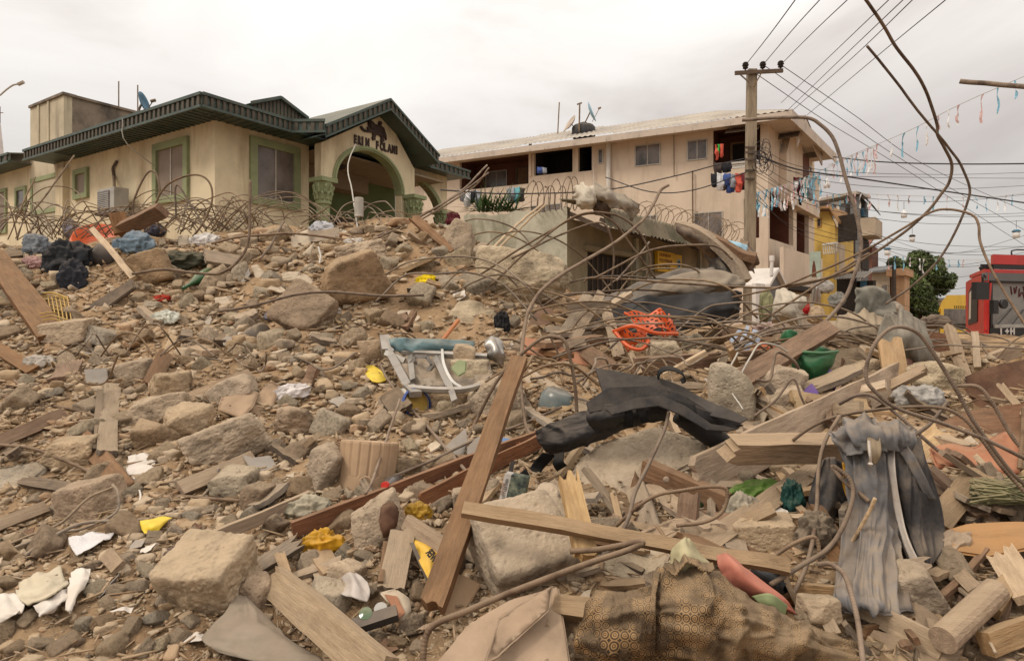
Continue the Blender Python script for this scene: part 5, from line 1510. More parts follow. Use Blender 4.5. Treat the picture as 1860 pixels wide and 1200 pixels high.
# ---- cloth and thin sheets
def sheet_mesh(name, rows, nu=36, nv=24, fold=0.0, fscale=(6, 6), thick=.006, seed=0, ridge=True, smooth=True, fine=0.0, parts=None):
	rows = [np.array(r, float) for r in rows]
	G = np.array([catmull(r, nu) for r in rows])
	G = np.stack([catmull(G[:, k], nv) for k in range(nu)], 1)            # nv x nu x 3
	du = np.gradient(G, axis=1); dv = np.gradient(G, axis=0)
	N = np.cross(du, dv); N /= np.linalg.norm(N, axis=2)[..., None] + 1e-9
	if N[..., 1].mean() > 0: N = -N
	lu = np.linalg.norm(du, axis=2).mean() * nu; lv = np.linalg.norm(dv, axis=2).mean() * nv
	u, v = np.meshgrid(np.linspace(0, lu, nu), np.linspace(0, lv, nv))
	q = np.stack([u.ravel() * fscale[0], v.ravel() * fscale[1], np.full(u.size, seed * 3.7)], 1)
	q = q + np.stack([fbm(q * .6, 2, seed + 40), fbm(q * .6, 2, seed + 41), q[:, 0] * 0], 1) * .5
	d = (ridged(q, 3, seed) if ridge else fbm(q, 3, seed)) * fold
	if fine: d = d + fbm(q * 3, 2, seed + 5) * fine
	G = G + N * d.reshape(nv, nu)[..., None]
	V = np.concatenate([G.reshape(-1, 3), (G - N * thick).reshape(-1, 3)])
	uv = np.stack([u.ravel(), v.ravel()], 1); uv = np.concatenate([uv, uv])
	idx = np.arange(nu * nv).reshape(nv, nu); n = nu * nv
	f1 = np.stack([idx[:-1, :-1].ravel(), idx[1:, :-1].ravel(), idx[1:, 1:].ravel(), idx[:-1, 1:].ravel()], 1)
	f2 = f1[:, ::-1] + n
	ed = []
	for a in (idx[0], idx[-1][::-1], idx[:, 0][::-1], idx[:, -1]):
		ed.append(np.stack([a[:-1], a[1:], a[1:] + n, a[:-1] + n], 1))
	return V, np.concatenate([f1, f2] + ed), uv

def sheet(name, rows, label, cat, mat, lift=.05, Y=None, nu=36, nv=24, fold=.02, fscale=(5, 5), thick=.006, seed=0, ridge=True, parent=None, group=None, fine=0.0, hold=True, smooth=True, kind=None):
	R = []
	for r in rows:
		R.append([P(q[0], q[1], (q[2] if len(q) > 2 else 0) + lift, Y) for q in r])
	V, Fc, uv = sheet_mesh(name, R, nu, nv, fold, fscale, thick, seed, ridge, fine=fine)
	org = world_loc(parent) if parent is not None else V.mean(0)
	me = mesh_from(name, V - org, Fc, smooth, uv)
	o = link(name, me, mat, parent)
	if parent is None: o.location = org.tolist()
	if hold:
		a = np.array([q[:2] for r in rows for q in r], float); keep(a[:, 0].min(), a[:, 1].min(), a[:, 0].max(), a[:, 1].max())
	return tag(o, label, cat, group, kind)

def crumple(px, py, w, h, label, mat, name='cloth', cat='cloth', seed=1, rot=0, depth=.6, amp=.26, sub=5, lift=0.0, Y=None, freq=2.5, group=None, parent=None):
	base = Y if Y is not None else hit(px, min(1198, py + h * .35)) - lift
	s = base / F
	D, T = ico(sub)
	o_ = np.random.default_rng(seed).uniform(-30, 30, 3)
	r = 1 + ridged(D * A(1, 1, .55) * freq + o_, 3, seed) * amp + fbm(D * 1.1 + o_, 2, seed + 3) * .25
	V = D * r[:, None] * A(w * s / 2.3, depth * (w + h) * s / 4.6, h * s / 2.3)
	me = tri_mesh(name, V, T, True); me.materials.append(mat)
	o = link(name, me, None, parent); o.location = (at(px, py, base + depth * h * s * .2) - (world_loc(parent) if parent is not None else 0)).tolist()
	o.rotation_euler = (0, math.radians(rot), 0)
	keep(px - w / 2, py - h / 2, px + w / 2, py + h / 2)
	return tag(o, label, cat, group)

def fabric(name, col, var=.25, dust=.35, scale=5, rough=.95, **k):
	d = dict(bump=.35, bscale=60, spec=.1, dustcol=(.30, .22, .145), bdist=.006); d.update(k)
	return material(name, col, rough, var=var, scale=scale, dust=dust, **d)

# ------------------------------------------------------------------ named stones and slabs
NF = (0.0, -.55, .83)
rock(640, 512, 118, 100, 'big broken concrete block with a dark flat face mid-slope', rot=-22, seed=11, boxy=1, depth=.8, mat=M_rock_b, tilt=.35, rough=.045, yaw=.35)
rock(655, 462, 90, 40, 'ragged pale rim broken off the big dark-faced block', rot=-14, seed=12, boxy=.3, mat=M_rock, rough=.09)
rock(552, 562, 104, 84, 'tan squarish block with scored lines, left below the big dark-faced block', rot=35, seed=13, boxy=1, mat=M_rock_b, tilt=-.5, depth=.55)
rock(952, 503, 136, 98, 'large rounded pale boulder on the crest left of the tangled rods', rot=8, seed=14, boxy=.25, mat=M_rock_p, rough=.07, cuts=9)
rock(836, 436, 52, 56, 'smooth tan boulder on the crest in front of the boundary wall', seed=15, boxy=0, mat=M_rock, cuts=9)
slab('concrete_slab', [(790, 603), (832, 547), (862, 545), (900, 566), (897, 606), (840, 612)], 'flat pale slab lying on the bare dirt slide', 'slab', (.1, -.75, .65), .13, M_rock_p, seed=16, amp=.03)
rock(385, 1052, 138, 138, 'big boxy concrete block at the front left with a worn flat top', rot=-8, seed=17, boxy=1, mat=M_face, tilt=.42, depth=.9, rough=.055, yaw=-.25)
rock(167, 912, 96, 84, 'rounded tan block with a curved wire across it, left foreground', rot=-14, seed=18, boxy=.8, mat=M_rock_b)
rock(131, 826, 86, 54, 'pitted oblong stone above the rounded tan block', seed=19, boxy=.4, mat=M_rock, rough=.08)
rock(415, 803, 122, 80, 'long pitted chunk with a white plaster chip on it', rot=-24, seed=20, boxy=.4, mat=M_rock, rough=.08)
slab('plaster_chip', [(376, 830), (388, 796), (405, 787), (417, 798), (400, 815)], 'white plaster chip stuck on the long pitted chunk', 'plaster', (-.1, -.9, .4), .012, M_rock_p, lift=.2, amp=0)
rock(343, 768, 72, 58, 'pinkish pitted chunk left of the torn cardboard', seed=22, boxy=.3, mat=M_rock, rough=.09)
rock(312, 702, 68, 52, 'round rough stone below the splintered stake', seed=23, boxy=.1, mat=M_rock, rough=.08)
rock(288, 742, 98, 50, 'flat wide stone slab in the middle of the left slope', rot=-6, seed=24, boxy=.7, mat=M_rock, depth=.7)
rock(248, 676, 70, 44, 'angular oblong stone behind the splintered stake', rot=-18, seed=25, boxy=.5)
rock(278, 792, 66, 46, 'dark ochre lump between the plank pair and the pinkish chunk', seed=26, boxy=.2, mat=M_rock_b)
rock(945, 1000, 172, 150, 'huge triangular concrete slab lying under the light batten', rot=10, seed=27, boxy=1, mat=M_face, tilt=.62, depth=1.0, rough=.03, yaw=.5, cuts=3, soft=14)
slab('concrete_slab', [(905, 925), (960, 905), (985, 875), (1012, 880), (1052, 945), (1040, 975), (930, 960)], 'thin upper plate resting against the huge triangular slab', 'slab', (-.12, -.62, .78), .1, M_face, seed=28, lift=.12, amp=.012)
slab('concrete_slab', [(1012, 880), (1045, 842), (1085, 800), (1190, 775), (1285, 796), (1292, 828), (1180, 880), (1085, 942), (1060, 945)], 'wide dusty concrete slab beneath the black bag', 'slab', (-.05, -.60, .80), .26, M_face, seed=29, lift=.16, amp=.022, target=.04, ext=(.03, .10, -.34), bevel=.015)
rock(1326, 712, 84, 104, 'pale upright rounded slab of plaster beside the black bag', rot=2, seed=30, boxy=1, mat=M_rock_p, depth=.42, rough=.03, soft=6, Y=5.0, yaw=0)
rock(1662, 1080, 78, 112, 'rough tan stone under the hem of the hanging jeans', rot=-28, seed=31, boxy=.6, mat=M_rock, rough=.07)
rock(1412, 692, 92, 60, 'tan stone piece right of the pale upright slab', rot=10, seed=32, boxy=.7, mat=M_rock)
rock(1428, 728, 70, 44, 'flat stone right of the pale upright slab under the rod', rot=-12, seed=33, boxy=.5)
rock(1208, 640, 56, 40, 'pale stone below the broken orange crate', seed=34, boxy=.4, mat=M_rock_p, rough=.08)
rock(902, 722, 96, 78, 'rough pink-tan rock behind the leaning brown beam', rot=-15, seed=35, boxy=.5, mat=M_rock, rough=.07)
rock(685, 955, 84, 82, 'round chunk with a brown painted face under the red-brown board', rot=-20, seed=36, boxy=.3, mat=M_rock, rough=.06)
slab('painted_plaster', [(693, 917), (713, 908), (727, 925), (722, 958), (700, 978), (690, 950)], 'brown painted plaster face on the round chunk', 'plaster', (.5, -.8, .3), .02, M_ply, lift=.30, amp=.006)
rock(676, 640, 38, 46, 'brown rounded stone left of the wrecked cooker', seed=37, boxy=.2, mat=M_rock_b)
rock(818, 722, 80, 34, 'flat stone propping up the wrecked cooker', rot=8, seed=38, boxy=.7)
rock(590, 848, 60, 84, 'tall angular stone left of the ribbed beige drum', rot=20, seed=39, boxy=.6, mat=M_rock)
rock(462, 903, 48, 56, 'ochre wedge-shaped stone at the lower middle', rot=14, seed=40, boxy=.5, mat=M_rock_b)
rock(428, 878, 66, 56, 'pale grey lumpy stone at the lower middle', seed=41, boxy=.3, mat=M_rock_g, rough=.08)
rock(1490, 1105, 60, 50, 'half hidden tan stone beside the pink cushion', seed=42, boxy=.5, Y=2.62)
slab('concrete_slab', [(-20, 872), (-10, 846), (70, 836), (84, 850), (60, 872), (0, 902)], 'grey rendered slab at the left picture edge', 'slab', (.05, -.7, .7), .05, M_rock_g, seed=44, amp=.01)
rock(625, 1050, 56, 66, 'angular chunk under the yellow plastic rag', rot=12, seed=45, boxy=.5)
rock(600, 1095, 72, 66, 'half buried block beside the broad pale beam', rot=20, seed=46, boxy=.6, mat=M_rock_g)
rock(130, 604, 88, 48, 'bowl-shaped smooth slab piece on the left slope', rot=-12, seed=47, boxy=.4, mat=M_rock, depth=.7)
rock(275, 488, 66, 62, 'square tan block near the crest below the blue-grey cloth', rot=-20, seed=48, boxy=.9, mat=M_rock_b)
rock(430, 705, 72, 48, 'smooth pointed stone left of the paper wad', rot=-20, seed=49, boxy=.3)
rock(535, 765, 70, 52, 'rough brown lump under the paper wad', seed=50, boxy=.2, mat=M_rock_b, rough=.09)
rock(1390, 975, 110, 70, 'broad stone half hidden under the long diagonal board', rot=-10, seed=51, boxy=.5)
rock(845, 905, 50, 40, 'small chunk against the leaning brown beam', seed=52, boxy=.4)
rock(1690, 690, 90, 66, 'pitted pale chunk behind the large rebar loop', rot=10, seed=53, boxy=.6, mat=M_rock_p, rough=.07)
rock(1560, 690, 80, 56, 'tan chunk right of the purple plastic pieces', rot=-14, seed=54, boxy=.6)
rock(465, 1075, 60, 70, 'brown rough chunk right of the boxy block', seed=55, boxy=.4, mat=M_rock_b, rough=.08)
# ------------------------------------------------------------------ named boards and beams
for q in ((700, 605, 918, 712), (608, 790, 722, 895), (730, 700, 790, 760), (1114, 565, 1232, 635), (895, 855, 962, 930), (630, 1105, 725, 1150), (1700, 1065, 1815, 1170), (1420, 600, 1525, 692), (60, 535, 125, 592), (140, 410, 212, 440), (330, 490, 382, 525), (975, 668, 1352, 824), (1060, 1010, 1560, 1200)): keep(*q)
plank((-14, 462), (98, 612), 40, 'long dark brown beam leaning down from the left picture edge', M_wbrown, th=.09, l0=.75, l1=.05, roll=18, seed=1, name='beam', cat='beam')
plank((943, 652), (783, 1106), 36, 'long brown beam leaning upright in the middle of the foreground', M_wbrown, th=.07, l0=.25, l1=.22, roll=-16, Y0=4.55, jag=(.02, .06), seed=2, name='beam', cat='beam')
plank((985, 790), (530, 962), 27, 'long red-brown board passing behind the leaning brown beam', M_wred, th=.03, l0=.10, l1=.12, roll=25, seed=3, name='board', cat='board')
plank((978, 800), (762, 912), 26, 'shorter orange-brown board just below the long red-brown board', M_wred, th=.03, l0=.14, l1=.08, roll=20, jag=(0, .03), seed=4, name='board', cat='board')
plank((562, 902), (352, 990), 22, 'rough narrow brown batten left of the long red-brown board', M_wtan, th=.04, l0=.08, l1=.10, roll=20, seed=5, name='batten', cat='batten')
plank((841, 922), (1432, 1028), 25, 'long light batten lying across the huge triangular slab', M_wtan, th=.04, l0=.38, l1=.22, roll=28, Y0=3.25, Y1=2.95, seed=6, name='batten', cat='batten')
plank((1028, 858), (1066, 1018), 38, 'splintered yellow stump of wood propped on the light batten', M_split, th=.06, l0=.0, l1=.0, roll=14, Y0=3.15, Y1=2.78, jag=(.10, .08), seed=7, name='timber_stump', cat='timber')
plank((955, 680), (1075, 752), 27, 'pale split batten running under the black bag from the leaning beam', M_wpale, th=.04, l0=.18, l1=.15, roll=20, jag=(.05, 0), seed=8, name='batten', cat='batten')
plank((1308, 815), (1545, 812), 42, 'thick squared beam pointing left from the hanging jeans', M_wtan, th=.12, l0=.0, l1=.0, roll=-35, Y0=3.55, Y1=3.75, jag=(.12, 0), seed=9, name='beam', cat='beam')
plank((1262, 872), (1648, 678), 62, 'wide long broken board rising from the ochre stump to the big rebar loop', M_wtan, th=.05, l0=.28, l1=.2, roll=-18, jag=(.12, .14), seed=10, name='board', cat='board')
plank((1268, 1000), (1492, 846), 36, 'diagonal board below the squared beam, over the green food bag', M_wtan, th=.05, l0=.16, l1=.22, roll=20, seed=11, name='board', cat='board')
plank((1172, 852), (1322, 916), 38, 'brown squared timber with a nail plate right of the curved rod', M_wbrown, th=.08, l0=.25, l1=.12, roll=-24, seed=12, name='timber', cat='timber')
plank((496, 1052), (700, 1226), 58, 'broad pale beam reaching out of the bottom edge of the picture', M_wpale, th=.07, l0=.14, l1=.25, roll=-22, jag=(.06, 0), seed=13, name='beam', cat='beam')
plank((1508, 596), (1345, 690), 34, 'upper brown beam end sticking up beside the torn green bucket', M_wbrown, th=.10, l0=.3, l1=.25, roll=-20, Y0=6.3, Y1=5.5, seed=14, name='beam', cat='beam')
plank((1150, 668), (1385, 650), 34, 'long brown beam lying between the black bag and the orange crate', M_wbrown, th=.08, l0=.25, l1=.25, roll=-12, seed=15, name='beam', cat='beam')
plank((318, 736), (455, 680), 24, 'light chamfered board on the left slope above the torn cardboard', M_wtan, th=.05, l0=.12, l1=.14, roll=28, seed=16, name='board', cat='board')
plank((203, 698), (192, 824), 28, 'grey upright board of a pair tied with a rag, left slope', M_wgrey, th=.04, l0=.18, l1=.18, roll=6, jag=(0, .03), seed=17, name='board', cat='board')
plank((181, 712), (175, 818), 11, 'narrow strip standing left of the rag-tied grey board', M_wdark, th=.04, l0=.16, l1=.16, seed=18, name='batten', cat='batten')
plank((302, 642), (272, 702), 26, 'short brown splintered stake standing above the round rough stone', M_wbrown, th=.05, l0=.24, l1=.12, roll=10, jag=(.02, .05), seed=19, name='stake', cat='stake')
plank((322, 612), (300, 660), 26, 'pale yellowish board end behind the short brown stake', M_wpale, th=.03, l0=.1, l1=.1, seed=20, name='board', cat='board')
plank((325, 890), (460, 832), 28, 'tan board below the grey roofing shard, left of centre', M_wtan, th=.05, l0=.10, l1=.12, roll=24, seed=21, name='board', cat='board')
plank((38, 872), (146, 890), 18, 'dark pointed board above the tan block at the left', M_wdark, th=.05, l0=.12, l1=.1, roll=20, jag=(.08, 0), seed=22, name='board', cat='board')
plank((1546, 1088), (1716, 1178), 40, 'pale planed board under the hem of the hanging jeans', M_wpale, th=.04, l0=.1, l1=.12, roll=-10, seed=23, name='board', cat='board')
plank((1700, 950), (1782, 856), 44, 'nailed board sticking up right of the hanging jeans', M_wtan, th=.04, l0=.18, l1=.28, roll=8, jag=(0, .04), seed=24, name='board', cat='board')
plank((-10, 958), (80, 924), 24, 'tan board at the left picture edge below the grey slab', M_wtan, th=.05, l0=.1, l1=.1, roll=20, seed=25, name='board', cat='board')
plank((732, 965), (708, 1072), 48, 'grey dusty board standing left of the yellow printed wrapper', M_wgrey, th=.04, l0=.2, l1=.14, roll=-10, jag=(.06, .03), seed=26, name='board', cat='board')
plank((700, 985), (690, 1062), 10, 'thin brown lath leaning on the grey dusty board', M_wbrown, th=.03, l0=.22, l1=.18, seed=27, name='lath', cat='lath')
plank((738, 948), (822, 1002), 28, 'short tan board above the yellow printed wrapper', M_wtan, th=.04, l0=.22, l1=.2, roll=-12, seed=28, name='board', cat='board')
plank((1482, 1088), (1516, 1152), 24, 'short pale stake beside the pink cushion', M_wpale, th=.04, l0=.2, l1=.1, jag=(.04, 0), seed=29, name='stake', cat='stake')
plank((508, 1004), (528, 1064), 18, 'thin upright splinter behind the broad pale beam', M_wtan, th=.03, l0=.2, l1=.1, jag=(.04, 0), seed=30, name='stake', cat='stake')
plank((452, 1040), (545, 985), 26, 'grey split timber right of the boxy concrete block', M_wgrey, th=.06, l0=.12, l1=.12, roll=20, jag=(.05, .06), seed=31, name='timber', cat='timber')
plank((215, 420), (296, 382), 26, 'brown beam end poking out of the rods near the air conditioner', M_wbrown, th=.12, Y0=10.6, Y1=10.1, l0=0, l1=0, roll=-20, seed=32, name='beam', cat='beam')
plank((213, 388), (222, 424), 26, 'short upright brown block under the air conditioner', M_wbrown, th=.1, Y0=10.55, Y1=10.5, l0=0, l1=0, seed=33, name='timber', cat='timber')
plank((168, 416), (243, 505), 10, 'thin pale stick slanting across the orange basin', M_wpale, th=.05, Y0=9.3, Y1=8.6, l0=0, l1=0, seed=34, name='stick', cat='stick')
plank((1052, 628), (1112, 672), 30, 'brown board end poking up behind the black bag', M_wbrown, th=.05, l0=.4, l1=.2, roll=12, seed=35, name='board', cat='board')
plank((1100, 560), (1125, 648), 20, 'grey upright plank in front of the black hollow', M_wgrey, th=.05, Y0=7.9, Y1=7.0, l0=0, l1=0, seed=36, name='plank', cat='plank')
plank((1015, 622), (1068, 535), 20, 'left slat of the broken window frame in the dark hollow', M_wgrey, th=.04, Y0=7.2, Y1=8.0, l0=0, l1=0, seed=37, name='slat', cat='slat')
plank((1040, 618), (1092, 532), 18, 'right slat of the broken window frame in the dark hollow', M_wgrey, th=.04, Y0=7.2, Y1=8.0, l0=0, l1=0, seed=38, name='slat', cat='slat')
plank((990, 560), (960, 640), 34, 'dark brown wardrobe side standing left of the dark hollow', M_ply, th=.05, Y0=8.0, Y1=7.2, l0=0, l1=0, seed=39, name='broken_wardrobe', cat='wardrobe')
plank((1030, 558), (1110, 550), 12, 'thin cross rail over the broken window frame slats', M_wgrey, th=.04, Y0=7.5, Y1=7.6, l0=0, l1=0, seed=40, name='cross_rail', cat='rail')
plank((1645, 846), (1716, 780), 52, 'freshly splintered orange plank end right of the hanging jeans', M_split, th=.04, l0=.1, l1=.2, roll=10, jag=(.02, .16), seed=41, name='plank', cat='plank')
plank((1770, 605), (1776, 668), 11, 'slim pale peg standing in front of the fire truck', M_wpale, th=.05, Y0=6.4, Y1=6.2, l0=0, l1=0, seed=42, name='peg', cat='peg')
plank((1660, 655), (1860, 628), 18, 'pale horizontal board in front of the fire truck', M_wpale, th=.06, Y0=7.5, Y1=7.4, l0=0, l1=0, seed=43, name='board', cat='board')
plank((1770, 664), (1850, 635), 22, 'pale chamfered board stub in front of the fire truck', M_wtan, th=.08, Y0=6.6, Y1=6.6, l0=0, l1=0, roll=-20, seed=44, name='board', cat='board')
plank((1450, 940), (1570, 1060), 34, 'board under the hanging trousers slanting to lower right', M_wbrown, th=.04, l0=.04, l1=.04, roll=0, seed=45, name='board', cat='board')
plank((1080, 1108), (1010, 1100), 36, 'pale squared beam end beside the hardboard triangle', M_wtan, th=.08, l0=.12, l1=.12, roll=-20, seed=46, name='beam', cat='beam')
plank((1420, 1070), (1540, 1080), 24, 'tan lath lying under the hem of the hanging jeans', M_wtan, th=.04, l0=.06, l1=.06, roll=-20, seed=47, name='lath', cat='lath')
plank((1790, 1170), (1880, 1140), 40, 'broad tan board in the bottom right corner', M_wtan, th=.06, l0=.12, l1=.12, roll=-22, seed=48, name='board', cat='board')
plank((1795, 1108), (1842, 1050), 30, 'brown board stub in the lower right corner pile', M_wtan, th=.05, l0=.16, l1=.16, roll=12, seed=49, name='board', cat='board')
plank((1815, 1000), (1872, 1085), 50, 'orange splintered board at the right edge below the orange panel', M_split, th=.04, l0=.2, l1=.2, jag=(.08, .0), seed=50, name='board', cat='board')
plank((1530, 1050), (1690, 1022), 22, 'splintered grey-brown strip right of the jeans hem', M_wtan, th=.03, l0=.08, l1=.2, jag=(.05, .1), seed=51, name='strip', cat='strip')
plank((-12, 628), (60, 672), 22, 'reddish board at the left edge below the dark leaning beam', M_wbrown, th=.04, l0=.14, l1=.1, roll=20, seed=52, name='board', cat='board')
plank((-12, 806), (116, 752), 24, 'long brown board pointing up right at the left edge', M_wbrown, th=.05, l0=.12, l1=.12, roll=24, seed=53, name='board', cat='board')
plank((150, 795), (232, 890), 30, 'brown splintered board beside the rag-tied pair', M_wbrown, th=.04, l0=.12, l1=.1, roll=-15, jag=(.04, .02), seed=54, name='board', cat='board')
m = MB(); m.tube([P(1808, 1072, .22), P(1712, 1162, .22)], .052, 12, 16)
tag(m.build('log', M_wtan), 'round sawn log pointing towards the viewer, lower right', 'log')
# white nail plate
m = MB(); c = P(1210, 871, .36); m.lathe(c, [(.02, 0), (.012, .012), (.001, .013)], 8, axis=(0, -1, .2)); tag(m.build('nail', M_wire), 'rusty nail head in the brown squared timber', 'nail')

# ------------------------------------------------------------------ panels
slab('hardboard_sheet', [(1692, 742), (1738, 690), (1790, 668), (1875, 648), (1875, 728), (1800, 745), (1742, 772)], 'large dark brown hardboard sheet at the right picture edge', 'hardboard', (-.25, -.9, .35), .02, M_ply, lift=.35, seed=61, amp=.004, wave=.04)
slab('hardboard_sheet', [(1662, 598), (1722, 606), (1752, 640), (1768, 664), (1742, 682), (1702, 650)], 'brown plywood end standing up behind the big rebar loop', 'plywood', (.25, -.92, .3), .05, M_wred, lift=.3, seed=62, amp=.003)
slab('hardboard_sheet', [(1690, 775), (1752, 745), (1868, 728), (1868, 812), (1790, 818), (1712, 800)], 'dull brown board below the large hardboard sheet', 'hardboard', (-.1, -.75, .65), .02, M_wred, lift=.22, seed=63, amp=.004, wave=.03)
M_terr = material("orange-red clay sheet", (.34, .125, .065), .85, var=.2, scale=4, bump=.25, bscale=25, dust=.35, dustcol=DUST)
slab('roof_tile_sheet', [(1692, 806), (1730, 800), (1768, 812), (1790, 800), (1822, 788), (1846, 806), (1850, 838), (1848, 866), (1800, 862), (1742, 842), (1708, 846)], 'cracked salmon-red roofing sheet under the crossing rods', 'roofing sheet', (0, -.7, .72), .02, M_terr, lift=.25, seed=64, amp=.006, wave=.05)
M_orpl = material("varnished orange plywood", (.36, .175, .055), .6, var=.15, scale=2.5, stretch=(1, 6, 6), bump=.2, bscale=12, dust=.3, dustcol=DUST)
slab('plywood_sheet', [(1712, 962), (1760, 948), (1872, 948), (1872, 998), (1800, 1012), (1730, 1000)], 'varnished orange plywood panel at the right edge', 'plywood', (0, -.6, .8), .02, M_orpl, lift=.15, seed=65, amp=.003, wave=.03)
slab('hardboard_sheet', [(952, 610), (1010, 622), (1062, 640), (1082, 668), (1000, 652), (950, 640)], 'red-brown board lying between the tall rod and the orange crate', 'hardboard', (.1, -.6, .8), .03, M_terr, lift=.18, seed=66, amp=.004)
slab('hardboard_sheet', [(776, 1212), (850, 1130), (930, 1085), (1015, 1060), (1038, 1215)], 'large tan hardboard triangle at the bottom centre', 'hardboard', (.0, -.45, .9), .02, M_card, lift=.16, seed=67, amp=.004, wave=.02)
slab('hardboard_sheet', [(905, 1120), (1005, 1062), (998, 1110), (905, 1190), (880, 1200)], 'peeling top layer on the large tan hardboard triangle', 'hardboard', (.05, -.5, .86), .012, M_ply2, lift=.22, seed=68, amp=.006, wave=.03, hold=False)
slab('fibre_sheet', [(1095, 1010), (1160, 985), (1205, 1000), (1232, 1010), (1195, 1072), (1150, 1060), (1095, 1035)], 'grey stained sheet behind the patterned bolster', 'panel', (0, -.5, .86), .015, M_rock_g, lift=.12, seed=69, amp=.004)
slab('bark_sheet', [(1162, 960), (1225, 935), (1268, 935), (1262, 948), (1205, 975), (1180, 972)], 'peeled orange-edged bark sheet right of the curved rod', 'bark', (.05, -.5, .86), .02, M_wtan, lift=.14, seed=70, amp=.008, wave=.04)
slab('cardboard_piece', [(395, 745), (412, 705), (470, 712), (462, 740), (440, 762)], 'left half of the torn cardboard carton', 'cardboard', (-.1, -.5, .86), .012, M_card, lift=.10, seed=71, amp=.006, wave=.03)
slab('cardboard_piece', [(442, 740), (475, 708), (492, 690), (512, 702), (498, 730), (478, 764)], 'right half of the torn cardboard carton beside the paper wad', 'cardboard', (.15, -.6, .8), .012, M_card, lift=.12, seed=72, amp=.006, wave=.03)
slab('roofing_shard', [(438, 824), (460, 830), (490, 826), (506, 850), (490, 864), (455, 852)], 'jagged grey roofing shard above the tan board', 'roofing sheet', (.1, -.7, .7), .008, M_tile, lift=.12, seed=73, amp=.002)
slab('roofing_shard', [(806, 812), (846, 776), (850, 800), (842, 826), (812, 830)], 'pointed grey sheet left of the leaning brown beam', 'roofing sheet', (-.1, -.8, .6), .008, M_tile, lift=.14, seed=74, amp=.002)
slab('roofing_shard', [(848, 812), (868, 792), (905, 800), (925, 812), (912, 845), (862, 880), (850, 850)], 'large grey sheet behind the leaning brown beam', 'roofing sheet', (.05, -.8, .6), .008, M_tile, lift=.08, seed=75, amp=.002)
slab('cardboard_piece', [(800, 1050), (838, 1040), (875, 1060), (850, 1100), (822, 1135), (795, 1100)], 'folded tan cardboard at the foot of the leaning brown beam', 'cardboard', (.2, -.6, .78), .012, M_card, lift=.10, seed=76, amp=.004, wave=.02)
slab('painted_board', [(690, 1075), (720, 1068), (745, 1085), (748, 1110), (730, 1128), (712, 1100)], 'torn board with flaking red-brown paint and white ragged edge', 'board', (.1, -.6, .8), .012, M_flake, lift=.14, seed=77, amp=.006)
slab('painted_board', [(698, 1078), (722, 1082), (736, 1112), (726, 1122), (710, 1098)], 'red-brown paint patch of the torn white-edged board', 'paint', (.1, -.6, .8), .004, M_terr, lift=.155, anchor=(717, 1095), seed=78, amp=.002, hold=False)
slab('metal_channel', [(140, 566), (182, 540), (238, 506), (244, 522), (192, 560), (150, 578)], 'long dark channel-shaped panel on the upper left slope', 'panel', (-.3, -.85, .45), .05, M_wdark, lift=.22, seed=79, amp=.004)
slab('metal_channel', [(152, 670), (194, 668), (196, 690), (175, 715), (158, 708)], 'dull grey panel behind the rag-tied boards', 'panel', (0, -.85, .5), .01, M_tile, lift=.1, seed=80, amp=.003)
for i, (q, lb) in enumerate((([(455, 482), (468, 478), (488, 508), (468, 514)], 'cream wedge-shaped plaster piece on the upper slope'), ([(510, 495), (545, 492), (540, 510), (512, 512)], 'cream plaster piece left of the dark-faced block'),
			 ([(528, 428), (560, 415), (566, 450), (548, 462), (530, 460)], 'tall cream plaster slab on the crest below the bungalow column'), ([(545, 462), (570, 440), (566, 462), (552, 482)], 'curled cream plaster strip below the tall cream slab'),
			 ([(322, 428), (344, 425), (340, 452), (324, 455)], 'pale square tile standing on the crest'), ([(388, 540), (420, 536), (418, 556), (392, 556)], 'off-white plaster lump below the green bottle'))):
	slab('plaster_piece', q, lb, 'plaster', (.1 * (-1) ** i, -.9, .35), .03, M_flake, lift=.12, seed=90 + i, amp=.01)

# ------------------------------------------------------------------ cloths, bags, paper
M_bag = fabric("black nylon", (.026, .024, .024), .3, dust=.22, rough=.62, spec=.25, bump=.35, bscale=16, bdist=.02)
M_strap = fabric("black webbing", (.016, .016, .016), .1, dust=.08, rough=.8)
bag = thing('black_bag', 'folded black garment bag with straps spread over the wide dusty slab', 'bag', P(1160, 770, .2))
YB = 4.12
def bs(name, rows, **k):
	d = dict(Y=YB, lift=0, fold=.014, fscale=(8, 9), thick=.006, nu=70, nv=44); d.update(k)
	return sheet(name, rows, None, None, d.pop('mat', M_bag), parent=bag, **d)
bs('bag_body', [[(975, 782, -.05), (1015, 762, 0), (1070, 744, .02), (1120, 722, .03), (1205, 712, .02)], [(974, 792, .0), (1022, 778, .05), (1075, 762, .08), (1125, 742, .10), (1210, 726, .08)],
				[(982, 808, .03), (1030, 800, .10), (1085, 784, .13), (1130, 762, .14), (1215, 742, .10)], [(1000, 824, -.02), (1045, 814, .02), (1092, 798, .04), (1138, 775, .05), (1215, 760, .02)]], fold=.012)
for k, (q, nn, dy) in enumerate((([(1082, 667), (1130, 671), (1190, 679), (1245, 701), (1300, 737), (1354, 768), (1340, 776), (1290, 757), (1240, 729), (1195, 706), (1140, 704), (1094, 712)], (.05, -.75, .6), .08),
							  ([(1066, 730), (1104, 703), (1180, 701), (1240, 719), (1300, 754), (1350, 775), (1295, 772), (1236, 750), (1180, 729), (1112, 742), (1072, 748)], (.1, -.9, .35), .14),
							  ([(1100, 742), (1150, 724), (1200, 721), (1242, 738), (1290, 771), (1342, 779), (1320, 784), (1282, 782), (1232, 754), (1195, 739), (1150, 744), (1112, 753)], (-.05, -.9, .4), .2))):
	o = slab('bag_fold', q, None, None, nn, .012, M_bag, lift=dy, anchor=(1200, 715), Y=YB, amp=.003, wave=.05, bevel=.003, target=.03, seed=k, hold=False)
	o.parent = bag; o.location = (A(*o.location) - world_loc(bag)).tolist()
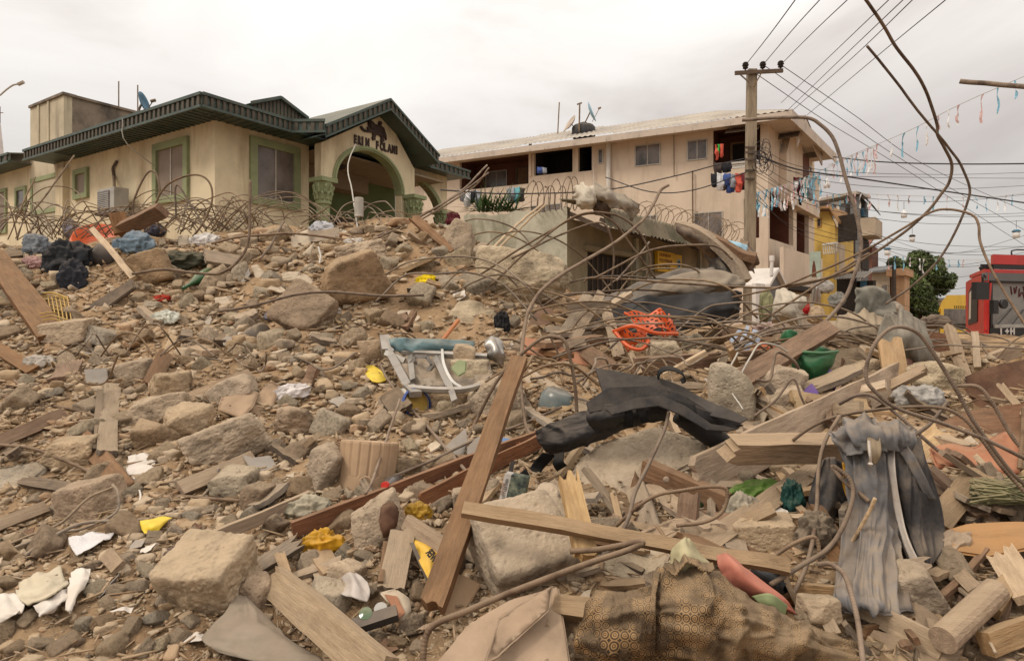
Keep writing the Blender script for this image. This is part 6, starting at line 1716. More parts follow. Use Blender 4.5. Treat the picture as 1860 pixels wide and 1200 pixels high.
bs('bag_pocket', [[(1068, 742, .16), (1095, 735, .18), (1130, 738, .19)], [(1066, 760, .19), (1095, 758, .22), (1135, 752, .21)], [(1078, 776, .12), (1100, 776, .15), (1138, 762, .14)]], fold=.012, seed=4, nu=24, nv=16)
m = MB(); m.tube([at(1238, 748, YB - .06), at(1275, 778, YB - .05), at(1316, 806, YB - .02)], .085, 16, 14, .07); m.build('rolled_end', M_bag, bag, smooth=True)
bs('bag_flap', [[(1232, 728, .2), (1262, 736, .2), (1350, 772, .08)], [(1234, 752, .22), (1264, 756, .21), (1330, 780, .1)], [(1236, 764, .18), (1268, 768, .17), (1310, 784, .08)]], fold=.005, seed=6, nu=24, nv=12)
m = MB()
lp = [(1192, 684, -.02), (1198, 672, .02), (1216, 667, .06), (1238, 676, .08), (1243, 688, .08), (1236, 692, .06)]
bs('handle_loop', [[(x, y - 3, d) for x, y, d in lp], [(x + 3, y + 5, d + .05) for x, y, d in lp]], mat=M_strap, fold=0, nu=30, nv=4)
bs('strap', [[(1132, 742, .2), (1148, 738, .2)], [(1136, 758, .22), (1150, 756, .22)], [(1132, 774, .18), (1150, 776, .18)]], mat=M_strap, fold=0, nu=6, nv=14)
bs('strap', [[(1154, 740, .2), (1168, 736, .2)], [(1160, 754, .23), (1174, 752, .23)], [(1164, 768, .2), (1180, 766, .2)]], mat=M_strap, fold=0, nu=6, nv=14)
bs('strap', [[(1228, 724, .24), (1262, 734, .24)], [(1232, 750, .26), (1266, 752, .26)], [(1234, 764, .2), (1258, 768, .2)]], mat=M_strap, fold=0.003, nu=10, nv=12)
bs('strap', [[(985, 822, -.05), (1010, 826, -.05)], [(962, 850, -.1), (984, 856, -.1)], [(948, 890, .1), (966, 898, .1)], [(945, 912, .15), (958, 915, .15)]], mat=M_strap, fold=.004, nu=8, nv=20)
bs('strap', [[(928, 838, -.15), (936, 838, -.15)], [(924, 856, -.05), (932, 858, -.05)], [(932, 868, 0), (946, 866, 0)], [(955, 850, 0), (962, 862, 0)]], mat=M_strap, fold=0, nu=6, nv=18)
bs('strap', [[(1008, 824, .1), (1025, 820, .1)], [(1004, 842, .15), (1024, 838, .15)], [(1012, 856, .1), (1030, 845, .1)]], mat=M_strap, fold=.003, nu=8, nv=10)

# hanging jeans
def denim_extra(nt, L, tcn, vec, c, b): return c
M_jean = fabric("dusty blue denim", (.17, .165, .165), .4, dust=.55, scale=3.5, stain=(.30, .225, .145, .95), stain_scale=3.2, bump=.3, bscale=120, bdist=.004)
M_jean2 = fabric("dark denim", (.07, .066, .066), .35, dust=.4, scale=4, stain=(.2, .15, .1, .8), stain_scale=4)
M_stripe = fabric("white side stripe", (.55, .49, .43), .1, dust=.2, stain=(.35, .25, .17, .6), stain_scale=9)
jeans = thing('trousers', 'dusty blue-grey trousers with a white side stripe hanging over the squared beam', 'trousers', P(1600, 1000, .3))
YJ = 3.22
def js(name, rows, mat=M_jean, **k):
	d = dict(Y=YJ, lift=0, fold=.022, fscale=(15, 1.8), fine=.007, thick=.005, nu=76, nv=72); d.update(k)
	return sheet(name, rows, None, None, mat, parent=jeans, **d)
js('left_leg', [[(1512, 792, -.18), (1545, 770, -.1), (1590, 764, -.1), (1630, 775, -.18)], [(1530, 815, .02), (1560, 800, .10), (1600, 800, .12), (1635, 805, .05)], [(1540, 860, .08), (1565, 860, .16), (1600, 860, .17), (1628, 860, .08)],
				[(1545, 920, .10), (1570, 920, .18), (1600, 930, .18), (1625, 930, .1)], [(1535, 980, .2), (1565, 985, .28), (1600, 990, .28), (1628, 985, .18)], [(1522, 1040, .34), (1560, 1045, .44), (1605, 1040, .44), (1640, 1035, .34)],
				[(1516, 1085, .48), (1560, 1090, .60), (1610, 1098, .60), (1645, 1090, .48)], [(1525, 1100, .5), (1565, 1104, .6), (1612, 1118, .62), (1642, 1102, .5)]], fold=.026)
js('right_leg', [[(1600, 790, -.05), (1640, 792, .0), (1668, 800, -.05)], [(1605, 840, .05), (1645, 830, .12), (1680, 850, .05)], [(1608, 900, .06), (1650, 890, .16), (1700, 910, .06)], [(1615, 950, .06), (1655, 950, .16), (1708, 965, .06)],
				 [(1640, 1000, .16), (1668, 1005, .24), (1705, 1000, .15)], [(1662, 1024, .22), (1674, 1030, .25), (1692, 1022, .2)]], mat=M_jean2, seed=3)
js('side_stripe', [[(1612, 815, .10), (1622, 808, .12)], [(1614, 850, .17), (1625, 845, .19)], [(1620, 900, .19), (1632, 895, .21)], [(1630, 950, .19), (1642, 946, .21)], [(1644, 995, .25), (1656, 990, .27)], [(1658, 1028, .28), (1674, 1026, .29)]], mat=M_stripe, fold=.003, nu=6, nv=30)
js('waistband', [[(1625, 812, .06), (1640, 802, .08)], [(1640, 830, .15), (1658, 822, .17)], [(1660, 865, .16), (1678, 860, .17)], [(1685, 910, .12), (1700, 905, .12)]], mat=M_jean, fold=.004, nu=8, nv=26)
js('bunched_top', [[(1518, 796, -.1), (1540, 772, .0), (1580, 764, .02), (1625, 772, .0), (1655, 790, -.1)], [(1520, 806, .06), (1545, 790, .14), (1585, 780, .18), (1625, 790, .14), (1652, 800, .06)], [(1535, 826, .06), (1555, 818, .14), (1590, 815, .17), (1620, 815, .14), (1640, 818, .06)]], fold=.035, fscale=(12, 5), nu=50, nv=26, seed=8)
js('pocket_lining', [[(1575, 795, .2), (1598, 790, .22)], [(1575, 820, .24), (1600, 822, .25)], [(1585, 840, .22), (1592, 842, .22)]], mat=fabric("beige pocket cloth", (.27, .21, .14), .2), fold=.01, nu=12, nv=14)
m = MB(); m.tube([at(1578, 800, YJ - .26), at(1580, 825, YJ - .28), at(1581, 838, YJ - .26)], .006, 8, 5); m.lathe(at(1581, 842, YJ - .26), [(.001, -.012), (.012, 0), (.001, .012)], 8); m.build('drawstring', M_stripe, jeans)
sheet('trousers', [[(1482, 838), (1505, 830), (1530, 838)], [(1478, 890), (1505, 890, .06), (1535, 890)], [(1470, 940), (1500, 950, .06), (1530, 945)], [(1450, 980), (1485, 990, .05), (1520, 985)]], 'dark dusty trousers hanging in shadow left of the blue-grey pair', 'trousers', M_jean2, Y=3.5, lift=0, fold=.03, fscale=(9, 3), nu=34, nv=34, seed=12)
crumple(1483, 962, 66, 62, 'wadded grey cloth end below the dark hanging trousers', fabric("grey brown cloth", (.16, .125, .09), .3, stain=(.08, .06, .045, .6)), seed=13, lift=.1)
M_orc = fabric("orange cloth", (.48, .24, .03), .2, dust=.2)
sheet('cloth', [[(1530, 840), (1548, 838)], [(1532, 880), (1552, 878)], [(1545, 930), (1560, 925)]], 'strip of orange-yellow cloth behind the hanging jeans', 'cloth', M_orc, Y=3.42, lift=0, nu=12, nv=20, fold=.01, hold=False)
sheet('cloth', [[(1612, 985), (1635, 1000)], [(1608, 1005), (1636, 1015)], [(1615, 1020), (1632, 1022)]], 'small orange cloth tip between the legs of the hanging jeans', 'cloth', M_orc, Y=3.24, lift=0, nu=12, nv=10, fold=.006, hold=False)

# patterned bolster
def batik(nt, L, tcn, vec, c, b):
	mp = _n(nt, 'ShaderNodeMapping'); mp.inputs['Scale'].default_value = (30, 30, 1)
	L.new(tcn.outputs['UV'], mp.inputs[0])
	fr = _n(nt, 'ShaderNodeVectorMath', operation='FRACTION'); L.new(mp.outputs[0], fr.inputs[0])
	sb = _n(nt, 'ShaderNodeVectorMath', operation='SUBTRACT'); sb.inputs[1].default_value = (.5, .5, 0); L.new(fr.outputs[0], sb.inputs[0])
	ln = _n(nt, 'ShaderNodeVectorMath', operation='LENGTH'); L.new(sb.outputs[0], ln.inputs[0])
	r = _n(nt, 'ShaderNodeValToRGB'); r.color_ramp.interpolation = 'CONSTANT'
	els = r.color_ramp.elements
	els[0].position = 0; els[0].color = (1, 1, 1, 1); els[1].position = .10; els[1].color = (0, 0, 0, 1)
	for p, v in ((.17, 1), (.30, 0), (.40, .25), (.46, .9), (.56, .0)):
		e = els.new(p); e.color = (v, v, v, 1)
	L.new(ln.outputs['Value'], r.inputs[0])
	wv = _n(nt, 'ShaderNodeTexNoise', Scale=11.0, Detail=4.0); L.new(tcn.outputs['Object'], wv.inputs['Vector'])
	mr = _n(nt, 'ShaderNodeMapRange'); mr.inputs[1].default_value = .42; mr.inputs[2].default_value = .6; mr.inputs[3].default_value = .15; mr.inputs[4].default_value = 1.0
	L.new(wv.outputs['Fac'], mr.inputs[0])
	mu = _n(nt, 'ShaderNodeMath', operation='MULTIPLY'); L.new(r.outputs[0], mu.inputs[0]); L.new(mr.outputs[0], mu.inputs[1])
	mx = _n(nt, 'ShaderNodeMix', data_type='RGBA'); mx.inputs['A'].default_value = (.045, .032, .022, 1); mx.inputs['B'].default_value = (.35, .215, .10, 1)
	L.new(mu.outputs[0], mx.inputs['Factor'])
	nd = _n(nt, 'ShaderNodeTexNoise', Scale=3.2, Detail=7.0, Roughness=.7); L.new(tcn.outputs['Object'], nd.inputs['Vector'])
	m2 = _n(nt, 'ShaderNodeMapRange'); m2.inputs[1].default_value = .46; m2.inputs[2].default_value = .7; m2.inputs[4].default_value = .85
	L.new(nd.outputs['Fac'], m2.inputs[0])
	m3 = _n(nt, 'ShaderNodeMix', data_type='RGBA'); m3.inputs['B'].default_value = (.25, .175, .105, 1)
	L.new(m2.outputs[0], m3.inputs['Factor']); L.new(mx.outputs['Result'], m3.inputs['A'])
	return m3.outputs['Result']
M_batik = material("black and orange printed cloth", (.2, .15, .1), .95, bump=.3, bscale=90, extra=batik, dust=.35, dustcol=(.31, .22, .135), bdist=.006, spec=.1)
bol = thing('bolster', 'brown and black printed cloth bolster lying along the bottom edge of the foreground', 'bolster', P(1300, 1160, .2))
def bl(name, rows, mat=M_batik, **k):
	d = dict(Y=2.50, lift=0, fold=.02, fscale=(6, 7), fine=.006, thick=.006, nu=100, nv=64); d.update(k)
	return sheet(name, rows, None, None, mat, parent=bol, **d)
bl('cover', [[(1196, 1040, -.10), (1240, 1022, -.06), (1290, 1032, -.06), (1330, 1072, -.06), (1400, 1108, -.06), (1480, 1140, -.08), (1560, 1172, -.12)],
			 [(1188, 1065, .02), (1240, 1045, .08), (1290, 1055, .09), (1340, 1090, .10), (1410, 1122, .10), (1485, 1150, .08), (1560, 1182, .0)],
			 [(1182, 1110, .08), (1240, 1100, .17), (1300, 1105, .19), (1350, 1125, .2), (1415, 1145, .19), (1485, 1168, .15), (1560, 1195, .05)],
			 [(1175, 1160, .10), (1240, 1160, .2), (1300, 1165, .22), (1360, 1170, .22), (1420, 1180, .2), (1490, 1195, .15), (1560, 1212, .05)],
			 [(1170, 1215, .02), (1240, 1220, .12), (1300, 1222, .14), (1360, 1225, .14), (1420, 1230, .12), (1490, 1238, .08), (1560, 1245, 0)]])
bl('cover_end', [[(1085, 1082, -.03), (1110, 1076, 0), (1150, 1082, .02), (1190, 1068, .05)], [(1072, 1102, .0), (1105, 1098, .07), (1150, 1100, .10), (1192, 1090, .11)], [(1065, 1130, .0), (1100, 1128, .1), (1150, 1130, .14), (1190, 1130, .15)],
				 [(1050, 1165, .0), (1095, 1165, .1), (1150, 1168, .15), (1190, 1170, .15)], [(1046, 1192, -.05), (1095, 1200, .05), (1150, 1205, .1), (1190, 1210, .1)]], fold=.02, seed=4)
bl('cover_hem', [[(1186, 1036, -.02), (1200, 1040, .02)], [(1184, 1075, .1), (1192, 1078, .1)], [(1180, 1110, .17), (1190, 1112, .17)], [(1174, 1150, .18), (1182, 1152, .18)]], fold=.004, nu=6, nv=24)
bl('frill', [[(1212, 1030, .02), (1235, 1020, .03), (1265, 1022, .03), (1292, 1030, .02)], [(1210, 1042, .09), (1236, 1034, .10), (1266, 1036, .10), (1294, 1042, .08)]], fold=.02, fscale=(18, 5), nu=40, nv=10, seed=7)
M_cush = fabric("cream cushion cloth", (.42, .37, .22), .15, dust=.2)
sheet('cushion', [[(1243, 978, 0), (1246, 976, 0), (1249, 980, 0)], [(1228, 998, 0), (1244, 992, .06), (1266, 998, 0)], [(1216, 1018, 0), (1245, 1012, .10), (1290, 1020, 0)], [(1210, 1040, 0), (1245, 1042, .08), (1292, 1042, 0)]], 'cream cushion corner poking out of the printed bolster', 'cushion', M_cush, Y=2.58, lift=0, fold=.012, nu=24, nv=20, hold=False)
M_pink2 = fabric("salmon pink felt", (.47, .17, .12), .15, dust=.25)
pk = sheet('pad', [[(1302, 1008, -.02), (1320, 1004, 0), (1330, 1012, -.02)], [(1308, 1035, .04), (1335, 1026, .1), (1355, 1030, .05)], [(1318, 1062, .05), (1355, 1052, .13), (1390, 1056, .06)], [(1340, 1085, .04), (1385, 1078, .12), (1425, 1085, .06)], [(1395, 1105, 0), (1425, 1105, .06), (1446, 1116, .0)]],
	  'salmon pink felt pad above the printed bolster', 'pad', M_pink2, Y=2.62, lift=0, fold=.006, thick=.018, nu=30, nv=30)
sheet('pad_lining', [[(1365, 1082, 0), (1400, 1078, .05), (1430, 1098, 0)], [(1380, 1095, .02), (1402, 1098, .05), (1428, 1112, 0)], [(1395, 1108, 0), (1410, 1112, .02), (1425, 1118, 0)]], None, None, fabric("pale green lining", (.24, .28, .14), .15, dust=.2), Y=2.5, lift=0, fold=.004, nu=16, nv=12, parent=pk)
crumple(1085, 1150, 60, 24, 'yellowish foam scrap at the left end of the bolster', M_cush, 'foam_scrap', 'foam', 15, lift=.1)

# grey tarp corner, bottom left; sacks and tarps elsewhere
M_tarp = fabric("grey-brown canvas", (.215, .18, .14), .2, dust=.4, bscale=25, bump=.25)
sheet('tarpaulin', [[(436, 1078, .02), (440, 1080, .02), (446, 1082, .02)], [(415, 1108, .04), (450, 1115, .08), (482, 1120, .04)], [(390, 1135, .03), (450, 1145, .09), (520, 1158, .04)], [(368, 1162, .02), (450, 1172, .08), (575, 1190, .03)], [(400, 1185, .02), (480, 1205, .06), (600, 1215, .02)]],
	  'grey canvas tarpaulin with a raised corner at the bottom left', 'tarpaulin', M_tarp, lift=.05, fold=.014, fscale=(4, 4), nu=40, nv=34, seed=2)
M_btarp = fabric("weathered black tarpaulin", (.055, .05, .045), .5, dust=.35, rough=.6, spec=.3, bump=.2, bscale=12, stain=(.17, .14, .11, .7), stain_scale=1.6)
sheet('tarpaulin', [[(1080, 545), (1130, 528), (1190, 508), (1250, 490), (1290, 488)], [(1090, 560, .3), (1150, 545, .3), (1210, 525, .3), (1270, 505, .2), (1310, 498, .2)], [(1110, 560, .2), (1170, 548, .5), (1230, 520, .5), (1290, 500, .3), (1330, 500)]],
	  'weathered black tarpaulin fold stretched up beside the shop sign', 'tarpaulin', M_btarp, Y=9.6, lift=0, fold=.05, fscale=(1.5, 2.5), nu=40, nv=20, seed=3)
sheet('tarpaulin', [[(1190, 520), (1240, 498), (1300, 495), (1340, 505)], [(1180, 535, .3), (1240, 520, .5), (1300, 512, .5), (1345, 515, .2)], [(1210, 530, .3), (1260, 540, .5), (1300, 532, .4), (1350, 520, .1)]],
	  'grey stiff tarpaulin sheet lying over the dark hollow', 'tarpaulin', M_tarp, Y=9.0, lift=0, fold=.05, fscale=(1.5, 2.5), nu=34, nv=18, seed=5)
sheet('tarpaulin', [[(1040, 560), (1110, 548), (1200, 540), (1290, 532), (1345, 530)], [(1030, 600, .2), (1110, 590, .3), (1200, 580, .2), (1290, 565, .2), (1340, 560)], [(1010, 640, .2), (1110, 625, .4), (1200, 610, .3), (1290, 590, .2), (1345, 585)]],
	  'big black plastic sheet added to darken the hollow behind the orange crate', 'plastic sheet', fabric("black plastic sheet", (.012, .011, .011), .2, dust=.05, rough=.5, spec=.3), Y=8.3, lift=0, fold=.06, fscale=(1.5, 1.5), nu=40, nv=24, seed=6)  # black sheet added to stand in for the shade inside the hollow
# twisted roof sheet
M_rust = material("rusted dark sheet steel", (.13, .095, .07), .7, var=.4, scale=3, bump=.3, bscale=10, col2=(.06, .045, .035), dust=.3, dustcol=DUST, stain=(.20, .11, .05, .7), stain_scale=2.5)
tw = thing('twisted_roof_sheet', 'twisted rusty roof member with a curled dark steel sheet left of the pole', 'wreckage', at(1330, 520, 11))
def tws(name, rows, **k):
	d = dict(Y=10.5, lift=0, fold=.04, fscale=(2, 2), thick=.02, nu=34, nv=22); d.update(k)
	return sheet(name, rows, None, None, d.pop('mat', M_rust), parent=tw, **d)
tws('curled_sheet', [[(1280, 448), (1310, 462, .2), (1330, 480, .3)], [(1284, 475, .1), (1315, 490, .5), (1336, 500, .5)], [(1290, 505, .1), (1318, 518, .5), (1330, 522, .4)], [(1300, 530), (1318, 540, .3), (1325, 545, .2)]], mat=M_btarp)
m = MB(); m.tube([at(1228, 408, 10.4), at(1265, 420, 10.2), at(1300, 445, 10.1), at(1335, 480, 10), at(1352, 512, 9.9)], .09, 22, 5, .13); m.build('beam', M_wgrey, tw)
m = MB(); m.tube([at(1262, 416, 10.3), at(1310, 440, 10.1), at(1345, 462, 10.0), at(1372, 470, 9.9)], .07, 22, 5, .10); m.build('beam', M_wbrown, tw)
tws('bent_flange', [[(1228, 405), (1260, 412, .2), (1290, 425, .2), (1325, 455)], [(1232, 416, .2), (1258, 428, .4), (1285, 445, .4), (1310, 470, .2)], [(1250, 432), (1268, 448, .1), (1290, 468, .1), (1315, 490)]], mat=M_rust, seed=4)
tws('torn_end', [[(1345, 430), (1362, 440, .2), (1376, 452)], [(1342, 450, .2), (1360, 462, .4), (1375, 472, .2)], [(1345, 472), (1356, 485, .2), (1365, 492)]], mat=M_rust, seed=6, fold=.07)
tws('blue_flashing', [[(1312, 434, .3), (1340, 440, .4), (1358, 446, .4)], [(1318, 444, .35), (1342, 450, .45), (1356, 458, .45)]], mat=M_lblue, fold=.02, nu=16, nv=6)

M_sack = fabric("white woven sack", (.50, .44, .35), .15, dust=.3, bscale=35, bump=.4)
sheet('sack', [[(1410, 526), (1425, 524), (1440, 538), (1462, 545)], [(1402, 550, .1), (1425, 545, .35), (1445, 550, .3), (1460, 556, .1)], [(1398, 572, .1), (1422, 570, .4), (1445, 572, .35), (1460, 575, .1)], [(1400, 590), (1430, 588, .2), (1448, 590, .2), (1460, 592)]],
	  'off-white woven sack standing on the heap beside the white kiosk', 'sack', M_sack, Y=8.4, lift=0, fold=.04, fscale=(2.5, 2.5), nu=34, nv=26, seed=3)
sheet('sack', [[(1505, 592), (1540, 578, .1), (1580, 572, .1), (1620, 585)], [(1495, 612, .1), (1540, 600, .4), (1590, 596, .4), (1625, 605, .1)], [(1500, 628, .1), (1545, 622, .4), (1595, 620, .4), (1630, 628, .1)]],
	  'dusty tan sack lying behind the torn green bucket', 'sack', fabric("dusty tan sacking", (.33, .26, .18), .2, bscale=30), Y=7.6, lift=0, fold=.06, fscale=(5, 2), nu=40, nv=20, seed=4)
gt = sheet('tarpaulin', [[(1558, 528), (1575, 522, .1), (1598, 530)], [(1560, 550, .1), (1585, 545, .3), (1612, 550, .1)], [(1565, 572, .1), (1590, 570, .3), (1620, 572, .1)], [(1580, 590), (1600, 588, .2), (1630, 592)]],
	  'torn grey tarpaulin draped on a post above the tan sack', 'tarpaulin', fabric("torn grey tarp", (.19, .18, .15), .3, dust=.25), Y=7.9, lift=0, fold=.07, fscale=(3, 3), nu=34, nv=30, seed=5)
sheet('tarpaulin', [[(1612, 575), (1640, 572, .1), (1672, 590)], [(1608, 605, .1), (1640, 605, .3), (1680, 620, .1)], [(1606, 640, .1), (1642, 640, .3), (1690, 650, .1)], [(1608, 668), (1640, 670, .1), (1692, 665)]],
	  'heavy grey canvas hanging down behind the big rebar loop', 'canvas', fabric("heavy grey canvas", (.24, .215, .175), .25, dust=.25), Y=6.3, lift=0, fold=.06, fscale=(6, 1.6), nu=40, nv=34, seed=7)
# sack heap and rags on the boundary wall
rg_ = thing('sack_heap', 'bulging white sack with ragged grey cloth on the corner of the boundary wall', 'sack', at(1080, 385, 12.6))
def rgs(name, rows, mat, **k):
	d = dict(Y=12.6, lift=0, fold=.05, fscale=(3, 3), thick=.02, nu=34, nv=26); d.update(k)
	return sheet(name, rows, None, None, mat, parent=rg_, **d)
rgs('sack_body', [[(1046, 340), (1060, 334, .2), (1078, 338)], [(1044, 352, .2), (1062, 348, .6), (1082, 350, .3)], [(1048, 366, .2), (1064, 365, .6), (1084, 365, .3)], [(1056, 378), (1068, 380, .3), (1082, 376)]], M_sack)
rgs('rag', [[(1080, 338), (1105, 348, .2), (1130, 362, .1), (1160, 372)], [(1082, 350, .2), (1108, 358, .4), (1132, 372, .3), (1155, 382)], [(1092, 358, .1), (1115, 370, .3), (1135, 385, .2), (1142, 400)]], fabric("ragged grey cloth", (.29, .25, .2), .3), seed=2, fold=.08)
rgs('dark_rag', [[(1082, 352), (1095, 356), (1108, 366)], [(1075, 378, .1), (1092, 380, .2), (1110, 385)], [(1080, 392), (1096, 396), (1110, 398)]], fabric("brown rag", (.10, .07, .05), .3), seed=3)
# cloths along the left crest
def cl(x, y, w, h, lab, col, seed, dust=.35, rot=0, name='cloth', cat='cloth', **k):
	return crumple(x, y, w, h, lab, fabric("cloth %d" % seed, col, .3, dust=dust), name, cat, seed, rot, **k)
cl(242, 446, 70, 44, 'faded blue-grey cloth heap right of the orange basin', (.16, .22, .27), 101)
cl(330, 476, 92, 34, 'dark olive canvas heap with loose straps on the crest', (.06, .06, .042), 102, .25)
cl(122, 470, 84, 62, 'black plastic bag on the crest left of the ribbed pot', (.03, .032, .036), 103, .15)
cl(132, 505, 50, 66, 'dark cloth hanging below the black plastic bag', (.035, .037, .045), 104, .15)
cl(66, 448, 52, 40, 'grey-blue bundle at the left crest', (.17, .19, .21), 105)
cl(126, 415, 24, 34, 'small grey-violet cloth standing behind the orange basin', (.20, .19, .22), 106)
cl(284, 418, 40, 22, 'dark multicoloured cloth under the tangled rods', (.05, .05, .07), 107, .2)
cl(58, 480, 40, 24, 'pink and white rag at the left edge crest', (.4, .24, .22), 108)
cl(372, 438, 56, 24, 'white crumpled plastic on the crest right of the pale tile', (.52, .49, .46), 109, .2)
cl(585, 416, 46, 26, 'white and blue printed plastic bag on the crest below the column', (.48, .48, .5), 110, .2)
cl(610, 424, 40, 16, 'cream plastic sheet lying beside the printed plastic bag', (.5, .44, .34), 111, .2)
cl(646, 440, 34, 14, 'white rag on the dirt near the top of the slide', (.5, .46, .41), 112, .2)
cl(300, 578, 48, 30, 'white plastic wrapper with green print on the left slope', (.54, .54, .46), 113, .2)
cl(292, 543, 34, 14, 'small red cloth on the left slope', (.40, .04, .025), 114, .15)
cl(822, 398, 24, 26, 'maroon cloth hanging over the boundary wall', (.09, .02, .025), 115, .1, Y=12.5)
cl(772, 512, 38, 24, 'yellow plastic packet lying on the bare dirt slide', (.66, .48, .015), 116, .1, rot=-20)
cl(528, 713, 66, 30, 'white paper wad in the middle of the left slope', (.60, .55, .52), 117, .1, rot=-12)
cl(912, 588, 26, 42, 'small black plastic bag on the slope left of the tall rod', (.022, .022, .024), 118, .1)
cl(602, 565, 30, 20, 'white tissue below the big dark-faced block', (.62, .58, .53), 119, .1)
cl(585, 990, 74, 58, 'crumpled yellow-orange plastic rag in the lower middle', (.50, .26, .02), 120, .3, rot=-10)
cl(762, 930, 40, 34, 'charred yellow scraps above the short tan board', (.38, .22, .03), 121, .3)
cl(330, 1008, 62, 36, 'brown shiny foil wrapper beside the boxy block', (.16, .11, .09), 122, .25)
cl(1372, 896, 84, 40, 'green printed food bag under the diagonal board', (.12, .22, .045), 123, .25, rot=-8)
cl(1345, 925, 60, 60, 'pale dirty plastic below the green food bag', (.34, .30, .23), 124, .3)
cl(1670, 722, 80, 44, 'grey crumpled plastic and wires behind the rebar loop', (.36, .34, .31), 125, .3)
cl(1630, 660, 60, 26, 'pinkish rag beside the big rebar loop', (.38, .22, .17), 126, .3)
cl(1720, 1000, 90, 40, 'beige torn fabric strip right of the orange cloth tip', (.36, .27, .19), 127, .3, rot=-35)
cl(1830, 1028, 40, 30, 'white and grey plastic tangle at the right edge', (.44, .42, .40), 128, .2)
cl(1790, 1120, 60, 60, 'black cloth in the lower right corner gap', (.02, .02, .024), 129, .1)
cl(1308, 618, 70, 40, 'tan heap of cloth right of the broken orange crate', (.30, .22, .14), 130, .3)
cl(1262, 628, 60, 34, 'cream cloth bundle below the broken orange crate', (.46, .40, .30), 131, .25)
cl(1380, 1165, 10, 10, 'tiny rag stuck under the printed bolster', (.2, .15, .1), 132, .3)
cl(560, 925, 74, 44, 'dusty greenish-white carton below the long red-brown board', (.38, .34, .25), 133, .35)
cl(70, 660, 46, 30, 'dirty white plastic among boards at the left edge', (.42, .38, .33), 134, .3)
cl(1260, 915, 34, 22, 'dark green pine sprig under the curved rod', (.05, .075, .03), 135, .15)
cl(1395, 600, 60, 26, 'heap of dusty pink cloth beside the blue-white laths', (.40, .28, .24), 136, .3)
cl(830, 975, 26, 56, 'torn blue and red printed packet right of the leaning beam', (.20, .27, .30), 137, .3)
cl(1440, 905, 40, 66, 'dark green plastic below the diagonal board', (.02, .06, .05), 138, .15)

# papers
def paper(rows, lab, mat=M_paper, **k):
	d = dict(lift=.08, fold=.012, fscale=(9, 9), thick=.002, nu=20, nv=16); d.update(k)
	return sheet('paper', rows, lab, 'paper', mat, **d)
M_paper2 = material("bright paper", (.60, .55, .49), .85, var=.12, scale=6, bump=.1, bscale=30, dust=.25, dustcol=DUST)
def lines(nt, L, tcn, vec, c, b):
	sp = _n(nt, 'ShaderNodeSeparateXYZ'); L.new(tcn.outputs['UV'], sp.inputs[0])
	m1 = _n(nt, 'ShaderNodeMath', operation='MULTIPLY'); m1.inputs[1].default_value = 95; L.new(sp.outputs['Y'], m1.inputs[0])
	f1 = _n(nt, 'ShaderNodeMath', operation='FRACT'); L.new(m1.outputs[0], f1.inputs[0])
	g1_ = _n(nt, 'ShaderNodeMath', operation='GREATER_THAN'); g1_.inputs[1].default_value = .55; L.new(f1.outputs[0], g1_.inputs[0])
	n_ = _n(nt, 'ShaderNodeTexNoise', Scale=160.0, Detail=2.0); L.new(tcn.outputs['UV'], n_.inputs['Vector'])
	g2 = _n(nt, 'ShaderNodeMath', operation='GREATER_THAN'); g2.inputs[1].default_value = .47; L.new(n_.outputs['Fac'], g2.inputs[0])
	mm = _n(nt, 'ShaderNodeMath', operation='MULTIPLY'); L.new(g1_.outputs[0], mm.inputs[0]); L.new(g2.outputs[0], mm.inputs[1])
	m3 = _n(nt, 'ShaderNodeMath', operation='MULTIPLY'); m3.inputs[1].default_value = .35; L.new(mm.outputs[0], m3.inputs[0])
	mx = _n(nt, 'ShaderNodeMix', data_type='RGBA'); mx.inputs['B'].default_value = (.2, .18, .2, 1); L.new(m3.outputs[0], mx.inputs['Factor']); L.new(c, mx.inputs['A'])
	return mx.outputs['Result']
M_print = material("paper with printed lines", (.62, .59, .57), .85, var=.05, scale=8, bump=.08, bscale=30, dust=.08, dustcol=DUST, extra=lines)
paper([[(234, 828), (258, 824), (284, 822)], [(231, 845), (256, 844), (282, 842)], [(228, 866), (252, 862), (280, 862)]], 'square white paper sheet on the left slope', M_paper2)
paper([[(125, 976), (150, 972), (175, 966), (212, 962)], [(126, 990), (152, 984, .02), (180, 978, .02), (206, 972)], [(140, 1010), (160, 1002), (182, 988), (200, 978)]], 'curled printed page in the left foreground', M_print)
paper([[(38, 1058), (70, 1040), (110, 1028)], [(30, 1082), (70, 1072, .05), (116, 1050)], [(50, 1100), (90, 1085, .04), (125, 1062)]], 'cream torn carton flap at the left foreground', material("cream carton", (.52, .46, .34), .9, var=.15, scale=5, bump=.2, dust=.3, dustcol=DUST), thick=.01)
paper([[(-10, 1080), (20, 1078), (45, 1092)], [(-12, 1105), (15, 1105, .03), (42, 1108)], [(-10, 1135), (5, 1130), (30, 1115)]], 'whitish torn carton at the bottom left picture edge', M_paper, thick=.008)
paper([[(60, 1100), (95, 1082), (126, 1066)], [(68, 1112), (100, 1100, .04), (124, 1085)], [(75, 1116), (98, 1112), (110, 1100)]], 'dirty white paper fold below the cream carton flap', M_paper2)
paper([[(130, 1040), (150, 1032), (165, 1035)], [(126, 1062), (145, 1058, .03), (158, 1055)], [(118, 1110), (125, 1112), (122, 1100)]], 'greyish cone of paper right of the cream carton flap', M_paper)
paper([[(200, 1110), (225, 1102), (243, 1105)], [(205, 1116), (225, 1112), (238, 1112)]], 'small white triangular paper on the trampled dirt', M_paper2)
paper([[(1000, 780), (1010, 772), (1022, 770)], [(1002, 786), (1014, 782), (1024, 780)]], 'white paper edge under the black bag', M_paper)
M_yelp = plastic("bright yellow card", (.68, .48, .03), .6, dust=.15)
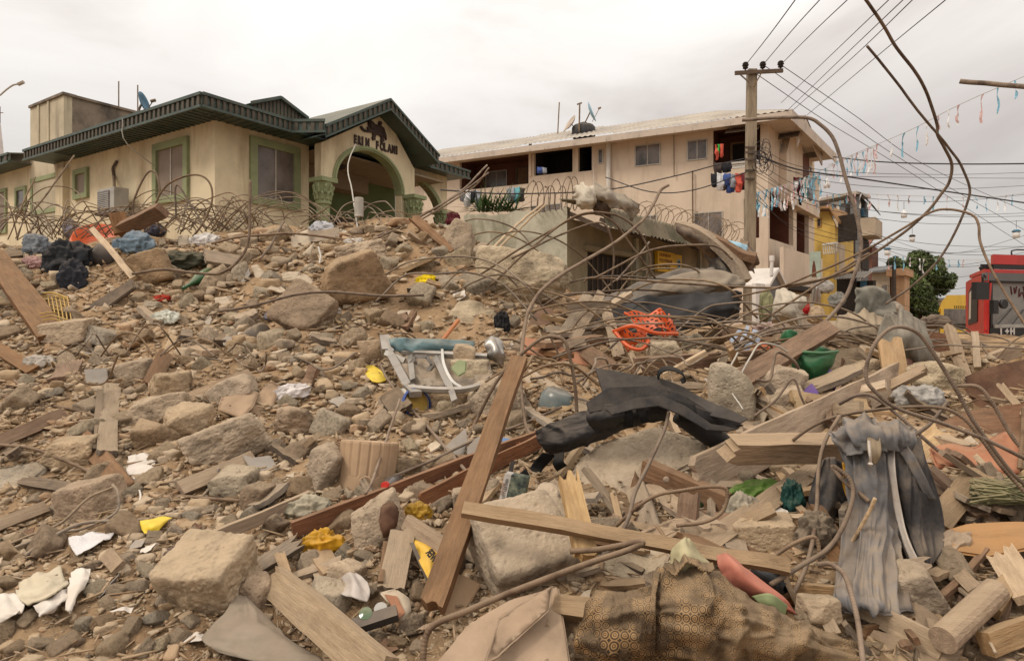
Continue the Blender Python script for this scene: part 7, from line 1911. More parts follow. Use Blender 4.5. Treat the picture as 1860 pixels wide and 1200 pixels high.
paper([[(254, 945), (275, 942), (296, 937), (313, 939)], [(256, 958), (275, 955, .05), (292, 950, .03), (306, 944)], [(262, 968), (275, 968), (286, 966), (292, 958)]], 'bright yellow curved card in the left foreground', M_yelp, thick=.004, fold=.002)
paper([[(664, 664), (680, 664), (694, 675)], [(664, 680), (682, 682, .05), (702, 686)], [(676, 692), (692, 694), (715, 684)]], 'curved yellow plastic lid left of the wrecked cooker', M_yelp, thick=.01, fold=.002)

# ------------------------------------------------------------------ objects
M_orange = plastic("orange plastic", (.58, .085, .015), .45, dust=.2)
ob = thing('basin', 'broad orange plastic basin lying tilted on the left crest', 'basin', P(178, 425, .2))
c = P(176, 432, .45); ax = unit(A(.25, -.62, .75)); s = c[1] / F
MB().lathe(c, [(.001, -15 * s), (18 * s, -14.5 * s), (30 * s, -8 * s), (38 * s, 1 * s), (41 * s, 2 * s), (41 * s, 3.2 * s), (37 * s, 2.2 * s), (28 * s, -7 * s), (16 * s, -12.5 * s), (.001, -13 * s)], 36, axis=ax).build('bowl', M_orange, ob, smooth=True)
rp = thing('ribbed_pot', 'dark grey ribbed pot lying on its side right of the black plastic bag', 'pot', P(186, 466, .2))
c = P(186, 466, .1); s = c[1] / F
prof = [(.001, -18 * s)] + [((17 + 5 * math.sin(i / 9 * math.pi) + (.9 if i % 2 else 0)) * s, (-17 + i * 3.8) * s) for i in range(10)] + [(15 * s, 19 * s), (13 * s, 16 * s), (.001, 4 * s)]
MB().lathe(c, prof, 30, axis=unit(A(-.6, -.5, .5))).build('body', material("dark grey plastic", (.075, .065, .058), .6, var=.2, dust=.35, dustcol=DUST), rp, smooth=True)
ob2 = slab('plastic_piece', [(140, 470), (158, 446), (158, 464), (146, 478)], 'orange broken bucket side left of the ribbed pot', 'plastic', (.4, -.8, .4), .01, M_orange, lift=.2, amp=0)
# yellow wire basket
M_ywire = plastic("yellow wire coating", (.42, .25, .025), .6, dust=.3)
yb_ = thing('wire_basket', 'crushed yellow wire basket behind the dark leaning beam', 'basket', P(95, 570, .1))
m = MB()
for k in range(8):
	y0 = 540 + k * 6; m.tube([P(62 + 2 * k, y0, .2 + .02 * k), P(95, y0 - 3, .28), P(122, y0 + 4, .2)], .007, 10, 4)
for k in range(9):
	x0 = 66 + k * 7; m.tube([P(x0, 538, .2), P(x0 + 4, 560, .28), P(x0 + 9, 590, .1)], .007, 10, 4)
m.build('wire_mesh', M_ywire, yb_)
m = MB(); m.tube([P(60, 536, .22), P(95, 532, .3), P(124, 542, .22)], .014, 12, 5); m.build('rim', M_ywire, yb_)
# green bottle
gbt = thing('bottle', 'green glass bottle lying on the upper left slope', 'bottle', P(355, 508, .1))
a, b = P(332, 524, .16), P(380, 494, .16); ax = unit(b - a); L = np.linalg.norm(b - a);
M_gglass = material("green bottle glass", (.02, .10, .035), .15, var=.15, scale=4, bump=.02, spec=.6, dust=.35, dustcol=DUST)
MB().lathe(a, [(.001, 0), (.025, .0), (.027, L * .12), (.03, L * .3), (.075, L * .55), (.08, L * .62), (.08, L * .97), (.07, L), (.001, L * .98)], 18, axis=ax).build('body', M_gglass, gbt, smooth=True)
# phone-like blue slab
slab('phone', [(478, 574), (484, 565), (506, 563), (509, 571), (500, 579), (482, 579)], 'dark blue flat device lying below the scored tan block', 'phone', (.1, -.6, .8), .03, material("navy plastic", (.03, .04, .085), .4, var=.1, bump=.02, dust=.2, dustcol=DUST), lift=.12, amp=0, bevel=.006)
# white tins etc on crest
m = MB(); c = at(652, 392, 10.4); m.lathe(c, [(.001, -.02), (.075, -.02), (.078, 0), (.075, .01), (.075, .28), (.078, .29), (.07, .3), (.001, .3)], 20)
tag(m.build('tin', M_alum), 'upright aluminium can standing on the crest before the arched porch', 'can')
m = MB(); c = P(466, 608, .12); m.lathe(c, [(.001, -.13), (.10, -.13), (.11, -.10), (.10, -.07), (.115, -.04), (.10, 0), (.115, .04), (.10, .08), (.11, .12), (.09, .14), (.001, .12)], 22, axis=unit(A(.8, -.5, .3)))
tag(m.build('pulley', material("grey motor casing", (.16, .135, .11), .7, var=.2, bump=.1, dust=.5, dustcol=DUST), smooth=True), 'dusty grey ribbed cylinder on the slope left of the scored tan block', 'machine part')
# ribbed beige drum
M_drum = material("dusty beige plastic", (.40, .27, .165), .8, var=.1, scale=4, bump=.15, bscale=20, dust=.3, dustcol=(.38, .27, .17))
dr = thing('drum', 'upturned dusty beige plastic drum with vertical ribs near the centre', 'drum', P(663, 888, 0))
hY = hit(663, 888); s = hY / F; c = at(664, 890, hY + 40 * s); ax = unit(A(.07, .20, 1))
def dmod(j, h): return 1.0 - (.045 if (j % 5 == 0 and h > 28 * s) else 0) + .02 * math.sin(j * .21)
prof = [(50 * s, -4 * s), (51 * s, 8 * s), (52 * s, 27 * s), (52.5 * s, 29 * s), (54 * s, 60 * s), (55 * s, 86 * s), (54 * s, 90 * s), (50 * s, 91 * s), (46 * s, 88 * s), (.001, 87 * s)]
MB().lathe(c, prof, 90, axis=ax, mod=dmod).build('body', M_drum, dr)
m = MB(); cc = at(664, 877, hY - 13 * s); m.lathe(cc, [(9 * s, 0), (11 * s, 1 * s), (13 * s, 0)], 24, axis=(0, -1, .1)); m.build('moulded_ring', M_drum, dr)
# red capped bottle
rb = thing('bottle', 'small clear bottle with a red cap right of the beige drum', 'bottle', P(704, 880, .1))
a = P(698, 882, .18); b = P(716, 876, .05); ax = unit(b - a)
MB().lathe(a, [(.001, 0), (.024, 0), (.026, .004), (.026, .03), (.001, .032)], 16, axis=ax).build('cap', plastic("red cap", (.55, .03, .02), .4, dust=.05), rb)
MB().lathe(a + ax * .03, [(.02, 0), (.022, .02), (.045, .06), (.047, .2), (.03, .22), (.001, .21)], 18, axis=ax).build('body', M_glassd, rb, smooth=True)
# blue rimmed can
bc = thing('can', 'opened tin can with a blue rim below the wrecked cooker', 'can', P(752, 730, .1))
c = P(758, 732, .12); ax = unit(A(.55, -.70, .30)); s = c[1] / F
MB().lathe(c, [(26 * s, 1 * s), (28 * s, 0), (29 * s, -4 * s), (28 * s, -6 * s)], 28, axis=ax).build('rim', plastic("blue enamel", (.02, .06, .24), .35, dust=.1), bc)
MB().lathe(c, [(26 * s, -4 * s), (26 * s, -36 * s), (.001, -36 * s), (.001, -34 * s), (24 * s, -33 * s), (24 * s, -1 * s)], 28, axis=ax).build('body', M_alum, bc)
MB().lathe(c, [(.001, -5 * s), (24 * s, -5.5 * s)], 24, axis=ax).build('bottom', plastic("ochre residue", (.33, .20, .02), .6), bc)
m = MB(); m.lathe(c - ax * 12 * s + A(-.12, 0, .06), [(.001, 0), (17 * s, 0), (18 * s, 1 * s), (.001, 2 * s)], 22, axis=unit(A(-.5, -.7, .5))); m.build('lid', M_alum, bc)

# wrecked cooker frame
M_steel = material("dull zinc steel", (.36, .34, .31), .38, var=.25, scale=4, metal=.75, bump=.15, bscale=9, dust=.3, dustcol=DUST, stain=(.15, .13, .11, .5), stain_scale=4)
M_teal = material("teal enamel sheet", (.12, .19, .20), .45, var=.3, scale=5, bump=.1, dust=.35, dustcol=DUST)
ck = thing('cooker', 'crushed metal gas cooker frame filled with stones at the foot of the slide', 'cooker', P(800, 690, 0))
def cp(x, y, l): return P(x, y, l)
yk = 5.42
def ca(x, y, d=0): return at(x, y, yk + (700 - y) * .012 - d)
m = MB(); m.bar(ca(700, 625), ca(742, 702, .05), .07, .05, up=(0, -1, .3)); m.bar(ca(742, 702, .05), ca(756, 716, .05), .1, .05); m.bar(ca(698, 614), ca(703, 640), .10, .08); m.build('side_rail', M_steel, ck)
m = MB(); m.tube([ca(712, 638, .03), ca(770, 642, .05), ca(830, 645, .05), ca(885, 648, .04)], .035, 20, 6); m.build('front_rail', M_steel, ck)
m = MB(); m.tube([ca(742, 704, .08), ca(800, 708, .1), ca(850, 706, .1), ca(898, 690, .05)], .03, 20, 6); m.build('lower_rail', M_steel, ck)
sheet('enamel_panel', [[(706, 614), (740, 613), (790, 616), (862, 618)], [(710, 628, .02), (740, 630, .03), (790, 627, .03), (862, 628, .03)], [(716, 637), (745, 640, .02), (795, 637, .02), (862, 636)]], None, None, M_teal, Y=6.1, lift=0, fold=.014, fscale=(5, 6), nu=40, nv=12, parent=ck)
sheet('bent_panel', [[(880, 618), (895, 610), (910, 618)], [(884, 640, .08), (900, 640, .12), (918, 645, .06)], [(890, 652), (905, 660, .08), (915, 662)]], None, None, M_steel, Y=6.1, lift=0, fold=.02, nu=18, nv=18, parent=ck)
m = MB()
for (cx_, cy_) in ((765, 662),):
	cc = ca(cx_, cy_, .05); rr = 22 * yk / F
	for k in range(6):
		a = k * math.pi / 3; b = a + math.pi / 3
		m.bar(cc + A(math.cos(a) * rr, 0, math.sin(a) * rr * .8), cc + A(math.cos(b) * rr, 0, math.sin(b) * rr * .8), .035, .03, up=(0, 1, 0))
m.build('burner_ring', M_steel, ck)
for x, y, x2, y2 in ((745, 646, 750, 690), (790, 648, 815, 700), (800, 646, 826, 728), (735, 655, 700, 640)):
	m = MB(); m.bar(ca(x, y, .06), ca(x2, y2, .1), .05, .02, up=(0, -1, .2)); m.build('strut', M_steel, ck)
m = MB(); m.tube([ca(803, 630, .12), ca(806, 660, .2), ca(820, 690, .18), ca(838, 704, .1)], .014, 20, 6); m.build('gas_pipe', M_pipe, ck)
sheet('floor_pan', [[(714, 644, -.25), (780, 648, -.25), (888, 650, -.25)], [(730, 674, .08), (800, 678, .1), (892, 672, .1)], [(746, 703, .42), (810, 706, .42), (896, 692, .36)]], None, None, material('sooty cooker tray', (.20, .175, .145), .6, var=.5, scale=7, metal=.3, bump=.4, bscale=12, dust=.5, dustcol=DUST), Y=5.86, lift=0, fold=.035, fscale=(7, 7), nu=30, nv=20, parent=ck)
rock(842, 640, 40, 34, 'tan stone lying inside the wrecked cooker, upper one', seed=81, boxy=.4, Y=5.85, sub=4)
rock(856, 672, 62, 40, 'pale rubble lumps lying inside the wrecked cooker', seed=82, boxy=.5, Y=5.75, mat=M_rock_p, sub=4, rough=.09)
slab('tile_piece', [(818, 668), (832, 652), (848, 655), (846, 676), (832, 684)], 'pale green tile fragment on the stones inside the cooker', 'tile', (-.1, -.85, .5), .02, M_green, Y=5.45, lift=0, amp=.002, hold=False)
m = MB(); m.tube([ca(800, 622, .1), ca(832, 582, .1)], .022, 2, 8); tag(m.build('pipe', plastic("orange conduit", (.42, .13, .03), .6, dust=.2)), 'short orange conduit stuck in behind the cooker', 'pipe')

# broken orange crate with holes
cr_ = thing('plastic_crate', 'broken bright orange perforated plastic crate among the rods', 'crate', at(1170, 630, 7.0))
def perforated(name, quad, nx, ny, Y, hole=.62, thick=.02, bow=.1):
	q = [at(x, y, Y - d) for x, y, d in quad]
	m = MB()
	def pt(u, v):
		return q[0] * (1 - u) * (1 - v) + q[1] * u * (1 - v) + q[2] * u * v + q[3] * (1 - u) * v + A(0, -bow * math.sin(u * math.pi), 0) + A(0, 0, .03 * math.sin(u * 7 + v * 5))
	off = A(0, thick, 0)
	for i in range(nx):
		for j in range(ny):
			u0, u1, v0, v1 = i / nx, (i + 1) / nx, j / ny, (j + 1) / ny
			um, vm, hu, hv = (u0 + u1) / 2, (v0 + v1) / 2, (u1 - u0) * hole / 2, (v1 - v0) * hole / 2
			out = [(u0, v0), (um, v0), (u1, v0), (u1, vm), (u1, v1), (um, v1), (u0, v1), (u0, vm)]
			inn = [(um - hu * .75, vm - hv * .75), (um, vm - hv), (um + hu * .75, vm - hv * .75), (um + hu, vm), (um + hu * .75, vm + hv * .75), (um, vm + hv), (um - hu * .75, vm + hv * .75), (um - hu, vm)]
			V = [pt(*p) for p in out + inn]; V += [p + off for p in V]
			Fc = []
			for k in range(8):
				k2 = (k + 1) % 8
				Fc += [(k, k2, 8 + k2, 8 + k), (16 + k, 24 + k, 24 + k2, 16 + k2), (8 + k, 8 + k2, 24 + k2, 24 + k)]
			m.add(V, Fc)
	return m.build(name, M_orange, cr_)
perforated('side_panel', [(1136, 570, 0), (1196, 564, .1), (1228, 590, .2), (1165, 606, .2)], 8, 4, 7.0)
perforated('side_panel', [(1196, 566, .1), (1215, 572, .1), (1232, 600, .1), (1205, 612, .15)], 3, 4, 6.95)
perforated('side_panel', [(1118, 598, .1), (1166, 600, .3), (1182, 618, .3), (1140, 634, .15)], 6, 3, 6.9, hole=.5)
m = MB(); m.tube([at(1114, 602, 6.8), at(1150, 592, 6.6), at(1188, 604, 6.5), at(1230, 606, 6.7)], .022, 24, 6); m.tube([at(1118, 604, 6.75), at(1140, 628, 6.55), at(1165, 634, 6.5), at(1180, 618, 6.55)], .022, 24, 6); m.tube([at(1134, 568, 7), at(1165, 580, 6.9), at(1197, 562, 6.9), at(1200, 566, 6.9)], .016, 16, 6); m.build('rim', M_orange, cr_)

# torn green bucket
gbk = thing('bucket', 'torn dark green plastic bucket behind the upper brown beam end', 'bucket', at(1470, 690, 5.6))
M_gbk = plastic("dark green plastic", (.022, .125, .048), .5, dust=.25)
sheet('shell', [[(1432, 640, -.1), (1455, 642, .12), (1490, 644, .14), (1520, 640, -.05)], [(1436, 660, -.05), (1458, 664, .14), (1488, 664, .15), (1512, 660, -.05)], [(1440, 680, -.1), (1460, 688, .06), (1480, 690, .06), (1496, 684, -.1)]], None, None, M_gbk, Y=5.75, lift=0, fold=.012, nu=30, nv=20, thick=.012, parent=gbk)
sheet('inside', [[(1424, 604, -.1), (1450, 606, -.25), (1478, 622, -.25), (1516, 638, -.1)], [(1434, 640, -.1), (1455, 645, -.2), (1485, 648, -.2), (1518, 642, -.1)]], None, None, M_gbk, Y=5.9, lift=0, fold=.01, nu=24, nv=10, parent=gbk)
m = MB(); m.tube([at(1430, 639, 5.83), at(1455, 639, 5.62), at(1490, 641, 5.6), at(1521, 638, 5.8)], .016, 20, 6); m.build('rim', M_gbk, gbk)
sheet('torn_flap', [[(1420, 605), (1432, 598, .1), (1446, 602, .05)], [(1420, 622), (1434, 620, .1), (1450, 620, .05)], [(1422, 642), (1436, 645, .05), (1450, 640)]], None, None, M_gbk, Y=5.9, lift=0, fold=.01, nu=16, nv=14, parent=gbk)
M_purp = plastic("purple plastic", (.115, .055, .24), .5, dust=.2)
for i, (q, lb) in enumerate((([(1482, 692), (1490, 676), (1502, 666), (1514, 676), (1525, 696), (1520, 712), (1498, 720), (1486, 718)], 'larger purple plastic shard standing below the green bucket'), ([(1451, 724), (1462, 706), (1474, 696), (1486, 716), (1478, 726), (1456, 730)], 'smaller purple plastic shard left of the larger one'))):
	slab('plastic_shard', q, lb, 'plastic', (.2 - .4 * i, -.9, .3), .012, M_purp, lift=.2, amp=.003, wave=.05, seed=30 + i)
# blue-white laths behind
M_bl = plastic("pale blue lath paint", (.30, .36, .45), .6, dust=.25)
for i, (a, b) in enumerate((((1310, 640), (1345, 598)), ((1332, 650), (1358, 592)), ((1352, 645), (1372, 600)), ((1372, 625), (1392, 600)))):
	plank(a, b, 7 + (i == 2) * 3, ['leftmost pale blue lath of the four right of the cream bundle', 'long pale blue lath second of the four', 'broad blue-grey lath third of the four', 'short blue lath nearest the green bucket'][i], M_bl, th=.03, l0=0, l1=0, Y0=6.6, Y1=7.2, seed=400 + i, name='lath', cat='lath', hold=False)
cl(1388, 630, 34, 22, 'small salmon-orange torn plastic left of the green bucket', (.55, .17, .09), 140, .1, lift=.2)
# printed wrapper
M_wrap = plastic("yellow wrapper film", (.62, .36, .02), .4, dust=.15)
wr = sheet('wrapper', [[(746, 968, .0), (768, 985, .03), (800, 995, .0)], [(752, 995), (775, 1005, .04), (800, 1010)], [(764, 1022), (780, 1028, .03), (795, 1030)], [(778, 1052), (782, 1054), (786, 1052)]], 'torn yellow and black wrapper printed POWER behind the leaning beam', 'wrapper', M_wrap, lift=.16, fold=.008, nu=20, nv=20)
p = P(792, 1032, .235); q = P(757, 984, .235)
put_text('lettering', 'POWER', .062, M_dark, wr, p + A(.012, -.02, .004), unit(q - p), unit(A(.5, -.2, .55)), .001, .003, wide=.75)
bd = slab('wrapper_border', [(744, 985), (752, 985), (782, 1055), (776, 1058)], 'dark grey border strip of the torn yellow wrapper', 'wrapper', (.1, -.6, .8), .004, M_btarp, lift=.15, amp=0, hold=False, bevel=0)
# box with a label
bx = thing('carton', 'white product box with a dark photo print standing by the black bag straps', 'box', P(928, 905, .05))
a0, a1, a2, a3 = at(903, 922, 3.62), at(917, 860, 3.72), at(958, 868, 3.74), at(946, 930, 3.64)
sd = A(.02, .06, .0)
e1 = a0 + (a3 - a0) * .28; e2 = a1 + (a2 - a1) * .28
MB().prism([a0, e1, e2, a1], [x + sd for x in (a0, e1, e2, a1)]).build('label_side', M_paper2, bx)
MB().prism([e1, a3, a2, e2], [x + sd * .98 for x in (e1, a3, a2, e2)]).build('picture_side', material("dark photo print", (.07, .085, .06), .5, var=.9, scale=16, bump=0, col2=(.01, .013, .012), stain=(.42, .4, .25, .8), stain_scale=14), bx)
ux = unit(a1 - a0); uy = unit(np.cross(np.cross(ux, e1 - a0), ux)) * -1
put_text('lettering', 'QUALITY LEATHER', .026, M_dark, bx, a0 + (e1 - a0) * .80 + ux * .02 + A(0, -.004, 0), ux, unit(a0 - e1), .0005, .0, wide=.72)
put_text('lettering', 'FOR HOME', .02, M_terr, bx, a0 + (e1 - a0) * .38 + ux * .08 + A(0, -.004, 0), ux, unit(a0 - e1), .0005, .0, wide=.72)
# blue tray
slab('tray', [(905, 800), (912, 792), (948, 798), (946, 808), (915, 806)], 'blue plastic tray edge behind the leaning brown beam', 'tray', (0, -.6, .8), .03, plastic("blue tray", (.06, .17, .36), .5, dust=.2), lift=.14, amp=0)
cl(935, 806, 22, 14, 'salmon cloth lying on the blue plastic tray', (.5, .2, .11), 141, .1, lift=.1)
# net pouch
sheet('pouch', [[(622, 1028), (640, 1035, .03), (668, 1060)], [(621, 1055), (645, 1060, .05), (672, 1078)], [(622, 1082), (645, 1086, .03), (668, 1090)]], 'clear ribbed plastic pouch below the yellow rag', 'pouch', material("milky plastic", (.42, .37, .33), .3, var=.15, bump=.2, bscale=30, spec=.5, dust=.2, dustcol=DUST), lift=.14, fold=.012, nu=20, nv=18)
# black video cassette
vc = thing('cassette', 'dark grey cassette-like plastic case right of the broad pale beam', 'cassette', P(675, 1130, .1))
a, b = P(630, 1142, .16), P(722, 1112, .16)
MB().bar(a, b, .055, .05, up=(0, -.5, .8)).build('case', material("charcoal plastic", (.055, .05, .048), .5, var=.2, bump=.05, dust=.3, dustcol=DUST), vc)
m = MB(); m.lathe(P(665, 1117, .19), [(.001, 0), (.03, 0), (.03, .02), (.012, .025), (.001, .025)], 20, axis=unit(A(0, -.6, .8))); m.build('reel', M_gglass, vc)
m = MB(); m.lathe(P(692, 1108, .17), [(.001, 0), (.03, 0), (.03, .02), (.001, .02)], 20, axis=unit(A(0, -.6, .8))); m.build('reel', M_grey, vc)
# black pipe end
m = MB(); c = at(1426, 1065, 2.75); m.lathe(c, [(.022, -.01), (.036, 0), (.037, .01), (.036, .16), (.03, .16), (.024, .02)], 20, axis=unit(A(-.45, .85, .1)))
tag(m.build('pipe', M_black), 'black plastic pipe end right of the salmon pink pad', 'pipe')
# blue green glass jar behind bag
m = MB(); c = at(1008, 742, 5.25); m.lathe(c, [(.001, -.14), (.13, -.13), (.15, -.05), (.15, .1), (.12, .15), (.11, .16), (.001, .16)], 24, axis=unit(A(.3, -.1, 1)))
tag(m.build('jar', material("dusty blue glass", (.14, .18, .18), .3, var=.25, scale=5, bump=.03, spec=.5, dust=.4, dustcol=DUST), smooth=True), 'dusty blue-green jar left of the black bag', 'jar')
# brush of green straw at the right edge
br = thing('broom_straw', 'bundle of dusty green thatch straw at the right picture edge', 'thatch', P(1820, 900, .1))
m = MB(); rr_ = random.Random(5)
for k in range(150):
	x0, y0 = 1775 + rr_.uniform(-15, 20), 890 + rr_.uniform(-22, 26); x1, y1 = 1885, 885 + rr_.uniform(-22, 30)
	m.tube([P(x0, y0, .18 + rr_.uniform(0, .1)), P((x0 + x1) / 2, (y0 + y1) / 2 + rr_.uniform(-6, 6), .22 + rr_.uniform(0, .1)), P(x1, y1, .18 + rr_.uniform(0, .1))], .006, 5, 4)
o = m.build('straw', material("green straw", (.14, .14, .065), .9, var=.4, scale=9, bump=0, dust=.4, dustcol=DUST), br); o['kind'] = 'stuff'
# potted spiky plant and laundry on the wall
pl = thing('spiky_plant', 'dark green spiky plant growing behind the boundary wall under the left balcony', 'plant', at(905, 392, 14.2))
rr_ = random.Random(9); M_spk = material("spiky green leaf", (.045, .08, .02), .6, var=.4, scale=4, bump=0, spec=.3)
base = at(902, 384, 14.2); me = None
for k in range(120):
	a = rr_.uniform(0, 6.28); el_ = rr_.uniform(.15, 1.45); L = rr_.uniform(.5, 1.05)
	d = A(math.cos(a) * math.cos(el_), math.sin(a) * math.cos(el_) * .6, math.sin(el_)); w = unit(np.cross(d, (0.2, .1, 1))) * .028
	b = base + A(rr_.uniform(-.45, .45), rr_.uniform(-.15, .15), 0)
	V = []
	for f in (0, .35, .7, 1):
		c = b + d * L * f + A(0, 0, -.25 * f * f * L); ww = w * (1.1 - f) * (1 if f else .6)
		V += [c - ww, c + ww]
	mb_ = MB().add(V, [(0, 1, 3, 2), (2, 3, 5, 4), (4, 5, 7, 6)]); mb_.build('leaf', M_spk, pl)
def laundry(x0, x1, y, n, Y, ln, label, cols, seed, slope=0.0):
	rg = random.Random(seed)
	for k in range(n):
		xa = x0 + (x1 - x0) * k / n; xb = x0 + (x1 - x0) * (k + 1.15) / n
		h_ = ln * rg.uniform(.7, 1.2); yy = y + slope * (xa - x0); mt, nm_ = cols[k % len(cols)]
		sheet('laundry', [[(xa, yy, 0), ((xa + xb) / 2, yy + 1, .05), (xb, yy + slope * (xb - xa), 0)], [(xa, yy + h_ * .5, .1), ((xa + xb) / 2, yy + h_ * .55, .15), (xb - 1, yy + h_ * .5, .1)], [(xa + rg.uniform(-1, 3), yy + h_, .05), ((xa + xb) / 2, yy + h_ * 1.05, .1), (xb - rg.uniform(0, 3), yy + h_ * .92, .05)]],
			  nm_ + ' ' + label, 'laundry', mt, Y=Y, lift=0, fold=.05, fscale=(4, 2), nu=16, nv=14, thick=.012, seed=seed + k, hold=False, group=label)
Fb = lambda n, c: fabric("laundry " + n, c, .2, dust=.05)
K = {'black': Fb('black', (.02, .02, .024)), 'blue': Fb('blue', (.05, .08, .22)), 'red': Fb('red', (.50, .09, .06)), 'white': Fb('white', (.55, .53, .52)), 'grey': Fb('grey', (.25, .25, .27)), 'teal': Fb('teal', (.12, .30, .32)), 'maroon': Fb('maroon', (.12, .025, .03)), 'dim': Fb('brown', (.06, .045, .04)), 'green': Fb('green', (.05, .35, .06))}
laundry(1291, 1358, 315, 6, 24.6, 30, 'cloth drying below the white balustrade', [(K['black'], 'black'), (K['white'], 'white'), (K['blue'], 'blue'), (K['grey'], 'grey'), (K['red'], 'red'), (K['maroon'], 'maroon')], 3)
laundry(1308, 1354, 332, 4, 24.7, 16, 'lower row cloth drying under the balustrade laundry', [(K['dim'], 'brown'), (K['blue'], 'dark blue'), (K['grey'], 'pale grey'), (K['black'], 'black')], 13)
laundry(1296, 1326, 296, 2, 25.2, 20, 'trousers hung over the balcony parapet', [(K['dim'], 'dark brown'), (K['black'], 'black')], 17)
laundry(1299, 1313, 262, 3, 25.6, 24, 'garment on a hanger in the right balcony', [(K['red'], 'pink-red'), (K['green'], 'bright green'), (K['red'], 'orange-red')], 23)
laundry(836, 872, 347, 4, 14.9, 26, 'cloth drying behind the spiky plant', [(K['grey'], 'grey'), (K['white'], 'white'), (K['black'], 'black')], 31)
laundry(920, 952, 341, 3, 14.9, 24, 'cloth drying right of the spiky plant', [(K['grey'], 'olive grey'), (K['teal'], 'teal'), (K['dim'], 'dark')], 37)
laundry(1441, 1476, 322, 4, 27, 42, 'cloth hanging on the street side balcony', [(K['maroon'], 'maroon'), (K['black'], 'black'), (K['teal'], 'turquoise'), (K['grey'], 'grey')], 41)
laundry(976, 992, 305, 2, 29, 11, 'small cloth on the dark balcony parapet', [(K['blue'], 'dark blue'), (K['grey'], 'pale')], 47)
# things on the porch and the shiny bent sheet in the street
m = MB(); sh_ = [(1478, 548), (1476, 525), (1484, 508), (1494, 505)]
sheet('bent_sheet', [[(1484, 505), (1490, 503), (1496, 505)], [(1476, 525, .1), (1484, 522, .3), (1492, 524, .1)], [(1473, 550), (1480, 552, .2), (1488, 550)]], 'shiny curved aluminium sheet standing in the street beside the banner', 'metal sheet', M_steel, Y=17, lift=0, fold=.02, nu=14, nv=18, hold=False)
for i, (x, y, w, h, c_, lb) in enumerate(((1465, 560, 12, 22, (.35, .02, .02), 'red plastic crate stub behind the white woven sack'), (1480, 572, 36, 30, (.42, .30, .19), 'tan cardboard box crushed behind the white woven sack'), (1520, 545, 30, 30, (.2, .19, .17), 'grey junk heap under the striped canopy'),
					 (1390, 555, 26, 60, (.25, .24, .13), 'olive green cylinder standing before the white kiosk'), (1500, 520, 28, 24, (.33, .31, .28), 'grey cement block pile beside the bent aluminium sheet'), (1620, 560, 40, 26, (.3, .25, .2), 'dusty heap at the foot of the orange house'), (1700, 585, 60, 24, (.12, .09, .07), 'dark heap of wreckage in front of the yellow truck'))):
	cl(x, y, w, h, lb, c_, 150 + i, .3, Y=9 + (i > 3) * 5 + (i == 6) * -2, name='junk', cat='junk', amp=.12)

# ------------------------------------------------------------------ reinforcement rods
def rod(pts, r, label, mat=None, Y0=None, Y1=None, l0=.06, l1=.06, name='rebar', group=None, n=None, sides=7, clear=.03, r2=None):
	pts = [tuple(p) for p in pts]; m = len(pts)
	d = np.concatenate([[0], np.cumsum([math.hypot(pts[i + 1][0] - pts[i][0], pts[i + 1][1] - pts[i][1]) for i in range(m - 1)])]); d /= d[-1]
	ya = (hit(*pts[0][:2]) - l0) if Y0 is None else Y0
	yb = (hit(*pts[-1][:2]) - l1) if Y1 is None else Y1
	Q = []
	for k, p in enumerate(pts):
		Y = ya + (yb - ya) * d[k] + (p[2] if len(p) > 2 else 0)
		if p[1] > crest_y(p[0]): Y = min(Y, hit(p[0], p[1]) - clear)
		Q.append(at(p[0], p[1], Y))
	C_ = catmull(Q, n or max(20, 12 * m)); k_ = np.array([fbm(C_ * 3 + 9 * j, 2, 61 + j) for j in range(3)]).T
	mb_ = MB(); mb_.tube(C_ + k_ * (r * .3 + .001), r, len(C_), sides, r2)
	return tag(mb_.build(name, mat or M_rebar, smooth=True), label, 'rebar rod' if name == 'rebar' else 'rod', group)
def crest_y(px): return float(np.interp(px, [0, 350, 550, 750, 850, 1000, 1150, 1300, 1600, 1860], [440, 430, 410, 398, 410, 515, 590, 605, 605, 620]))
rod([(1565, -12), (1600, 38), (1625, 80), (1660, 128), (1682, 165), (1702, 225), (1703, 243), (1716, 268), (1729, 300), (1724, 330), (1710, 352), (1682, 387), (1637, 425), (1575, 467), (1500, 505), (1400, 524)], .0145, 'tall curving rod entering at the top edge and sweeping down to the left', Y0=5.6, Y1=7.2)
rod([(1574, 84), (1615, 132), (1650, 180), (1684, 222), (1703, 243), (1725, 270), (1747, 302), (1762, 340), (1757, 370), (1741, 410), (1720, 450), (1696, 482), (1655, 520), (1608, 552)], .012, 'tall rod with a free upper end crossing the curving rod in the sky', Y0=5.7, Y1=6.8)
rod([(1348, 218), (1400, 215), (1464, 214), (1492, 228), (1515, 256), (1530, 300), (1547, 360), (1562, 425), (1562, 462), (1545, 520), (1525, 555), (1496, 588)], .020, 'thick brown bent bar arching over from the pole to the ground', Y0=7.0, Y1=6.6)
rod([(1330, 540), (1420, 520), (1495, 490), (1570, 455), (1640, 415), (1690, 386), (1725, 381), (1765, 390), (1778, 408), (1781, 440), (1800, 488), (1825, 530), (1848, 568), (1870, 600)], .012, 'pale rod arching from the pole over to the fire truck windscreen', Y0=7.4, Y1=5.4)
rod([(1744, 148), (1800, 152), (1875, 158)], .022, 'short rod reaching in from the right edge high in the sky', Y0=5.6, Y1=5.3)
rod([(1380, 585), (1560, 470), (1575, 468)], .014, 'straight rod leaning along the thick brown bent bar', Y0=7.6, Y1=7.4)
rod([(1870, 885), (1833, 850), (1773, 773), (1733, 700), (1687, 627), (1657, 600), (1617, 597), (1583, 633), (1573, 683), (1592, 713), (1630, 741), (1707, 767), (1787, 797), (1870, 835)], .0105, 'big looping rod at the right in front of the brown hardboard', Y0=3.4, Y1=3.3)
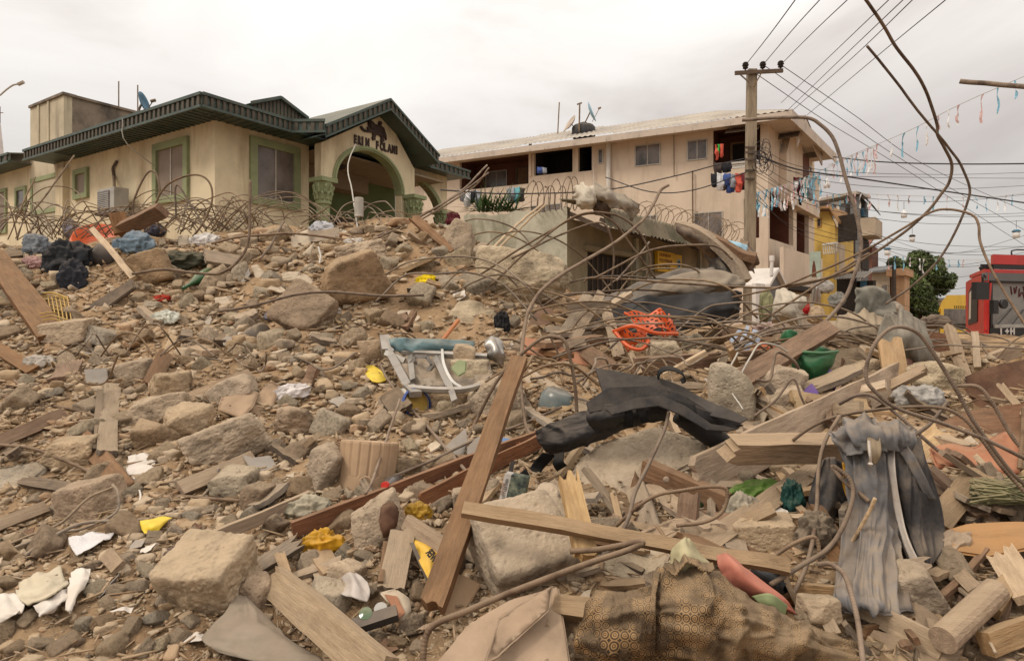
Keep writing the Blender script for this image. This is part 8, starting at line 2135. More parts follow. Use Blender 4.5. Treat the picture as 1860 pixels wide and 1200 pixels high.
rod([(1440, 800), (1475, 775), (1520, 756), (1600, 743), (1700, 740), (1748, 758), (1780, 795), (1818, 845), (1875, 905)], .0095, 'horizontal ribbed rod crossing in front of the big rebar loop', Y0=3.6, Y1=3.2)
rod([(1525, 735), (1560, 718), (1590, 722), (1640, 760), (1720, 830), (1800, 862), (1870, 880)], .012, 'thinner rod curving behind the horizontal ribbed rod', Y0=4.3, Y1=3.7)
rod([(1738, 700), (1775, 702), (1800, 730), (1835, 790), (1856, 815)], .012, 'thin curved rod over the large hardboard sheet', Y0=3.8, Y1=3.7)
rod([(1858, 740), (1855, 790), (1850, 850)], .012, 'upright rod at the right picture edge', Y0=3.6, Y1=3.5)
rod([(1722, 730), (1690, 770), (1650, 800), (1600, 850)], .010, 'slender rod slanting down over the splintered orange plank', Y0=3.5, Y1=3.3)
rod([(1215, 748), (1205, 785), (1180, 840), (1155, 890), (1142, 940), (1118, 985), (1085, 1020)], .0115, 'curved rod rising from the light batten to the black bag', Y0=3.95, Y1=2.9)
rod([(768, 1212), (772, 1165), (790, 1135), (850, 1110), (920, 1080), (1010, 1045), (1080, 1020), (1135, 1002), (1166, 988), (1158, 985), (1120, 993), (1078, 1000), (1035, 1002)], .0125, 'thick ribbed rod with a bent end in the centre foreground', Y0=2.35, Y1=2.75, n=150, sides=10)
rod([(1110, 962), (1180, 905), (1240, 890), (1310, 884), (1322, 900), (1312, 930), (1280, 948), (1230, 955)], .0095, 'hooked rod right of the curved rod under the wide board', Y0=3.3, Y1=3.1)
rod([(1525, 755), (1500, 800), (1486, 850), (1484, 920), (1478, 970), (1462, 1030), (1440, 1080)], .0105, 'upright ribbed rod in front of the dark hanging trousers', Y0=3.5, Y1=2.8)
rod([(1400, 1062), (1450, 1030), (1500, 998), (1530, 960), (1550, 905), (1545, 870), (1515, 845)], .011, 'curved rod passing between the dark trousers and the jeans', Y0=2.7, Y1=3.1)
rod([(1487, 1024), (1510, 1024), (1535, 1045), (1550, 1095), (1560, 1150), (1568, 1215)], .0105, 'pale bent rod dropping to the bottom edge over the bolster', Y0=2.7, Y1=2.2)
rod([(1405, 1010), (1445, 985), (1480, 975), (1488, 1000), (1488, 1030)], .009, 'thin grey bent rod below the dark hanging trousers', Y0=2.9, Y1=2.85)
rod([(1510, 845), (1530, 870), (1560, 895), (1580, 912)], .011, 'short ribbed rod stub poking out beside the orange cloth', Y0=3.2, Y1=3.0)
rod([(690, 660), (705, 690), (740, 735), (790, 790), (840, 848), (870, 875)], .013, 'ribbed rod slanting past the blue-rimmed can', l0=.25, l1=.25)
rod([(726, 725), (715, 760), (695, 820), (678, 870), (664, 896)], .010, 'thin rusty rod leaning over the beige drum', l0=.3, l1=.5)
rod([(700, 870), (780, 838), (860, 800), (960, 765), (1020, 740)], .011, 'rod running behind the leaning brown beam towards the jar', l0=.1, l1=.12)
rod([(1215, 336), (1200, 345), (1190, 365), (1165, 402), (1115, 442), (1060, 475), (1022, 497), (985, 525), (962, 560), (952, 600), (946, 660)], .018, 'long pale rod rising over the dark hollow with a hooked top', Y0=7.6, Y1=5.4)
rod([(835, 835), (860, 775), (895, 705), (930, 660), (975, 620), (1000, 611), (1025, 618), (1036, 650), (1044, 700), (1048, 748)], .014, 'hoop-shaped rod standing left of the black bag', Y0=5.0, Y1=4.7)
rod([(945, 660), (948, 720), (955, 770), (975, 805)], .013, 'rod continuing down from the tall rod behind the leaning beam', Y0=5.3, Y1=4.6)
rod([(905, 615), (930, 645), (960, 675), (1000, 705), (1075, 730)], .012, 'curved rod in front of the red-brown board', l0=.2, l1=.3)
rod([(1000, 612), (1015, 650), (990, 650), (940, 620), (912, 616)], .009, 'small closed loop of rod above the rough pink-tan rock', Y0=5.9, Y1=5.9)
rod([(-10, 807), (60, 815), (150, 850), (230, 890), (330, 900), (440, 908)], .012, 'long straight rod lying across the left slope', l0=.1, l1=.08)
rod([(-10, 716), (60, 688), (130, 650), (190, 615), (230, 585)], .010, 'thin rod slanting upward at the far left slope', l0=.12, l1=.1)
rod([(25, 690), (55, 715), (90, 735), (140, 745), (185, 760)], .013, 'brown branch-like rod at the far left slope', l0=.15, l1=.15)
rod([(-8, 560), (5, 585), (30, 605), (65, 618), (95, 622)], .012, 'curved rod below the dark leaning beam', l0=.3, l1=.2)
rod([(398, 566), (470, 552), (535, 535), (600, 530), (690, 537), (770, 536)], .016, 'rod lying across the faces of the two big blocks', Y0=7.0, Y1=7.0)
rod([(240, 497), (300, 490), (370, 497), (405, 494), (440, 466), (452, 430), (454, 380), (455, 328)], .020, 'rod bending up into a tall vertical end before the front window', Y0=8.4, Y1=8.7)
rod([(385, 442), (440, 430), (520, 424), (575, 428), (618, 434)], .019, 'rod along the crest below the bungalow column', Y0=9.2, Y1=9.2)
rod([(516, 402), (500, 430), (485, 455), (472, 470)], .017, 'short rod stub leaning on the crest below the front window', Y0=9.6, Y1=9.1)
rod([(578, 448), (582, 465), (580, 478)], .012, 'small white-tipped rod beside the curled cream strip', Y0=8.7, Y1=8.6, mat=M_pipe)
rod([(680, 430), (760, 395), (840, 345), (885, 300)], .018, 'upper rod of the sheaf reaching from the crest to the wing roof', Y0=9.8, Y1=11.5)
rod([(690, 436), (780, 390), (860, 340), (888, 305)], .015, 'middle rod of the sheaf reaching from the crest to the wing roof', Y0=9.8, Y1=11.4)
rod([(670, 440), (740, 405), (830, 355), (888, 314)], .015, 'lower rod of the sheaf reaching from the crest to the wing roof', Y0=9.8, Y1=11.3)
rod([(888, 458), (935, 412), (985, 370)], .024, 'pale lath leaning on the boundary wall', Y0=9.6, Y1=12.0, mat=M_wpale, name='lath')
rod([(898, 458), (945, 414), (990, 372)], .020, 'second pale lath leaning on the boundary wall', Y0=9.55, Y1=12.0, mat=M_wpale, name='lath')
rod([(650, 418), (640, 350), (632, 300), (646, 262)], .014, 'pale slack wire hanging from the gable letters to the crest', Y0=10.2, Y1=14.2, mat=M_alum, name='wire')
rod([(45, 1010), (80, 985), (150, 950), (240, 945), (300, 935), (360, 905), (385, 880), (398, 850)], .011, 'grey flexible cable curling past the yellow card', l0=.06, l1=.15, mat=M_wgrey, name='cable')
rod([(-10, 1010), (40, 990), (100, 968), (150, 960), (210, 930), (215, 895), (205, 880)], .009, 'grey cable looped over the rounded tan block', l0=.06, l1=.35, mat=M_wgrey, name='cable')
rod([(-10, 1000), (50, 975), (110, 950), (160, 905), (205, 885)], .008, 'thin cable running along the left foreground to the tan block', l0=.06, l1=.4, mat=M_wgrey, name='cable')
rod([(243, 868), (250, 880), (256, 900), (248, 920)], .007, 'short white flex below the square paper sheet', l0=.08, l1=.08, mat=M_pipe, name='cable')
# tangles, seeded
rt = random.Random(42)
def tangle(n, x0, x1, ybase, hmin, hmax, Ya, Yb, r, label, group, span=(60, 180), drop=(0, 12), loopp=.3):
	for k in range(n):
		xa = rt.uniform(x0, x1); sp_ = rt.uniform(*span) * rt.choice((-1, 1)); hh = rt.uniform(hmin, hmax) * (1 if rt.random() < .8 else 1.4)
		xb = xa + sp_; yb_ = lambda x: (ybase(x) if callable(ybase) else ybase)
		pts = [(xa, yb_(xa) + rt.uniform(*drop))]
		m_ = rt.choice((3, 4, 4, 5))
		for j in range(1, m_):
			f = j / m_; pts.append((xa + sp_ * f + rt.uniform(-9, 9), yb_(xa + sp_ * f) - hh * math.sin(f * math.pi) ** .8 + rt.uniform(-4, 4), rt.uniform(-.4, .4)))
		if rt.random() < loopp: pts.append((xb + rt.uniform(-30, 30), yb_(xb) - rt.uniform(0, hh * .9)))
		else: pts.append((xb, yb_(xb) + rt.uniform(*drop)))
		Y = rt.uniform(Ya, Yb)
		rod(pts, r * rt.uniform(.8, 1.2), label, mat=M_wire, Y0=Y, Y1=Y + rt.uniform(-.5, .5), group=group, n=34, sides=5)
lt = lambda x: float(np.interp(x, [0, 100, 250, 400, 500], [425, 425, 420, 412, 408]))
tangle(46, -20, 470, lt, 14, 62, 10.6, 11.8, .0095, 'thin rusty rod tangled on the crest before the cream side wall', 'tangled rods on the left crest', (70, 240))
tangle(24, 290, 480, lt, 18, 52, 10.6, 11.8, .0095, 'thin rusty rod in the dense nest below the tall side window', 'rod nest under the side window', (50, 150), loopp=.6)
tangle(11, 15, 120, lt, 20, 60, 10.4, 11.2, .010, 'curled rusty rod in the left end nest before the annex', 'rods before the annex', (30, 110), loopp=.7)
rod([(250, 420), (242, 372), (262, 322), (280, 312), (290, 345), (282, 372)], .017, 'hairpin rod loop before the tall side window', Y0=10.8, Y1=10.6, mat=M_wire)
rod([(270, 395), (300, 340), (345, 318), (375, 325), (386, 355), (372, 400), (350, 430)], .017, 'big arched rod loop in front of the tall side window', Y0=10.6, Y1=10.4, mat=M_wire)
rod([(320, 395), (318, 345), (325, 338), (345, 370), (375, 415)], .016, 'pointed rod bend right of the big arched loop', Y0=10.5, Y1=10.4, mat=M_wire)
rod([(40, 400), (75, 365), (135, 283)], .016, 'straight rod leaning up beside the annex pilaster', Y0=10.8, Y1=12.0, mat=M_wire)
rod([(25, 410), (45, 360), (64, 322)], .014, 'short straight rod leaning before the annex window', Y0=10.8, Y1=11.5, mat=M_wire)
rod([(405, 358), (440, 385), (480, 412)], .014, 'straight rod sloping down from the bungalow corner', Y0=11.4, Y1=10.6, mat=M_wire)
tangle(12, 540, 760, lambda x: 405, 8, 40, 10.2, 11.0, .010, 'thin rod sticking out of the crest before the arched porch', 'rods before the porch', (30, 110))
rt2 = lambda x: float(np.interp(x, [900, 1000, 1150, 1300, 1420], [520, 575, 600, 605, 600]))
tangle(21, 930, 1400, rt2, 8, 55, 6.6, 8.2, .0115, 'rusty rod sweeping low across the dark hollow', 'rods across the dark hollow', (150, 420), (0, 30))
tangle(7, 900, 1150, lambda x: float(np.interp(x, [900, 1150], [480, 560])), 40, 110, 8.4, 10, .012, 'arching rod in front of the low shop wall', 'arching rods before the shop', (120, 300), (0, 20))
for pts, lb in (([(890, 520), (960, 455), (1040, 395), (1110, 388), (1160, 420), (1182, 470), (1172, 508)], 'first of the wide arching rods over the shop door'), ([(870, 500), (980, 430), (1060, 390), (1110, 400), (1150, 450), (1190, 505)], 'second of the wide arching rods over the shop door'),
				([(930, 470), (1020, 425), (1090, 405), (1112, 440), (1115, 480), (1110, 520)], 'third, tighter arching rod over the shop door'), ([(1080, 505), (1180, 455), (1240, 446), (1300, 448), (1330, 470)], 'flat arching rod in front of the yellow shop sign'),
				([(1120, 510), (1160, 465), (1180, 440)], 'straight rod propped before the shop door'), ([(1060, 512), (1080, 505), (1200, 512), (1320, 520), (1440, 520), (1560, 490)], 'long level rod across the black tarpaulin'), ([(985, 545), (1080, 530), (1200, 528), (1300, 545)], 'second level rod across the black tarpaulin')):
	rod(pts, .0145, lb, Y0=8.2, Y1=8.6, n=50)
tangle(34, 1240, 1860, lambda x: float(np.interp(x, [1240, 1500, 1860], [640, 625, 640])), 4, 36, 5.6, 8.0, .0095, 'thin rod lying among the debris in front of the street', 'rods before the street', (120, 380), (0, 20))
tangle(12, 1000, 1240, lambda x: 690, 10, 50, 5.0, 5.7, .010, 'thin bent rod behind the black bag', 'rods behind the bag', (60, 200), (0, 12))
tangle(14, 0, 900, lambda x: 640, -60, 60, 5.5, 6.4, .008, 'short thin rod half buried in the left slope', 'rods in the left slope', (40, 140), (0, 8), loopp=.1)
rod([(1340, 690), (1362, 650), (1380, 625), (1410, 628), (1430, 640)], .009, 'pale wire bow above the pale upright slab', Y0=5.2, Y1=5.4, mat=M_alum, name='wire')
rod([(1350, 745), (1320, 690), (1340, 640)], .008, 'bent pale wire left of the pale upright slab', Y0=4.8, Y1=5.2, mat=M_alum, name='wire')
rod([(1372, 690), (1396, 690), (1404, 660), (1412, 640), (1440, 655), (1450, 670)], .013, 'crooked rod right of the pale upright slab', Y0=5.0, Y1=5.2)
rod([(1370, 755), (1410, 725), (1440, 688), (1455, 720), (1462, 735)], .009, 'thin peaked rod left of the smaller purple shard', Y0=4.8, Y1=4.8)
rod([(1545, 760), (1560, 800), (1500, 820)], .009, 'thin rod behind the bunched top of the jeans', Y0=3.9, Y1=3.8)
rod([(1548, 985), (1580, 930), (1590, 905)], .009, 'splinter-like rod left of the white side stripe', Y0=3.0, Y1=2.9, mat=M_split, name='stick')
rod([(1772, 1115), (1790, 1150), (1808, 1185)], .006, 'thin pale stick in the lower right gap', l0=.2, l1=.15, mat=M_wpale, name='stick')
# razor wire on the walls
def razor(a, b, r, turns, label):
	a, b = np.asarray(a), np.asarray(b); d = unit(b - a); x = unit(np.cross(d, (0, 0, 1))); z = np.cross(x, d); L = np.linalg.norm(b - a)
	T = np.linspace(0, turns * 2 * math.pi, turns * 18)
	rr = random.Random(int(r * 1000) + turns)
	ph = [rr.uniform(.8, 1.15) for _ in range(turns + 1)]
	pts = [a + d * L * t / T[-1] + (x * math.cos(t) + z * (math.sin(t) * .9 + .8)) * r * ph[int(t / 6.2832)] + d * math.sin(t) * .05 for t in T]
	t_ = thing('razor_wire_coil', label, 'razor wire', a)
	m = MB(); m.tube(pts, .009, len(pts), 4); m.build('coil', M_wire, t_)
	m = MB()
	for k in range(4, len(pts) - 1, 4):
		p = pts[k]; u = unit(pts[k + 1] - pts[k - 1]); v = unit(np.cross(u, (.3, .5, .8)))
		m.box(p, u, v, np.cross(u, v), .03, .004, .06)
	o = m.build('barb', M_wire, t_); o['kind'] = 'stuff'
razor(at(965, 384, 13.3), at(1050, 378, 13.0), .34, 8, 'coil of razor wire on the boundary wall left of the sack heap')
razor(at(1140, 412, 15.0), at(1350, 448, 18.5), .38, 20, 'coil of razor wire along the mossy shop roof edge')
# ------------------------------------------------------------------ loose filling of the heap
rs = np.random.default_rng(21)
LOOSE = []
def free(x, y, m=0):
	for a, b, c, d in HERO:
		if a - m < x < c + m and b - m < y < d + m: return False
	return True
def crest(px): return float(np.interp(px, [0, 350, 550, 750, 850, 1000, 1150, 1300, 1600, 1860], [445, 435, 415, 402, 420, 520, 600, 612, 620, 635]))
def dirt(px, py):       # the bare slide and the trampled front corner carry few stones
	d1 = math.exp(-(((px - 760) / 110) ** 2 + ((py - 530) / 95) ** 2) * 1.2)
	d2 = math.exp(-(((px - 190) / 230) ** 2 + ((py - 1150) / 85) ** 2))
	return max(d1, d2)
kinds = [(M_rock, 'rough tan concrete chunk lying loose on the rubble slope', 'loose tan concrete chunks', 'rough tan chunk'),
		 (M_rock_b, 'ochre-brown block fragment lying loose on the rubble slope', 'loose ochre fragments', 'ochre-brown block fragment'),
		 (M_rock_g, 'grey concrete fragment lying loose on the rubble slope', 'loose grey fragments', 'grey concrete fragment'),
		 (M_rock_p, 'pale plaster-crusted stone lying loose on the rubble slope', 'loose pale stones', 'pale crusted stone')]
variants = {}
for ki, (mt, lb, gp, _) in enumerate(kinds):
	for v in range(6):
		sd = 200 + ki * 20 + v
		r_ = random.Random(sd)
		V, T = rock_shape(sd, (1, r_.uniform(.6, .95), r_.uniform(.5, .85)), 4, r_.choice((.3, .7, 1, 1)), 6, .06, 20)
		me = tri_mesh('concrete_chunk', V, T, True); me.materials.append(mt); variants[(ki, v)] = me
placed = []; n_ch = 0; tries = 0
while n_ch < 290 and tries < 9000:
	tries += 1
	px = rs.uniform(-30, 1890); py = rs.uniform(415, 1195)
	if py < crest(px) + 8: continue
	if px > 960 and rs.uniform() > .33: continue
	if rs.uniform() < dirt(px, py) * .9: continue
	s = 11 + 20 * rs.uniform() ** 1.7 + (py - 400) / 800 * 9
	if not free(px, py, s * .25): continue
	if any((px - a) ** 2 + (py - b) ** 2 < (s + c) ** 2 * .62 for a, b, c in placed): continue
	placed.append((px, py, s)); n_ch += 1
	ki = int(rs.choice(4, p=[.58, .2, .1, .12]))
	o = bpy.data.objects.new('concrete_chunk', variants[(ki, int(rs.integers(6)))]); COL.objects.link(o)
	Y = hit(px, min(1198, py + s * .3)); r = s * Y / F
	x, y, z = at(px, py, Y + r * .3)
	o.location = (x, y, max(z, float(H(x, y)) + r * .15))
	o.scale = (r, r * rs.uniform(.8, 1.1), r * rs.uniform(.75, 1.1))
	o.rotation_euler = (rs.uniform(-.7, .7), rs.uniform(-.7, .7), rs.uniform(0, 6.28))
	tag(o, kinds[ki][1], 'stone', kinds[ki][2]); LOOSE.append((o, px, py, kinds[ki][3]))

# pebbles and crumbs: nobody could count them
def chip_shape(seed):
	r = np.random.default_rng(seed); bm = bmesh.new()
	for p in r.uniform(-1, 1, (11, 3)) * A(1, .8, .65): bm.verts.new(p)
	q = bmesh.ops.convex_hull(bm, input=bm.verts[:])
	bmesh.ops.delete(bm, geom=[v for v in bm.verts if not v.link_faces], context='VERTS')
	bmesh.ops.bevel(bm, geom=bm.edges[:], offset=.07, segments=1, affect='EDGES', clamp_overlap=True) if seed % 2 else None
	bmesh.ops.triangulate(bm, faces=bm.faces[:]); bm.verts.index_update()
	V = np.array([v.co[:] for v in bm.verts]); T = np.array([[v.index for v in f.verts] for f in bm.faces]); bm.free()
	return V, T
def scatter(n, pxr, sub, nvar, smin, smax, pw, accept, flat=(.5, 1), tile_boxy=(0, .6, 1), seed=5, ymax=11.5):
	r = np.random.default_rng(seed)
	sh = [rock_shape(950 + k, (1, .8, .7), 3, 1, 6, .07, 22) if sub == 3 else chip_shape(900 + seed * 20 + 2 * k + (sub > 1)) for k in range(nvar)]
	# sample the ground by image rays so the density follows what can be seen
	PX = r.uniform(pxr[0], pxr[1], n * 2); PY = r.uniform(400, 1230, n * 2)
	X, Yv = [], []
	for x, y in zip(PX, PY):
		if y < crest(min(max(x, 0), 1860)) + 2: continue
		if r.uniform() > accept(x, y): continue
		h_ = hit(x, min(y, 1215))
		if h_ > ymax: continue
		X.append((ray(x, 0)[0] * h_, h_, x, y))
		if len(X) >= n: break
	X = np.array(X); m = len(X)
	s = (smin + (smax - smin) * r.uniform(size=m) ** pw) * X[:, 1] / F
	allV, allT, b = [], [], 0
	pick = r.integers(0, nvar, m)
	a = r.uniform(0, 6.28, (m, 3))
	for k in range(nvar):
		q = np.where(pick == k)[0]
		if not len(q): continue
		V, T = sh[k]
		ca, sa = np.cos(a[q]), np.sin(a[q])
		Rz = np.zeros((len(q), 3, 3)); Rz[:, 0, 0] = ca[:, 2]; Rz[:, 0, 1] = -sa[:, 2]; Rz[:, 1, 0] = sa[:, 2]; Rz[:, 1, 1] = ca[:, 2]; Rz[:, 2, 2] = 1
		tx = a[q][:, 0] * .12 - .35
		Rx = np.zeros((len(q), 3, 3)); Rx[:, 0, 0] = 1; Rx[:, 1, 1] = np.cos(tx); Rx[:, 1, 2] = -np.sin(tx); Rx[:, 2, 1] = np.sin(tx); Rx[:, 2, 2] = np.cos(tx)
		R = Rx @ Rz
		sc = np.stack([np.ones(len(q)), r.uniform(.6, 1, len(q)), r.uniform(*flat, len(q))], 1) * s[q][:, None]
		W_ = np.einsum('nij,nvj->nvi', R, V[None] * sc[:, None])
		Z = H(X[q, 0], X[q, 1]) + s[q] * .25
		W_ = W_ + np.stack([X[q, 0], X[q, 1], Z], 1)[:, None]
		allV.append(W_.reshape(-1, 3)); allT.append((T[None] + (np.arange(len(q)) * len(V))[:, None, None]).reshape(-1, 3) + b); b += len(q) * len(V)
	return np.concatenate(allV), np.concatenate(allT)
acc = lambda x, y: (1 - .93 * dirt(x, y)) * (1 if x < 980 else .55)
V, T = scatter(1500, (-330, 2230), 3, 12, 8, 20, 1.5, lambda x, y: acc(x, y) * free(x, y, 4), seed=4)
tag(link('rubble_chunks', tri_mesh('rubble_chunks', V, T), M_peb), kind='stuff')
V, T = scatter(13500, (-330, 2230), 2, 10, 5, 14, 1.4, acc, seed=5)
tag(link('rubble_stones', tri_mesh('rubble_stones', V, T), M_peb), kind='stuff')
V, T = scatter(25000, (-330, 2230), 1, 8, 1.6, 6.5, 1.5, lambda x, y: (1 if x < 980 else .7) * (1 - .5 * dirt(x, y)), seed=6)
tag(link('rubble_gravel', tri_mesh('rubble_gravel', V, T), M_peb), kind='stuff')

# loose boards and shards
wl = [(M_wtan, 'dusty tan broken board lying in the rubble', 'loose tan boards'), (M_wgrey, 'grey weathered broken board lying in the rubble', 'loose grey boards'),
	  (M_wbrown, 'brown broken board lying in the rubble', 'loose brown boards'), (M_wpale, 'pale freshly split board lying in the rubble', 'loose pale boards'), (M_wdark, 'dark rotten board lying in the rubble', 'loose dark boards')]
wv = {}
for k in range(5):
	for v in range(4):
		me = plank_mesh('broken_board', 1.0, (.09, .15, .045, .07)[v], .035, ((.0, .1), (.08, .05), (.12, .0), (.03, .09))[v], 300 + k * 7 + v, .02, 8, 6, .006)
		me.materials.append(wl[k][0]); wv[(k, v)] = me
def lay(o, px, py, L, lift, tilt=.35, r=rs, steep=None):
	Y = hit(px, min(py, 1198)); x, y, z = at(px, py, Y)
	n = hnormal(x, y); n = unit(n + r.normal(size=3) * tilt)
	if n[1] > 0: n[1] *= -.3
	a = r.uniform(0, 6.28); d = A(math.cos(a), math.sin(a), 0); d = unit(d - n * np.dot(d, n))
	w = np.cross(n, d)
	loc = A(x, y, float(H(x, y))) + n * lift
	o.matrix_basis = axes_matrix(d, n, -w, loc, (L, 1, 1) if not isinstance(L, tuple) else L)
nb = tries = 0
while nb < 235 and tries < 9000:
	tries += 1
	px = rs.uniform(-20, 1880); py = rs.uniform(430, 1195)
	if py < crest(px) + 12 or (px < 960 and (rs.uniform() > .13 or (px < 500 and py > 1040))): continue
	if not free(px, py, 2) and not (px > 980 and rs.uniform() < .2): continue
	Y = hit(px, py); nb += 1
	k = int(rs.choice(5, p=[.36, .22, .16, .16, .10])); L = (rs.uniform(60, 230) if px > 960 else rs.uniform(40, 120)) * Y / F
	o = bpy.data.objects.new('broken_board', wv[(k, int(rs.integers(4)))]); COL.objects.link(o)
	sc = np.clip(Y / 4.2, .55, 1.7)
	lay(o, px, py, (L, sc, sc), .02 + rs.uniform(0, .05) * sc, .6 if px > 960 else .35)
	tag(o, wl[k][1], 'board', wl[k][2]); LOOSE.append((o, px, py, wl[k][1].replace(' lying in the rubble', '')))

sl = [(M_card, 'torn piece of tan cardboard among the rubble', 'loose cardboard pieces', .006), (M_flake, 'pale flake of plaster among the rubble', 'loose plaster flakes', .014), (M_tile, 'grey shard of roofing sheet among the rubble', 'loose roofing shards', .008),
	  (M_ply, 'dark brown scrap of hardboard among the rubble', 'loose hardboard scraps', .008), (M_paper, 'scrap of whitish paper among the rubble', 'loose paper scraps', .003)]
sv = {}
for k in range(5):
	for v in range(4):
		r_ = np.random.default_rng(700 + k * 9 + v); n = int(r_.integers(5, 8))
		an = np.sort(r_.uniform(0, 6.28, n)) if v % 2 else np.linspace(0, 6.28, n, endpoint=False) + r_.uniform(0, .5, n)
		rad_ = r_.uniform(.6, 1.1, n)
		rows = []
		g = 11
		C_ = np.stack([np.cos(an) * rad_, np.zeros(n), np.sin(an) * rad_ * .7], 1)
		bm = bmesh.new(); f = bm.faces.new([bm.verts.new(c) for c in C_]); gq = bmesh.ops.extrude_face_region(bm, geom=[f])
		for q in gq['geom']:
			if isinstance(q, bmesh.types.BMVert): q.co.y += 1.0
		bmesh.ops.recalc_face_normals(bm, faces=bm.faces[:]); bmesh.ops.triangulate(bm, faces=bm.faces[:]); refine(bm, .3)
		for q in bm.verts:
			c = A(*q.co); th = sl[k][3]
			bow = (.10 if k in (0, 4) else .02)
			e = fbm((c * A(1, 0, 1) * 2.2 + v * 5)[None], 2, k)[0]
			q.co = (c[0] + e * .06, c[1] * th / .16 + bow * fbm((c * A(1, 0, 1) * 1.4 + v)[None], 2, 9 + k)[0] * 2, c[2] + e * .05)
		me = bpy.data.meshes.new('scrap'); bm.to_mesh(me); bm.free(); me.materials.append(sl[k][0]); sv[(k, v)] = me
nm = ['cardboard_piece', 'plaster_flake', 'roofing_shard', 'hardboard_scrap', 'paper_scrap']; ct = ['cardboard', 'plaster', 'roofing sheet', 'hardboard', 'paper']
nb = tries = 0
while nb < 175 and tries < 7000:
	tries += 1
	px = rs.uniform(-20, 1880); py = rs.uniform(420, 1195)
	if py < crest(px) + 6 or rs.uniform() < dirt(px, py) * .6: continue
	if (px < 300 and py > 1080) or (not free(px, py, 1) and not (px > 980 and rs.uniform() < .25)): continue
	Y = hit(px, py); nb += 1
	k = int(rs.choice(5, p=[.30, .22, .14, .14, .20])); s = rs.uniform(10, 34) * Y / F
	if k == 4: s *= .75
	o = bpy.data.objects.new(nm[k], sv[(k, int(rs.integers(4)))]); COL.objects.link(o)
	lay(o, px, py, (s, s, s), .02 + .02 * s, .4)
	tag(o, sl[k][1], ct[k], sl[k][2]); LOOSE.append((o, px, py, ('torn tan cardboard', 'pale plaster flake', 'grey roofing shard', 'brown hardboard scrap', 'whitish paper scrap')[k]))
# each loose piece is told apart by the landmark it lies beside
LM = [(60, 540, 'dark leaning beam'), (175, 430, 'orange basin'), (100, 575, 'yellow wire basket'), (242, 446, 'blue-grey cloth heap'), (355, 508, 'green bottle'), (330, 476, 'olive canvas heap'),
	  (640, 512, 'big dark-faced block'), (552, 562, 'scored tan block'), (952, 503, 'pale crest boulder'), (845, 575, 'flat pale slab'), (772, 512, 'yellow packet'), (585, 416, 'printed plastic bag'), (300, 578, 'white wrapper'),
	  (385, 1052, 'boxy concrete block'), (167, 912, 'rounded tan block'), (415, 803, 'long pitted chunk'), (195, 760, 'rag-tied board'), (287, 670, 'brown stake'), (528, 713, 'paper wad'), (450, 730, 'torn carton'), (390, 708, 'chamfered board'),
	  (800, 670, 'wrecked cooker'), (755, 730, 'blue-rimmed can'), (682, 680, 'yellow lid'), (664, 845, 'beige drum'), (256, 845, 'square paper sheet'), (283, 952, 'yellow card'), (168, 985, 'printed page'), (70, 1070, 'cream carton flap'), (40, 860, 'grey rendered slab'),
	  (480, 1150, 'canvas tarpaulin'), (600, 1140, 'broad pale beam'), (585, 990, 'yellow rag'), (675, 1130, 'cassette case'), (780, 1010, 'yellow wrapper'), (860, 880, 'leaning brown beam'), (945, 1000, 'huge triangular slab'), (940, 1130, 'hardboard triangle'),
	  (1160, 760, 'black bag'), (1326, 712, 'pale upright slab'), (1470, 650, 'green bucket'), (1490, 700, 'purple shard'), (1170, 600, 'orange crate'), (1372, 896, 'green food bag'), (1600, 900, 'hanging jeans'), (1420, 815, 'squared beam'), (1047, 940, 'yellow stump'),
	  (1190, 1000, 'fibre sheet'), (1300, 1120, 'printed bolster'), (1370, 1060, 'pink pad'), (1660, 1080, 'hem stone'), (1760, 1120, 'sawn log'), (1800, 970, 'orange plywood'), (1780, 830, 'salmon roofing sheet'), (1820, 890, 'green straw'), (1800, 710, 'brown hardboard'), (1600, 620, 'big rod loop'), (1250, 900, 'hooked rod'), (1640, 1150, 'planed board')]
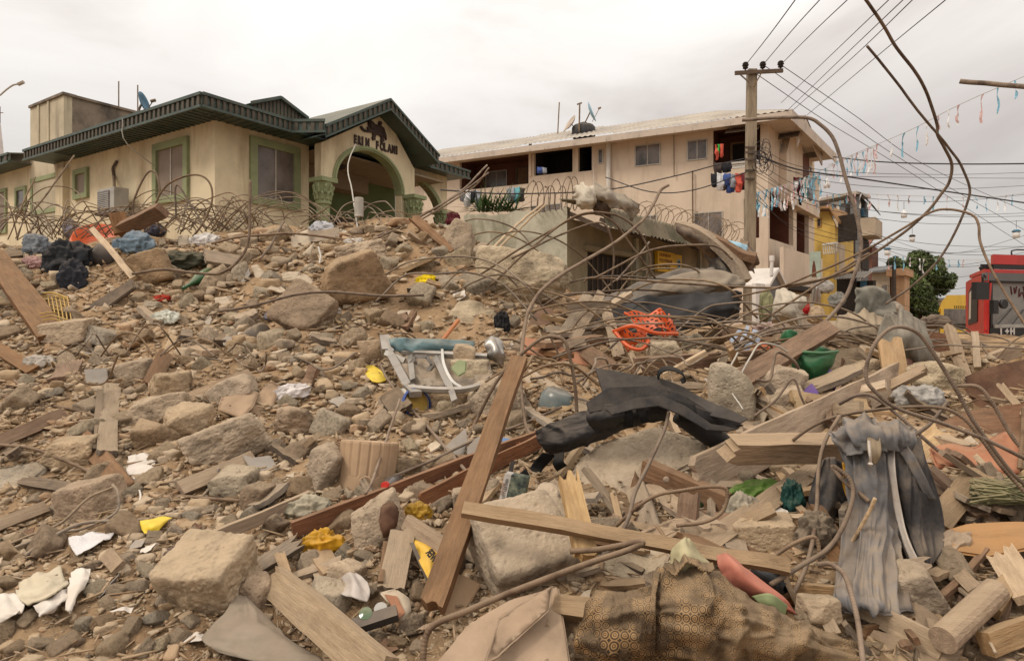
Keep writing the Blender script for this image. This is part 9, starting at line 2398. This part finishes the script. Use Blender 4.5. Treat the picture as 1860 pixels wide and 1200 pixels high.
ORD = ['nearest', 'second nearest', 'third nearest', 'fourth nearest', 'fifth nearest', 'sixth nearest', 'seventh nearest', 'eighth nearest']
bins = {}
for o, px, py, ds in LOOSE:
	k = min(range(len(LM)), key=lambda i: (LM[i][0] - px) ** 2 + (LM[i][1] - py) ** 2)
	dx, dy = px - LM[k][0], py - LM[k][1]
	wd = ('to the right of' if dx > 0 else 'to the left of') if abs(dx) > abs(dy) else ('in front of' if dy > 0 else 'just beyond')
	bins.setdefault((ds, wd, k), []).append((dx * dx + dy * dy, o))
for (ds, wd, k), v in bins.items():
	v.sort(key=lambda t: t[0])
	for i, (_, o) in enumerate(v):
		o['label'] = '%s %s the %s' % (ds, wd, LM[k][2]) + ('' if len(v) == 1 else ', %s to it' % ORD[min(i, 7)])
# splinters and straw-thin offcuts
r = np.random.default_rng(77)
V, Q = [], []; b = 0
for k in range(4200):
	px = r.uniform(-60, 1920); py = r.uniform(430, 1220)
	if py < crest(min(max(px, 0), 1860)) + 4: continue
	if px < 930 and r.uniform() > .3: continue
	Y = hit(px, min(py, 1210))
	if Y > 11: continue
	x, y, _ = at(px, py, Y); n = hnormal(x, y)
	a = r.uniform(0, 6.28); d = unit(A(math.cos(a), math.sin(a), r.uniform(-.3, .5))); w = unit(np.cross(n, d)); L = r.uniform(12, 60) * Y / F; t = r.uniform(.8, 3.2) * Y / F
	c = A(x, y, float(H(x, y)) + .015 + r.uniform(0, .03))
	for s in (-1, 1):
		e = t * (1 if s < 0 else r.uniform(.1, .9))
		V += [c + d * s * L / 2 + w * e + n * t * .4, c + d * s * L / 2 - w * e + n * t * .4, c + d * s * L / 2 - w * e - n * t * .4, c + d * s * L / 2 + w * e - n * t * .4]
	Q += [(b, b + 4, b + 5, b + 1), (b + 1, b + 5, b + 6, b + 2), (b + 2, b + 6, b + 7, b + 3), (b + 3, b + 7, b + 4, b), (b, b + 1, b + 2, b + 3), (b + 7, b + 6, b + 5, b + 4)]; b += 8
tag(link('wood_splinters', tri_mesh('wood_splinters', np.array(V), np.array(Q)), M_spl), kind='stuff')
